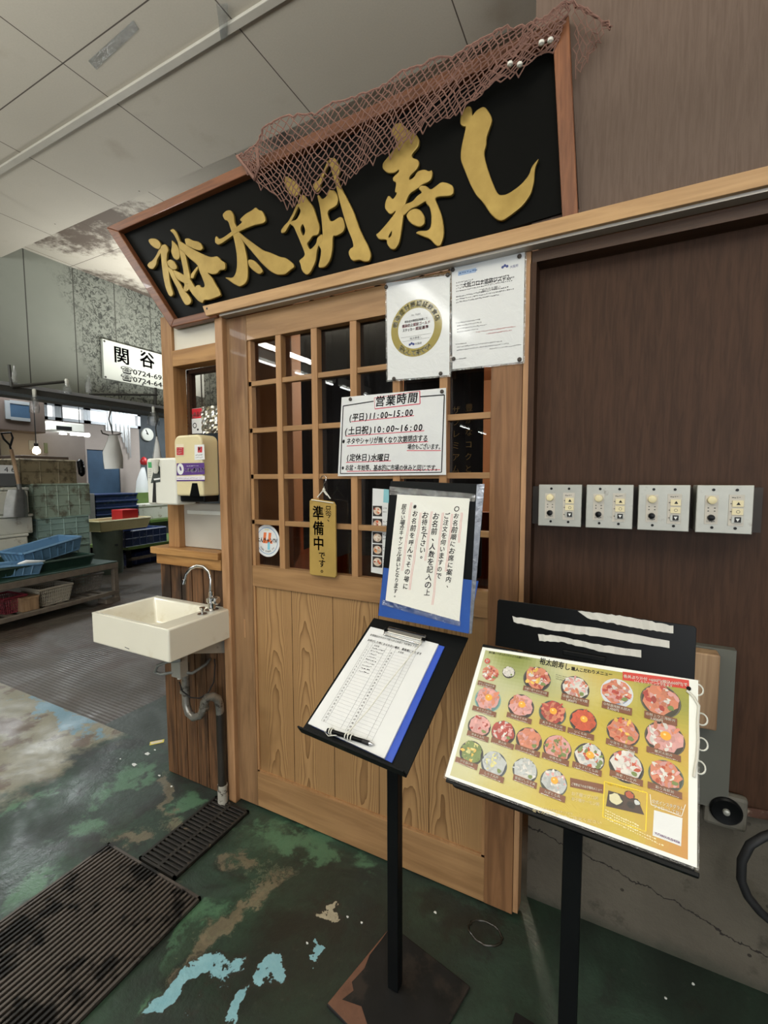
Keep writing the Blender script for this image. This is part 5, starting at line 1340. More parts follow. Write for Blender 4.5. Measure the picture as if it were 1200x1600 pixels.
mn = thing('menu_sheet', (-.08, -.37, .84), 'large laminated yellow-green menu sheet full of rice-bowl pictures on the right stand', 'menu')
MC = [K(695, 1213), K(1089, 1356), K(1091, 1063), K(754, 1011)]
E_ = lambda pts, k, kk: pts
MB(FM).prism([(p[0] + (.003 if p[0] > .2 else -.003), p[1] + (.003 if p[1] > .15 else -.003)) for p in MC], -.004, -.003).obj('laminate_border', M_FILM, mn)
MB(FM).prism(MC, -.003, 0, lin((232, 234, 228))).obj('sheet', M_GLOSSPRINT, mn)
def crop(cx_, cy_): return K(680 + cx_ / 2.6087, 920 + cy_ / 2.6087)        # pixel of the enlarged menu view
b = MB(FM)
# printed ground: pale olive at the left, yellow below, orange-brown to the right
gc = [crop(60, 760), crop(1030, 1105), crop(1035, 385), crop(205, 250)]
def gp(u_, v_):
    a = (gc[0][0] + (gc[1][0] - gc[0][0]) * u_, gc[0][1] + (gc[1][1] - gc[0][1]) * u_); c = (gc[3][0] + (gc[2][0] - gc[3][0]) * u_, gc[3][1] + (gc[2][1] - gc[3][1]) * u_)
    return (a[0] + (c[0] - a[0]) * v_, a[1] + (c[1] - a[1]) * v_)
NU, NV = 48, 36
from mathutils import noise as mn_
def gcol(u_, v_):
    w1 = mn_.noise(Vector((u_ * 4, v_ * 3, 1))); w2 = mn_.noise(Vector((u_ * 7, v_ * 6, 5))) ; w3 = mn_.noise(Vector((u_ * 3, v_ * 3, 9)))
    def mixc(a, c, t_): t_ = max(0, min(1, t_)); return tuple(a[i] + (c[i] - a[i]) * t_ for i in range(3))
    base_ = mixc((196, 196, 160), (196, 172, 62), (u_ * 1.0 - .25 + (1 - v_) * .35) * 1.7 + w1 * .5)
    base_ = mixc(base_, (128, 138, 62), (v_ - .45) * 1.2 * (u_ > -1) * max(0, w3 + .35) * 1.6)
    base_ = mixc(base_, (196, 116, 62), max(0, u_ - .8) * 4 * max(0, .75 - v_) + w2 * .25 * u_)
    return lin(base_)
for i in range(NU):
    for j in range(NV):
        u0, u1, v0, v1 = i / NU, (i + 1) / NU, j / NV, (j + 1) / NV
        b.add([(*gp(u0, v0), .0002), (*gp(u1, v0), .0002), (*gp(u1, v1), .0002), (*gp(u0, v1), .0002)], [(0, 1, 2, 3)], gcol((u0 + u1) / 2, (v0 + v1) / 2))
b.obj('printed_ground', M_GLOSSPRINT, mn)
BR = lin((122, 72, 46)); WH = lin((238, 236, 226))
SAL, PNK, RED_, WHT, YEL, GRN, IKU, SHI, LEM = [lin(c) for c in ((206, 128, 100), (212, 156, 152), (172, 66, 58), (214, 210, 204), (222, 182, 84), (116, 134, 74), (196, 82, 54), (186, 190, 190), (212, 206, 136))]
dishes = [  # x, y, r, outer, food colours, yolk, label text, price, label dx, dy, w
 (225, 345, 36, None, [SAL, RED_, WHT, PNK], 0, 'はもご海鮮定食', '', -15, 48), (300, 340, 24, lin((40, 34, 32)), [WHT, WHT], 0, '', '', 0, 0),
 (415, 366, 52, lin((40, 38, 38)), [SAL, WHT, PNK, RED_, YEL], 0, '①握り盛り合わせ10貫', '', -5, 52), (570, 405, 54, lin((40, 38, 38)), [WHT, SAL, PNK, WHT], 0, '②握り合わせ9貫', '1,800円', 0, 48),
 (740, 425, 60, lin((120, 140, 170)), [SAL, PNK, WHT, RED_], 0, '③特選海鮮太朗丼', '2,400円', 0, 62), (918, 455, 76, lin((60, 56, 44)), [SAL, RED_, WHT, PNK, SAL], 0, '④特上ウニ海鮮丼', '3,000円', 0, 74),
 (215, 450, 50, lin((90, 130, 130)), [PNK, PNK, SAL], 1, 'まぐろ山盛丼', '', -15, 50), (350, 478, 50, lin((36, 30, 28)), [PNK, SAL, PNK], 1, '特盛まぐろ丼', '', -8, 50),
 (478, 505, 52, lin((56, 70, 62)), [RED_, SAL], 1, '炙りサーモン丼', '', 0, 52), (603, 538, 52, lin((40, 40, 36)), [IKU, IKU, IKU], 1, 'いくら丼', '', -10, 54),
 (765, 582, 62, lin((44, 38, 34)), [SAL, IKU, YEL, PNK, SAL], 0, '中落ち・漬け丼', '', -5, 58), (935, 608, 76, lin((52, 44, 36)), [PNK, SAL, WHT, PNK], 1, '贅沢太朗丼', '', -5, 66),
 (180, 560, 44, lin((30, 28, 28)), [PNK, RED_, PNK], 0, '本まぐろ丼', '', -6, 42), (278, 585, 46, lin((40, 30, 30)), [RED_, PNK, WHT], 0, '鉄火丼', '', -4, 46),
 (382, 615, 50, lin((40, 32, 28)), [SAL, SAL, PNK], 0, 'サーモン丼', '', -6, 46), (498, 650, 54, lin((40, 32, 28)), [PNK, SAL, GRN, SAL], 0, '中落ち丼', '', -8, 46),
 (628, 685, 58, lin((44, 38, 34)), [WHT, IKU, GRN, SHI], 1, 'しらすいくら丼', '', -10, 50), (778, 722, 66, lin((32, 30, 30)), [WHT, PNK, WHT, IKU], 0, '海老・いか丼', '', 0, 50), (940, 760, 66, lin((60, 70, 60)), [SAL, WHT, IKU, PNK, WHT], 0, '彩り海鮮丼', '', -5, 62),
 (148, 668, 46, lin((28, 28, 26)), [GRN, LEM, YEL, GRN], 0, 'かき揚げ丼', '', -20, 44), (240, 715, 50, lin((50, 60, 70)), [SHI, LEM, SHI], 0, 'しらす天丼', '', -10, 48),
 (366, 740, 48, lin((50, 54, 54)), [SHI, WHT, SHI], 0, '釜揚げしらす丼', '', 0, 46), (483, 788, 52, lin((60, 66, 58)), [SHI, PNK, WHT], 1, 'ねぎとろ丼', '', -6, 52)]
ALL = [SAL, PNK, RED_, WHT]
for k_, (cx_, cy_, r_, outer, foods, yolk, nm, price, dx, dy) in enumerate(dishes):
    X_, Y_ = crop(cx_, cy_); X2, _y = crop(cx_ + r_, cy_); rr = abs(X2 - X_) * 1.12
    d = MB(FM)
    if outer:
        disc(d, X_, Y_ - rr * .05, rr * 1.0, rr * .94, outer, .0005, 28)
        ring(d, X_, Y_ - rr * .05, rr * .93, rr * .97, tuple(min(1, v * 1.8 + .05) for v in outer), .0006, 28)
    if k_ == 4: ring(d, X_, Y_, rr * .8, rr * 1.02, lin((206, 212, 220)), .00062, 28)
    hh = .0008
    disc(d, X_, Y_ + rr * .05, rr * .88, rr * .82, foods[0], hh, 18, .12)
    for m_ in range(46):
        a = R.uniform(0, 2 * PI); q = rr * .8 * math.sqrt(R.random()); hh += .00002
        c0 = R.choice(foods); k2 = R.uniform(.75, 1.18)
        disc(d, X_ + q * math.cos(a), Y_ + rr * .06 + q * .92 * math.sin(a), rr * R.uniform(.10, .26), rr * R.uniform(.06, .15), tuple(min(1, v * k2) for v in c0), hh, 8, .25, R.uniform(0, 3))
    if yolk: disc(d, X_ + rr * .05, Y_ + rr * .12, rr * .27, rr * .25, lin((238, 168, 48)), hh + .0001, 16); disc(d, X_, Y_ + rr * .18, rr * .07, rr * .06, lin((250, 220, 150)), hh + .0002, 8)
    else:
        disc(d, X_ + rr * .5, Y_ - rr * .35, rr * .18, rr * .14, GRN, hh + .0001, 10, .3)
    if nm:
        LX, LY = crop(cx_ + dx, cy_ + dy); wd = min(.052, max(.036, rr * 1.9)); ht = .0105 if not price else .014
        sl_ = -.03
        quad(d, [(LX - wd / 2, LY - ht / 2 + .001), (LX + wd / 2, LY - ht / 2 - .001), (LX + wd / 2, LY + ht / 2 - .001), (LX - wd / 2, LY + ht / 2 + .001)], BR, .0018)
        if price:
            text(d, nm, LX, LY + .0006, .0058, WH, w=wd * .9, lay=.0021, align='c', bold=.01, rot=sl_); text(d, price, LX - wd * .12, LY - .0062, .0064, WH, lay=.0021, align='c', bold=.02, rot=sl_)
        else:
            text(d, nm, LX, LY - .0006, .0052, WH, w=min(wd * .88, len(nm) * .0054), lay=.0021, align='c', bold=.008, rot=sl_)
            scrib(d, LX - wd * .42, LY - .0046, wd * .8, .0024, WH, .0021, sl_)
    d.obj('dish_picture', M_GLOSSPRINT, mn)
# titles and text blocks
b = MB(FM)
def mt(s_, a, c_, col, hpx, bold=.0, lay=.0008):
    P0, P1 = crop(*a), crop(*c_); w_ = math.hypot(P1[0] - P0[0], P1[1] - P0[1]); h = abs(crop(a[0], a[1] - hpx)[1] - P0[1])
    text(b, s_, P0[0], P0[1], h, col, w=w_, rot=math.atan2(P1[1] - P0[1], P1[0] - P0[0]), lay=lay, bold=bold)
mt('裕太朗寿し', (424, 304), (548, 332), INK, 30, .018); mt('職人こだわりメニュー', (554, 332), (722, 357), INK, 17, .03)
mt('落ち着いてタッチパネルよりお選び下さい。', (218, 262), (388, 291), INK, 9, .01)
x_, y_ = crop(213, 296); disc(b, x_, y_, .0062, .0062, lin((200, 60, 50)), .0022, 20); text(b, '旨', x_, y_ - .003, .008, WH, lay=.0024, align='c', bold=.02)
quad(b, [crop(764, 372), crop(1036, 410), crop(1034, 373), crop(764, 338)], lin((204, 58, 48)), .0007)
mt('各丼ぶり汁付 +600円(税込660円)で', (768, 362), (1028, 398), WH, 15, .025, .0011); mt('いくらトッピングできます', (812, 381), (968, 402), WH, 12, .02, .0011)
for k in range(3): p = crop(492, 352 + k * 8); scrib(b, p[0], p[1], .038, .0026, GR, .0008, -.03)
# lower text groups
x_, y_ = crop(618, 800); quad(b, [crop(550, 808), crop(686, 836), crop(686, 798), crop(550, 770)], BR, .0007)
mt('ご予算以下のお子様向メニュー', (556, 800), (680, 826), WH, 12, .02, .0011); mt('お子様マグロ丼', (556, 840), (666, 862), lin((250, 236, 190)), 17, .025); mt('お子様サーモン丼', (556, 862), (670, 886), lin((250, 236, 190)), 17, .025)
mt('全てカウンターへご注文ください', (395, 908), (678, 960), lin((250, 236, 190)), 14, .015); mt('アレルギーをお持ちの方はスタッフまで', (380, 888), (560, 922), lin((250, 240, 200)), 10, .01)
ys = lin((244, 214, 40)); fr4 = [crop(683, 930), crop(858, 990), crop(864, 832), crop(690, 786)]
line(b, fr4 + [fr4[0]], .0016, ys, .0010)
mt('単品・お食事盛り込みランチ', (702, 800), (852, 832), ys, 11, .02); quad(b, [crop(696, 886), crop(852, 922), crop(826, 858), crop(706, 822)], lin((70, 50, 44)), .0008)
for cx_, cy_, r_, c1 in ((735, 858, 34, lin((214, 208, 170))), (792, 842, 22, lin((176, 84, 56))), (798, 882, 18, lin((40, 34, 34))), (822, 872, 15, lin((206, 208, 206)))):
    X_, Y_ = crop(cx_, cy_); rr = abs(crop(cx_ + r_, cy_)[0] - X_); disc(b, X_, Y_, rr, rr * .85, lin((50, 44, 40)), .0010, 18); disc(b, X_, Y_, rr * .8, rr * .68, c1, .0012, 14, .15)
for k in range(4): p = crop(692, 905 + k * 11); scrib(b, p[0], p[1], .05 + .012 * k, .0032, lin((250, 240, 200)), .0010, -.12)
mt('公式インスタグラム', (884, 872), (1012, 904), WH, 17, .02); mt('フォローしてね！', (892, 892), (1000, 922), WH, 17, .02)
line(b, [crop(876, 838), crop(880, 880), crop(1004, 928), crop(1020, 880)], .0010, WH, .0009)
quad(b, [crop(886, 1006), crop(1002, 1050), crop(1008, 935), crop(892, 902)], WHITE, .0008)
mt('YUTAROUSUSHI358', (894, 1000), (996, 1040), lin((120, 60, 130)), 13, .03, .0011)
b.obj('lettering', M_GLOSSPRINT, mn)
# black binder hole and ring string of small clear loops at the right edge
x_, y_ = K(1076, 1076); MB(FM).lathe([(.004, 0), (.004, .0015)], (x_, y_, .0), 12).obj('eyelet', M_BLACKP, mn)
for k, (px, py) in enumerate(((1084, 1075), (1090, 1121), (1090, 1160), (1086, 1196))):
    X_, Y_ = K(px, py); c0 = FM @ Vector((X_ + .006, Y_, -.004)); uu = Vector([FM[i][0] for i in range(3)]); n2_ = Vector([FM[i][1] for i in range(3)])
    nz2 = Vector([FM[i][2] for i in range(3)])
    MB().tube([c0 + uu * math.cos(t_) * .009 + n2_ * math.sin(t_) * .010 + nz2 * math.sin(t_) * .002 for t_ in [2 * PI * q / 16 for q in range(16)]], .0015, 6, True).obj('binder_ring', M_WHITEP, mn, smooth=60)
pts = [K(1073, 1080), K(1084, 1090), K(1092, 1104), K(1090, 1130), K(1091, 1160), K(1089, 1185), K(1084, 1215)]
MB().tube([FM @ Vector((p[0], p[1], .003)) for p in pts], .0024, 6).obj('white_cord', M_STRING, mn, smooth=60)

# ================================================================== FLOOR ITEMS
g1 = thing('floor_grate', (-1.36, -.75, 0), 'large ribbed steel floor grate with dark blotches at the lower left', 'grate')
gx0, gx1, gy0, gy1 = -1.602, -1.128, -1.6, -.386
MB().box(gx0, gx1, gy1 - .008, gy1, .0, .012).box(gx0, gx1, gy0, gy0 + .008, .0, .012).box(gx0, gx0 + .008, gy0, gy1, .0, .012).box(gx1 - .008, gx1, gy0, gy1, .0, .012).obj('rim', M_GRATE, g1)
MB().box(gx0, gx1, gy0, gy1, .0005, .003).obj('bed', M_PIT, g1)
b = MB(); x_ = gx0 + .016
while x_ < gx1 - .010:
    b.box(x_ - .0042, x_ + .0042, gy0 + .008, gy1 - .008, .003, .011); x_ += .0168
o = b.obj('ribs', M_GRATE, g1, bevel=.001, seg=1); o['kind'] = 'stuff'
g2 = thing('drain_grate', (-1.35, -.19, 0), 'narrow blackened slotted drain grate running from the wall to the large grate', 'grate')
gx0, gx1, gy0, gy1 = -1.445, -1.262, -.378, -.035
MB().box(gx0, gx1, gy0, gy1, .0005, .003).obj('bed', M_PIT, g2)
b = MB().box(gx0, gx0 + .010, gy0, gy1, .0, .012).box(gx1 - .010, gx1, gy0, gy1, .0, .012).box(gx0, gx1, gy0, gy0 + .008, 0, .012).box(gx0, gx1, gy1 - .008, gy1, 0, .012)
b.box((gx0 + gx1) / 2 - .006, (gx0 + gx1) / 2 + .006, gy0, gy1, 0, .0115); b.obj('rim', M_GRATED, g2)
b = MB(); y_ = gy0 + .017
while y_ < gy1 - .008:
    b.box(gx0 + .008, gx1 - .008, y_ - .0042, y_ + .0042, .003, .0112); y_ += .0165
o = b.obj('bars', M_GRATED, g2, bevel=.0012, seg=1)
# manhole-like dark ring stain cover beside the door
# paper packet and white scraps
a = pZ(245, 1160)
pk = MB(frame((a.x, a.y, .0), (math.cos(.9), math.sin(.9), 0), (-math.sin(.9), math.cos(.9), 0)))
pk.prism([(-.032, -.014), (.032, -.014), (.034, .013), (-.031, .015)], 0, .002, lin((222, 206, 96))); pk.prism([(-.026, -.009), (.026, -.009), (.026, .009), (-.026, .009)], .002, .0024, lin((214, 204, 190)))
tag(pk.obj('paper_packet', M_PRINT), 'small yellow and pale paper packet on the floor left of the siding wall', 'packet')
sc_ = [(230, 1178, .012), (210, 1195, .010), (249, 1212, .005), (321, 1222, .006), (268, 1229, .004), (276, 1166, .004), (313, 1191, .003), (242, 1172, .004), (543, 1433, .003), (480, 1474, .003), (565, 1442, .003), (680, 1426, .004), (188, 1186, .003), (1083, 1538, .003), (1040, 1560, .003), (345, 1232, .003)]
for i, (px, py, r_) in enumerate(sc_):
    p = pZ(px, py); q = MB(); n = 9
    q.prism([(p.x + r_ * R.uniform(.6, 1.2) * math.cos(2 * PI * k / n) * 1.4, p.y + r_ * R.uniform(.6, 1.2) * math.sin(2 * PI * k / n)) for k in range(n)], 0, .002)
    if i == 0: tag(q.obj('white_scrap', M_BAG), 'larger ragged white scrap on the green floor just below the yellow packet', 'scrap', 'white scraps on the floor')
    elif i == 1: tag(q.obj('white_scrap', M_BAG), 'oval white scrap on the green floor, left of the others below the packet', 'scrap', 'white scraps on the floor')
    else: tag(q.obj('white_scrap', M_BAG), 'tiny white crumb on the green floor', 'scrap', 'white scraps on the floor')
# worn hollow with a rim beside the door's right corner
p = pZ(758, 1458); q = MB(); n = 30
q.tube([(p.x + .048 * math.cos(2 * PI * k / n) * R.uniform(.95, 1.05), p.y + .034 * math.sin(2 * PI * k / n) * R.uniform(.95, 1.05), .0005) for k in range(n)], .0035, 6, True)
tag(q.obj('floor_ring', plain('wet_dark_rim', (48, 44, 36), .2, var=.4), smooth=60), 'dark wet ring of a covered bolt hole in the floor by the door\'s right corner', 'hole rim')

# ================================================================== THE HALL BEYOND, ON THE LEFT
OB = pZ(187, 938); O2 = pZ(0, 990)
EX = (OB - O2); EX.z = 0; EX.normalize(); EY = Vector((-EX.y, EX.x, 0))
if EY.dot(OB - CAM) < 0: EY = -EY
def BF(e=0.0):                       # local frame: x along the table edge, y away, z up
    m = Matrix.Identity(4)
    for i in range(3): m[i][0], m[i][1], m[i][2], m[i][3] = EX[i], EY[i], (0, 0, 1)[i], (OB + EY * e)[i] if i < 2 else 0
    return m
B0 = BF()
def bg_(px, py, e=0.0):
    """(s, z) on the vertical plane at distance e behind the table's front edge"""
    d = ray(px, py); n_ = EY; o = OB + EY * e; t_ = (o - CAM).dot(n_) / d.dot(n_); p = CAM + d * t_
    return (p - OB).dot(EX), p.z
def wpt(s_, e, z): return B0 @ Vector((s_, e, z))

def crate(name, s0, s1, e0, e1, z0, z1, mat, label, cat='crate', nx=4, nz=2, group=None, taper=.0, wall=.012, lattice=False, rot=None):
    loc = wpt((s0 + s1) / 2, (e0 + e1) / 2, z0); t = thing(name, loc, label, cat, group)
    xf = B0 if rot is None else rot
    b = MB(xf); k = taper
    def wallq(p0, p1, q0, q1, off):   # bottom pair, top pair
        pass
    # four tapered walls with thickness, and a bottom
    o_b = [(s0 + k, e0 + k), (s1 - k, e0 + k), (s1 - k, e1 - k), (s0 + k, e1 - k)]; o_t = [(s0, e0), (s1, e0), (s1, e1), (s0, e1)]
    i_b = [(s0 + k + wall, e0 + k + wall), (s1 - k - wall, e0 + k + wall), (s1 - k - wall, e1 - k - wall), (s0 + k + wall, e1 - k - wall)]
    i_t = [(s0 + wall, e0 + wall), (s1 - wall, e0 + wall), (s1 - wall, e1 - wall), (s0 + wall, e1 - wall)]
    vs = [(*p, z0) for p in o_b] + [(*p, z1) for p in o_t] + [(*p, z1) for p in i_t] + [(*p, z0 + wall) for p in i_b]
    fs = [(3, 2, 1, 0), (12, 13, 14, 15)]
    for i in range(4):
        j = (i + 1) % 4; fs += [(i, j, 4 + j, 4 + i), (4 + i, 4 + j, 8 + j, 8 + i), (8 + i, 8 + j, 12 + j, 12 + i)]
    if not lattice: b.add(vs, fs)
    else:
        b.box(s0 + k, s1 - k, e0 + k, e1 - k, z0, z0 + .008)
        nb = max(8, int((s1 - s0) / .018))
        def P(i, f_, zf):          # point on outline at side i
            a, c = (o_b[i], o_b[(i + 1) % 4]), (o_t[i], o_t[(i + 1) % 4])
            pb_ = (a[0][0] + (a[1][0] - a[0][0]) * f_, a[0][1] + (a[1][1] - a[0][1]) * f_); pt_ = (c[0][0] + (c[1][0] - c[0][0]) * f_, c[0][1] + (c[1][1] - c[0][1]) * f_)
            return (pb_[0] + (pt_[0] - pb_[0]) * zf, pb_[1] + (pt_[1] - pb_[1]) * zf, z0 + (z1 - z0) * zf)
        for i in range(4):
            for q in range(nb + 1): b.bar(P(i, q / nb, 0), P(i, q / nb, 1), .0035)
            for zf in (.2, .4, .6, .8): b.bar(P(i, 0, zf), P(i, 1, zf), .0035)
    b.obj('body', mat, t)
    r = MB(xf)
    for i in range(4):
        j = (i + 1) % 4; r.bar((*o_t[i], z1 - .008), (*o_t[j], z1 - .008), .012)
    r.obj('rim', mat, t)
    if not lattice:
        g = MB(xf); rw = .007
        for i in range(4):
            j = (i + 1) % 4; m_ = nx if i % 2 == 0 else max(2, nx - 1)
            for q in range(m_ + 1):
                f_ = q / m_
                pb_ = (o_b[i][0] + (o_b[j][0] - o_b[i][0]) * f_, o_b[i][1] + (o_b[j][1] - o_b[i][1]) * f_, z0); pt_ = (o_t[i][0] + (o_t[j][0] - o_t[i][0]) * f_, o_t[i][1] + (o_t[j][1] - o_t[i][1]) * f_, z1)
                g.bar(pb_, pt_, rw)
            for q in range(nz + 1):
                f_ = q / nz; z = z0 + (z1 - z0) * f_
                pa = (o_b[i][0] + (o_t[i][0] - o_b[i][0]) * f_, o_b[i][1] + (o_t[i][1] - o_b[i][1]) * f_, z); pc_ = (o_b[j][0] + (o_t[j][0] - o_b[j][0]) * f_, o_b[j][1] + (o_t[j][1] - o_b[j][1]) * f_, z)
                g.bar(pa, pc_, rw)
        g.obj('ribbing', mat, t)
    return t

# -- long low table with a lower rack
zt0 = bg_(187, 876)[1]; zr = bg_(187, 921)[1]
lw = thing('rack_table', wpt(-.8, .4, 0), 'long low timber market table with a slatted lower rack, dark green top', 'table')
SL = -2.2
MB(B0).box(SL, 0, 0, .9, zt0 - .012, zt0).obj('table_top', M_GREENTB, lw)
MB(B0).box(SL, .0, -.005, .03, zt0 - .07, zt0 - .010).box(-.04, .0, 0, .9, zt0 - .07, zt0 - .012).obj('apron', M_TBLWOOD, lw, bevel=.003)
for s_, e_ in ((-.05, 0), (-.05, .85), (SL, 0), (SL, .85)): MB(B0).box(s_, s_ + .05, e_, e_ + .05, .03, zt0 - .07).obj('leg', M_TBLWOOD, lw, bevel=.003)
MB(B0).box(SL, .0, -.004, .04, zr - .04, zr).box(SL, 0, .86, .9, zr - .04, zr).obj('rack_rail', M_TBLWOOD, lw, bevel=.003)
b = MB(B0); s_ = SL + .06
while s_ < -.05: b.box(s_, s_ + .05, .02, .88, zr - .02, zr - .002); s_ += .11
b.obj('slats', M_TBLWOOD, lw)
for s_ in (-.16, SL + .1): MB(B0).box(s_, s_ + .16, -.01, .12, 0, .05).obj('foot_block', M_TBLWOOD, lw)
# baskets on the rack
def zc(px, py, e): return bg_(px, py, e)
s0, s1 = zc(5, 930, .10)[0], zc(42, 930, .10)[0]
crate('red_basket', s0, s1, .10, .38, zr, zr + .15, M_DKRED, 'dark red openwork basket on the table\'s lower rack at the left edge', 'basket', lattice=True, taper=.02)
s0, s1 = zc(35, 930, .04)[0], zc(61, 930, .04)[0]
wbx = thing('wooden_box', wpt((s0 + s1) / 2, .1, zr), 'small pale wooden box on the lower rack between red and white baskets', 'box')
MB(B0).box(s0, s1, .045, .22, zr, zr + .11).obj('body', M_OFFCUT, wbx, bevel=.003); MB(B0).box(s0 - .005, s1 + .005, .04, .225, zr + .11, zr + .13).obj('lid', M_OFFCUT, wbx, bevel=.003)
s0, s1 = zc(62, 930, .06)[0], zc(115, 930, .06)[0]
crate('white_basket', s0, s1, .06, .34, zr, zr + .17, M_BASKW, 'off-white slotted basket at the front of the lower rack', 'basket', lattice=True, taper=.03)
s0, s1 = zc(118, 905, .2)[0], zc(164, 905, .2)[0]
crate('grey_basket', s0, s1, .22, .52, zr, zr + .18, M_BASKG, 'grey slotted basket at the right end of the lower rack', 'basket', lattice=True, taper=.03)
s0, s1 = zc(62, 912, .5)[0], zc(90, 912, .5)[0]
crate('pale_basket', s0, s1, .55, .8, zr, zr + .16, M_BASKG, 'pale basket deeper on the rack behind the white basket', 'basket', lattice=True, taper=.02)

# -- green trough on the table
ty1 = zt0 + .10
s1 = zc(145, 862, .12)[0]
crate('green_trough', SL + .2, s1, .10, .80, zt0, ty1, M_GREENTB, 'long shallow green fibreglass trough on the low table', 'trough', nx=2, nz=1, taper=.03)
# blue tilted crate leaning in the trough, and a small blue one
def tiltrot(s_, e_, z_, ax, ang, yaw=0):
    return B0 @ Matrix.Translation((s_, e_, z_)) @ Matrix.Rotation(yaw, 4, 'Z') @ Matrix.Rotation(ang, 4, ax)
sa, sb = zc(30, 860, .35)[0], zc(126, 860, .35)[0]
T = tiltrot(sa, .26, zt0 + .055, 'Y', math.radians(-9), .05)
crate('blue_crate', 0, sb - sa, 0, .34, 0, .135, M_BLUEPL, 'light blue crate lying tilted in the green trough', nx=7, nz=1, taper=.03, rot=T)
T = tiltrot(zc(-34, 870, .2)[0], .12, zt0 + .03, 'Y', math.radians(4), -.08)
crate('blue_crate', 0, .44, 0, .28, 0, .10, M_BLUEPL, 'light blue shallow crate in the trough at the picture\'s left edge', nx=6, nz=1, taper=.02, rot=T)
b = MB(); p0 = wpt(zc(27, 866, .14)[0], .14, ty1 + .012); p1 = wpt(zc(70, 868, .14)[0], .14, ty1 + .006)
b.tube([p0, p0.lerp(p1, .3) + Vector((0, 0, .01)), p0.lerp(p1, .7), p1], [.012, .022, .016, .004], 10)
tag(b.obj('twisted_rag', M_BAG, smooth=60), 'twisted off-white rag lying along the trough rim before the blue crates', 'rag')

# -- crate stack behind the table
def rectcrate(name, x0, y0, x1, y1, e, depth, mat, label, **k):
    s0, z1 = zc(x0, y0, e); s1, _ = zc(x1, y0, e); _, z0 = zc(x0, y1, e)
    return crate(name, s0, s1, e, e + depth, z0, z1, mat, label, **k), z0, z1, s0, s1
e = 1.0
_, gz0, gz1, gs0, gs1 = rectcrate('green_crate', 57, 811, 138, 860, e, .55, M_GREENCR2, 'lower pale aqua crate with louvred face in the stack behind the table', nx=4, nz=5)
crate('green_crate', gs0, gs1, e + .01, e + .55, 0.0, gz0 - .006, M_GREENCR2, 'pale aqua crate at the floor, bottom of the stack behind the table', nx=4, nz=3)
s0, z1 = zc(51, 757, e); s1, _ = zc(139, 757, e)
crate('green_crate', s0, s1, e, e + .5, gz1 + .008, z1, M_GREENCR, 'pale grey-green gridded crate in the middle of the stack behind the table', nx=5, nz=3)
s0b, z1b = zc(34, 717, e); s1b, _ = zc(121, 717, e)
crate('beige_crate', s0b, s1b, e + .04, e + .5, z1 + .008, z1b, M_BEIGECR, 'grimy beige crate topmost of the stack behind the table', nx=3, nz=2)
q = MB(B0).box(s0b + .03, s1b - .05, e + .08, e + .45, z1b - .02, z1b + .045)
tag(q.obj('brown_boards', M_HUTBROWN, bevel=.006), 'dark brown boards heaped in the topmost beige crate', 'boards')
q = MB(); p = wpt(s1b + .03, e - .01, z1b - .08)
for k in range(6): q.lathe([(.01, -.05), (.035, -.02), (.04, .02), (.012, .05)], p + Vector((R.uniform(-.015, .015), 0, .05 - k * .022)), 8)
tag(q.obj('black_glove', M_BLACKP, smooth=50), 'black rubber glove hanging at the right end of the beige crate', 'glove')
# foam boxes at the left edge
e = .95; prev = None
fz = [(838, 868, 'foam box with a mossy lower edge, bottom of the pile at the left edge', -8, 44), (806, 838, 'speckled white foam fish box in the middle of the pile at the left edge', -10, 51), (762, 805, 'white foam box behind the hanging shovel at the left edge', -12, 44)]
s_lo = 0
for k, (ya, yb_, lab, xa_, xb_) in enumerate(fz):
    s0, z1 = zc(xa_, ya, e); s1, _ = zc(xb_, ya, e); _, z0 = zc(0, yb_, e)
    t = thing('foam_box', wpt((s0 + s1) / 2, e + .2, z0), lab, 'box', 'white foam boxes piled at the left edge')
    MB(B0).box(s0, s1, e, e + .42, z0 if k else 0, z1 - .035).obj('body', M_STYRO, t, bevel=.015); MB(B0).box(s0 - .008, s1 + .008, e - .008, e + .428, z1 - .034, z1 - .003).obj('lid', M_STYRO, t, bevel=.01)
s0, z1 = zc(-12, 738, e); s1, _ = zc(30, 738, e); _, z0 = zc(0, 761, e)
gt = thing('grey_tub', wpt((s0 + s1) / 2, e + .2, z0), 'dark grey tub with a white paper tag on top of the foam boxes', 'tub')
MB(B0).taper(s0, s1, e + .01, e + .4, z0 + .002, z1, .02).obj('body', plain('dark_grey_tub', (96, 98, 98), .5), gt, bevel=.01)
b = MB(B0 @ Matrix.Rotation(PI / 2, 4, 'X')); sa, za = zc(-10, 738, e); sb_, zb3 = zc(23, 727, e)
b.prism([(sa, za - .01), (sb_, za - .01), (sb_, zb3), (sa, zb3)], -e + .0, -e + .004, WHITE); text(b, '4 6', zc(6, 735, e)[0], za + .004, .075, GR, lay=-e + .006, w=.10); b.obj('paper_tag', M_PRINT, gt)
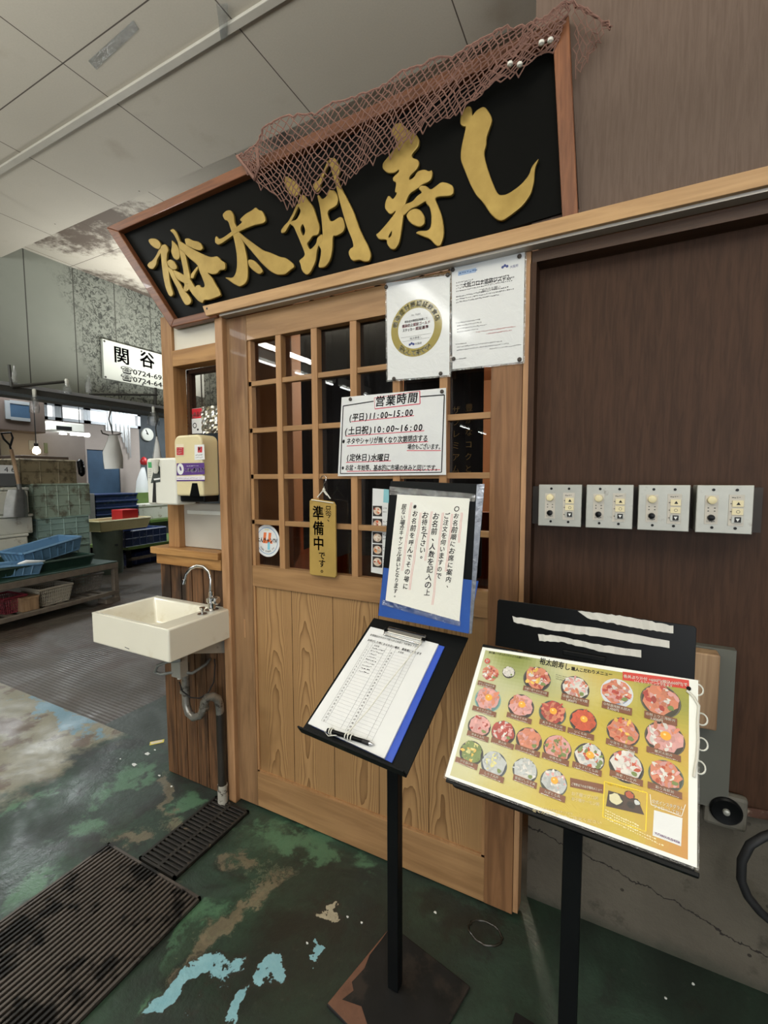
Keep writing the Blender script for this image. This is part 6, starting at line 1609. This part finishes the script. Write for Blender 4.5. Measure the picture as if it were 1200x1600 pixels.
# shovel hanging in front of the boxes
e = .9
sh = thing('shovel', wpt(zc(28, 760, e)[0], e, .9), 'steel shovel with timber handle hanging blade-down before the foam boxes', 'shovel')
b = MB(); cols_ = []
rows = [(765, 17, 42), (775, 14, 46), (790, 11, 47), (808, 9.5, 48)]
vs = []
for k2, off in ((0, 0), (1, .006)):
    for (yy, xa_, xb_) in rows:
        for q in range(9):
            f_ = q / 8; px = xa_ + (xb_ - xa_) * f_; s_, z_ = zc(px, yy, e - .05); dd = -.05 + .03 * math.cos(f_ * 2 * PI) + .012 * math.cos(f_ * 4 * PI) + off
            vs.append(tuple(wpt(s_, e + dd, z_)))
fs = []; n = 9; m_ = 36
for r_ in range(3):
    for q in range(8):
        a = r_ * n + q; fs.append((a, a + 1, a + n + 1, a + n)); fs.append((m_ + a, m_ + a + n, m_ + a + n + 1, m_ + a + 1))
b.add(vs, fs).obj('blade', M_SHOVEL, sh, smooth=60)
hp_ = [(31, 766), (27, 745), (22, 722), (17, 702)]
MB().tube([wpt(zc(px, py, e - .05)[0], e - .05, zc(px, py, e - .05)[1]) for px, py in hp_], .018, 10).obj('handle', M_OFFCUT, sh, smooth=60)
MB().tube([wpt(zc(px, py, e - .05)[0], e - .05, zc(px, py, e - .05)[1]) for px, py in ((17, 702), (15, 695), (6, 686), (2, 677), (17, 676), (20, 684), (16, 697))], .010, 8).obj('grip', M_BLACKP, sh, smooth=60)
MB().tube([wpt(zc(px, py, e - .05)[0], e - .05, zc(px, py, e - .05)[1]) for px, py in ((31, 768), (29, 756))], .022, 10).obj('socket', M_SHOVEL, sh, smooth=60)

# -- blue crate tower
e = 2.4; s0, zT = zc(149, 772, e); s1, _ = zc(216, 772, e); step = zc(150, 762, e)[1] - zc(150, 772, e)[1]; nst = int(zT / step); step = zT / nst
for k in range(nst):
    z0 = k * step
    t = thing('blue_stack_crate', wpt((s0 + s1) / 2, e + .2, z0), 'topmost navy crate of the tall nested tower beyond the table' if k == nst - 1 else 'navy crate in the tall nested tower beyond the table', 'crate', 'navy crates nested in a tall tower')
    MB(B0).taper(s0 + .012, s1 - .012, e + .012, e + .4, z0 + .002, z0 + step - .012, .012).obj('body', M_NAVY if k > nst - 5 else M_NAVYD, t)
    MB(B0).box(s0, s1, e, e + .412, z0 + step - .030, z0 + step - .004).obj('rim', M_BLUEPL if False else M_NAVY, t, bevel=.004)
gtb = tag(MB(B0).box(zc(139, 790, 2.4)[0], zc(148.5, 790, 2.4)[0], 2.4, 2.7, 0, zc(139, 771, 2.6)[1]).obj('steel_cabinet', M_STEEL, bevel=.004), 'narrow pale cabinet between the green crates and the navy crate tower', 'cabinet')
# -- cream tray with a red box, on a grey-green drum
e = 1.25; s0, z1 = zc(156, 815, e); s1, _ = zc(236, 815, e); _, z0 = zc(156, 832, e)
dm = thing('green_drum', wpt((s0 + s1) / 2 - .1, e + .2, 0), 'grey-green drum carrying the cream tray beyond the table\'s right end', 'drum')
c0 = wpt(zc(186, 850, e)[0], e + .22, 0); MB().lathe([(.17, 0), (.185, .1), (.18, z0 * .5), (.19, z0 - .04), (.195, z0 - .003)], c0, 28).obj('body', plain('mossy_drum', (92, 104, 92), .6, var=.3, dirt=(52, 62, 44)), dm, smooth=50)
MB().bar(wpt(zc(180, 855, e)[0], e + .0, z0 - .2), wpt(zc(184, 855, e)[0], e - .0, z0 - .2), .012).obj('handle', M_BLACKP, dm)
s0_, s1_ = s0, s1
crate('cream_tray', s0, s1, e, e + .42, z0, z1, M_CREAMTRAY, 'cream plastic tray holding a red box beyond the table', 'tray', nx=1, nz=1, taper=.04)
s0, zz1 = zc(191, 797, e + .1); s1, _ = zc(216, 797, e + .1)
tag(MB(B0).box(s0, s1, e + .1, e + .32, z0 + .014, zz1).obj('red_box', M_RED, bevel=.006), 'bright red box standing in the cream tray', 'box')
s0, zz1 = zc(181, 804, e + .06); p = wpt(s0 + .02, e + .12, z0 + .03)
q = MB().lathe([(.01, 0), (.06, .02), (.065, .05), (.03, .085), (.005, .09)], p, 12); tag(q.obj('white_bag', M_BAG, smooth=60), 'crumpled small white bag in the cream tray left of the red box', 'bag')
# -- green table at right with navy crates
e = 1.5
s0 = zc(200, 855, e)[0]; s1 = s0 + 1.6; zg = zc(230, 851, e)[1]
g3 = thing('green_table', wpt(s0 + .6, e + .4, 0), 'low table with a mossy green top just left of the stall post', 'table')
MB(B0).box(s0, s1, e, e + .9, zg - .04, zg).obj('table_top', M_LIME, g3); 
for a in (s0, s1 - .05):
    for c in (e, e + .84): MB(B0).box(a, a + .05, c, c + .05, 0, zg - .04).obj('leg', M_BLACKP, g3)
MB(B0).box(s0, s1, e, e + .05, .10, .14).obj('stretcher', M_TBLWOOD, g3)
_s0, z1 = zc(190, 832, e); 
crate('navy_crate', s0 + .0, s0 + .75, e + .05, e + .5, zg + .002, z1, M_NAVY, 'wide navy crate on the mossy green table', nx=6, nz=2)
crate('navy_crate', s0 + .12, s0 + .9, e + .15, e + .7, 0, zg - .12, M_NAVYD, 'dark navy crate on the floor under the mossy green table', nx=6, nz=2)
# -- far green counter with white cooler and bag
e = 2.75; zq = zc(240, 809, e)[1]; s0 = zc(213, 809, e)[0]
g4 = thing('green_counter', wpt(s0 + .8, e + .5, 0), 'long green-topped counter farther back in the hall', 'table')
MB(B0).box(s0, s0 + 2.6, e - .35, e + .3, zq - .05, zq).obj('table_top', M_LIME, g4); MB(B0).box(s0 + .02, s0 + 2.58, e - .3, e + .22, 0, zq - .05).obj('base', M_DARKWALL, g4)
s1_, z1_ = zc(272, 785, e - .25); s0_ = zc(216, 785, e - .25)[0]
cl = thing('white_cooler', wpt((s0_ + s1_) / 2, e + .2, zq), 'white foam cooler box on the far green counter', 'cooler')
MB(B0).box(s0_, s1_, e - .25, e + .1, zq + .001, z1_ - .05).obj('body', M_STYRO, cl, bevel=.01); MB(B0).box(s0_ - .01, s1_ + .01, e - .26, e + .11, z1_ - .05, z1_).obj('lid', M_STYRO, cl, bevel=.01)
mg = thing('green_box', wpt(zc(222, 780, 2.95)[0], 2.95, zq), 'lime-green tub behind the cooler under the red-topped carrier bag', 'tub')
sA, zA = zc(211, 770, 2.92); sB = zc(233, 770, 2.92)[0]
MB(B0).taper(sA, sB + .1, 2.86, 3.04, zq + .001, zA, .02).obj('body', M_LIME, mg)
def bag(name, pts_l, pts_r, plane, label, mat=M_BAG, depth=.06, top=None):
    """hanging carrier bag: outline left and right point lists (top to bottom) on a vertical plane"""
    b = MB(); vs = []; n = len(pts_l); m_ = 8
    for i in range(n):
        for q in range(m_ + 1):
            f_ = q / m_; px = pts_l[i][0] + (pts_r[i][0] - pts_l[i][0]) * f_; py = pts_l[i][1] + (pts_r[i][1] - pts_l[i][1]) * f_
            vs.append(plane(px, py, -depth * math.sin(f_ * PI) * (i / (n - 1)) ** .7 + R.uniform(-.006, .006)))
    k = len(vs)
    for i in range(n):
        for q in range(m_ + 1):
            f_ = q / m_; px = pts_l[i][0] + (pts_r[i][0] - pts_l[i][0]) * f_; py = pts_l[i][1] + (pts_r[i][1] - pts_l[i][1]) * f_
            vs.append(plane(px, py, depth * math.sin(f_ * PI) * (i / (n - 1)) ** .7 + .004))
    fs = []; w_ = m_ + 1
    for i in range(n - 1):
        for q in range(m_):
            a = i * w_ + q; fs.append((a, a + 1, a + w_ + 1, a + w_)); fs.append((k + a, k + a + w_, k + a + w_ + 1, k + a + 1))
    for q in range(m_):
        a = (n - 1) * w_ + q; fs.append((a, a + 1, k + a + 1, k + a))
    b.add([tuple(v) for v in vs], fs)
    return tag(b.obj(name, mat, smooth=70), label, 'bag')
def pln(e):
    return lambda px, py, d=0: wpt(zc(px, py, e)[0], e + d, zc(px, py, e)[1])
o = bag('carrier_bag', [(221, 730), (218, 738), (213, 752), (212, 770)], [(226, 730), (228, 738), (231, 752), (232, 770)], pln(3.0), 'white carrier bag with a red top standing beyond the soap dispenser')
q = MB(); p = pln(2.99)(225, 722); q.lathe([(.02, -.06), (.06, -.04), (.07, .02), (.04, .08), (.01, .1)], p, 12); q.obj('red_top', M_RED, o, smooth=60)

# -- rail across the hall with hanging bags and wrapped lamps
XR_ = -4.0
def xr(px, py, d=0.0): p = pX(px, py, XR_ + d); return p
ra, rb = xr(-40, 596), xr(268, 640)
rl = thing('ceiling_rail', (XR_, 1.2, 2.0), 'long galvanised rail running across the hall under the mouldy wall', 'rail')
z_r = (xr(0, 602).z + xr(250, 638).z) / 2
MB().box(XR_ - .02, XR_ + .02, -.5, 7.0, z_r + .0, z_r + .026).obj('channel', M_PIPE, rl)
MB().box(XR_ - .012, XR_ + .012, -.5, 7.0, z_r - .04, z_r + .0).obj('web', M_PIPED, rl)
for yy in (.3, 2.2, 4.6): MB().bar((XR_, yy, z_r + .02), (XR_, yy, 3.45 if yy < .9 else 3.56), .008, 6).obj('hanger_rod', M_PIPED, rl)
pa, pb = xr(20, 603, .05), xr(103, 596, .05)
pr = tag(MB().tube([xr(18, 604, .03), xr(100, 596.5, .03)], .012, 8).tube([xr(18, 604, .03), xr(14, 570, .03)], .010, 8).obj('bent_pipe', M_PIPED, smooth=50), 'thin dark pipe arm above the rail at the left edge', 'pipe')
def cup(px0, py0, px1, py1, label):
    a, c = xr((px0 + px1) / 2, py0, .04), xr((px0 + px1) / 2, py1, .04); w_ = abs(xr(px1, py0, .04).y - xr(px0, py0, .04).y) / 2
    q = MB(); n = 14; rr = [.3, .55, .9, 1.0, .95]; L = len(rr); vs = []; fs = []
    for i in range(L):
        c0 = a.lerp(c, i / (L - 1))
        for k in range(n):
            t_ = 2 * PI * k / n; j = 1 + R.uniform(-.12, .12); vs.append((c0.x + w_ * rr[i] * j * math.cos(t_), c0.y + w_ * rr[i] * j * math.sin(t_), c0.z))
    for i in range(L - 1):
        for k in range(n): fs.append((i * n + k, i * n + (k + 1) % n, (i + 1) * n + (k + 1) % n, (i + 1) * n + k))
    q.add(vs, fs); return q
for (x0_, y0_, x1_, y1_, lab) in ((97, 598, 111, 615, 'clear plastic cup-like cover hanging from the pipe arm over the rail'), (46, 614, 61, 645, 'lamp holder wrapped in clear plastic under the rail, left of the windows'), (232, 640, 247, 665, 'lamp holder wrapped in clear plastic under the rail, right of the windows')):
    t = thing('wrapped_lamp', xr((x0_ + x1_) / 2, y0_), lab, 'lamp')
    cup(x0_, y0_, x1_, y1_, lab).obj('plastic_wrap', M_CLEAR, t, smooth=60)
    a = xr((x0_ + x1_) / 2, y0_, .04); MB().lathe([(.012, -.03), (.014, .02), (.010, .03)], a, 12).obj('holder', M_WHITEP, t, smooth=50)
    if y1_ > 620: MB().lathe([(.004, -.10), (.017, -.085), (.017, -.06), (.010, -.03)], a, 12).obj('bulb', M_CLEAR, t, smooth=50)
for (x0_, y0_, lab) in ((22, 572, 'bunched clear plastic tied to the pipe above the rail at the left edge'), (138, 588, 'bunched clear plastic on the pipe above the rail near the sign')):
    q = cup(x0_ - 5, y0_, x0_ + 5, y0_ + 26, lab); tag(q.obj('plastic_bunch', M_CLEAR, smooth=60), lab, 'plastic')
pr = tag(MB().tube([xr(140, 616, -.03), xr(246, 617, -.03)], .010, 8).tube([xr(243, 606, -.03), xr(243, 660, -.03)], .012, 8).obj('scaffold_pipe', M_PIPED, smooth=50), 'thin dark pipes behind the rail below the shop-name board', 'pipe')
# hook with carrier bag and the second bag
hk = MB().tube([xr(172, 622), xr(173, 640), xr(170, 655), xr(174, 668), xr(176, 678)], .006, 6).tube([xr(158, 672), xr(160, 677), xr(170, 680), xr(185, 679), xr(190, 677)], .006, 6)
tag(hk.obj('wire_hook', M_PIPED, smooth=50), 'bent wire hook under the rail carrying the big white bag', 'hook')
px_l = lambda px, py, d=0: Vector((XR_ + d, *xr(px, py)[1:]))
bag('carrier_bag', [(170, 679), (167, 690), (160, 706), (161, 720), (163, 733)], [(183, 679), (186, 690), (190, 706), (192, 716), (192, 732)], px_l, 'big white carrier bag hanging from the wire hook before the blue door')
bag('carrier_bag', [(243.5, 682), (242, 695), (239, 716), (238, 724)], [(246, 682), (248, 695), (252, 716), (253, 724)], px_l, 'narrow white bag hanging just left of the stall post')
hk = MB().tube([xr(245.5, 640), xr(247, 655), xr(243, 668), xr(245, 683)], .006, 6); tag(hk.obj('wire_hook', M_PIPED, smooth=50), 'thin wire hook holding the narrow white bag by the post', 'hook')
# -- company board on the mouldy wall
XB = -5.15
def xb(px, py): p = pX(px, py, XB); return p
c1, c2, c3 = xb(160, 529), xb(163, 591), xb(318, 571)
bz1, bz0 = c1.z, c2.z; by0 = c1.y; by1 = xb(319, 600).y
cbo = thing('company_board', (XB, (by0 + by1) / 2, bz0), 'white rectangular board reading the merchant name and phone numbers on the mouldy wall', 'sign')
MB().box(XB - .04, XB, by0, by1, bz0, bz1).obj('board', plain('white_enamel', (206, 210, 200), .4, var=.02), cbo, bevel=.004)
FB = frame((XB + .001, 0, 0), (0, 1, 0), (0, 0, 1))          # u = +y, v = +z, n = +x
b = MB(FB)
def bb(px, py): p = xb(px, py); return p.y, p.z
h1 = (bz1 - bz0)
y1_, z1_ = bb(190, 556); char(b, '関', y1_, z1_, h1 * .46, INK, 0, .02, .001); y2_, z2_ = bb(230, 563); char(b, '谷', y2_, z2_, h1 * .46, INK, 0, .02, .001)
for k, (py, s_) in enumerate(((583, '☎0724-69-'), (592.5, '☎0724-64-'))):
    y_, z_ = bb(189, py); ye, ze = bb(257, py + 15)
    text(b, s_, y_, z1_ - h1 * (.42 + .20 * k), h1 * .19, INK, w=(ye - y_), lay=.001, bold=.012)
y_, z_ = bb(284, 600); ye, _ = bb(304, 600); text(b, '(自宅)', y_, z1_ - h1 * .52, h1 * .22, INK, w=ye - y_, lay=.001, bold=.01)
b.obj('lettering', M_PRINT, cbo)
for p in ((163, 533), (221, 549), (165, 589), (223, 601)):
    y_, z_ = bb(*p); MB(FB).lathe([(.012, 0), (.010, .004)], (y_, z_, .0), 10).obj('screw', M_PIPED, cbo)
# -- things on the far end wall
def xf(px, py, d=.0): return pX(px, py, XF + d)
a, c = xf(134, 702, .02), xf(191, 836, .02)
bd = thing('blue_door', (XF, (a.y + c.y) / 2, 0), 'blue steel door in the far end wall behind the carrier bag', 'door')
MB().box(XF, XF + .03, a.y, c.y, 0, a.z).obj('leaf', M_BLUEDOOR, bd)
MB().box(XF, XF + .05, a.y - .08, a.y, 0, a.z + .1).box(XF, XF + .05, c.y, c.y + .06, 0, a.z + .1).box(XF, XF + .05, a.y, c.y, a.z, a.z + .1).obj('frame', M_BEIGEWALL, bd)
ck_ = xf(230, 679, .02)
cl = thing('wall_clock', (XF, ck_.y, ck_.z), 'round white wall clock on the dark far wall', 'clock'); cr = abs(xf(238, 679).y - ck_.y)
MB().lathe([(cr, 0), (cr, .04), (cr * .9, .05)], (XF + .0, ck_.y, ck_.z), 28, 'x').obj('case', M_WHITEP, cl, smooth=40)
MB().bar((XF + .055, ck_.y, ck_.z), (XF + .055, ck_.y - .05, ck_.z + .09), .008).bar((XF + .055, ck_.y, ck_.z), (XF + .055, ck_.y - .04, ck_.z + .02), .008).obj('hands', M_BLACKP, cl)
# strip curtain
ca, cb2 = xf(178, 640, .25), xf(213, 740, .25)
q = MB(); n = 12; yA, yB = xf(176, 650, .25).y, xf(214, 650, .25).y; zA = xf(190, 641, .25).z; zB = xf(210, 715, .25).z; zB0 = xf(180, 672, .25).z
t = thing('strip_curtain', (XF + .02, yB, zB), 'white plastic strip curtain glowing beside the far windows', 'curtain')
for k in range(n):
    y0, y1 = yA + (yB - yA) * k / n, yA + (yB - yA) * (k + .85) / n; zb_k = zB0 if k < 7 else zB0 + (zB - zB0) * (k - 6) / (n - 7)
    MB().box(XF + .02 + (.012 if k % 2 else 0), XF + .025 + (.012 if k % 2 else 0), y0, y1, zb_k, zA).obj('strip', glassy('curtain_film', (.93, .95, .96), .25, 1.2, .3, .3) if k == 0 else bpy.data.materials['curtain_film'], t)
# air conditioner under the windows, lamp by it
e0, e1_ = xf(76, 660, 1.0), xf(133, 676, 1.0)
ac = thing('air_conditioner', (XF + 1.0, (e0.y + e1_.y) / 2, e1_.z), 'white wall-type air conditioner hanging before the far windows', 'air conditioner')
MB().box(XF + .7, XF + 1.0, e0.y, e1_.y, xf(100, 674, 1.0).z, xf(76, 657, 1.0).z).obj('case', M_WHITEP, ac, bevel=.02)
MB().box(XF + .99, XF + 1.004, xf(88, 670, 1).y, xf(112, 670, 1).y, xf(100, 672, 1.0).z, xf(100, 666, 1.0).z).obj('vent', M_DARK, ac)
for i, (a0_, b0_) in enumerate(((94, 103), (111, 139))):
    t = thing('strip_lamp', xf((a0_ + b0_) / 2, 679, .9), ('short' if i == 0 else 'longer') + ' lit strip lamp just below the air conditioner', 'lamp')
    MB().tube([xf(a0_, 679, .9), xf(b0_, 680, .9)], .03, 8).obj('tube', M_TUBE, t, smooth=60); q_ = xf((a0_ + b0_) / 2, 679, .9); MB().bar(q_, (q_.x, q_.y, 3.0), .006, 6).obj('cord', M_DARK, t)
# hut wall with brown fascia and blue hatch on the left
hx = -6.9
h0, h1_ = pX(-60, 700, hx), pX(133, 700, hx)
struct(MB().box(hx - .06, hx, h0.y - .6, pX(133, 700, hx).y, 0, pX(60, 676, hx).z).obj('wall_hut', M_BEIGEWALL))
fa_, fb_ = pX(-60, 610, hx + .25), pX(72, 675, hx + .25)
fc = thing('brown_fascia', (hx + .25, fb_.y - .5, fb_.z), 'brown boxed fascia with a blue hatch above the beige partition', 'cabinet')
MB().box(hx - .1, hx + .25, fa_.y - .8, fb_.y, pX(60, 676, hx + .25).z, pX(60, 610, hx + .25).z).obj('box', M_HUTBROWN, fc, bevel=.01)
w0, w1 = pX(15, 630, hx + .26), pX(47, 654, hx + .26)
MB().box(hx + .25, hx + .262, w0.y, w1.y, w1.z, w0.z).obj('blue_hatch', M_BLUEDOOR, fc); MB().box(hx + .25, hx + .266, w0.y - .05, w0.y, w1.z - .03, w0.z + .03).box(hx + .25, hx + .266, w0.y, w1.y, w1.z - .04, w1.z).box(hx + .25, hx + .266, w0.y, w1.y, w0.z, w0.z + .04).obj('hatch_frame', M_PIPE, fc)
# notices pinned on the hut wall, small bulb lamp
for i, (xa_, ya_, xb_, yb_, col_) in enumerate(((0, 688, 19, 726, (150, 146, 138)), (45, 688, 59, 703, (196, 194, 188)), (69, 692, 75, 708, (130, 134, 100)))):
    a, c = pX(xa_, ya_, hx + .01), pX(xb_, yb_, hx + .01)
    q = MB().box(hx + .0, hx + .012, a.y, c.y, c.z, a.z, lin(col_))
    tag(q.obj('pinned_sheet', M_PRINT), ('large grey notice board on the beige partition at the left edge', 'pale square sheet on the beige partition above the crates', 'narrow olive tag on the beige partition right of the square sheet')[i], 'sheet')
p = pX(57, 704, hx + .3); t = thing('bulb_lamp', p, 'small glowing bulb above the topmost beige crate', 'lamp')
MB().lathe([(.004, -.05), (.04, -.03), (.045, 0), (.02, .05)], p, 14).obj('bulb', M_BULB, t, smooth=60); MB().lathe([(.02, .05), (.025, .09)], p, 12).obj('cap', M_DARK, t)
MB().bar((p.x, p.y, p.z + .09), (p.x, p.y, 3.0), .006, 6).obj('cord', M_DARK, t)
print('objects', len(bpy.data.objects))
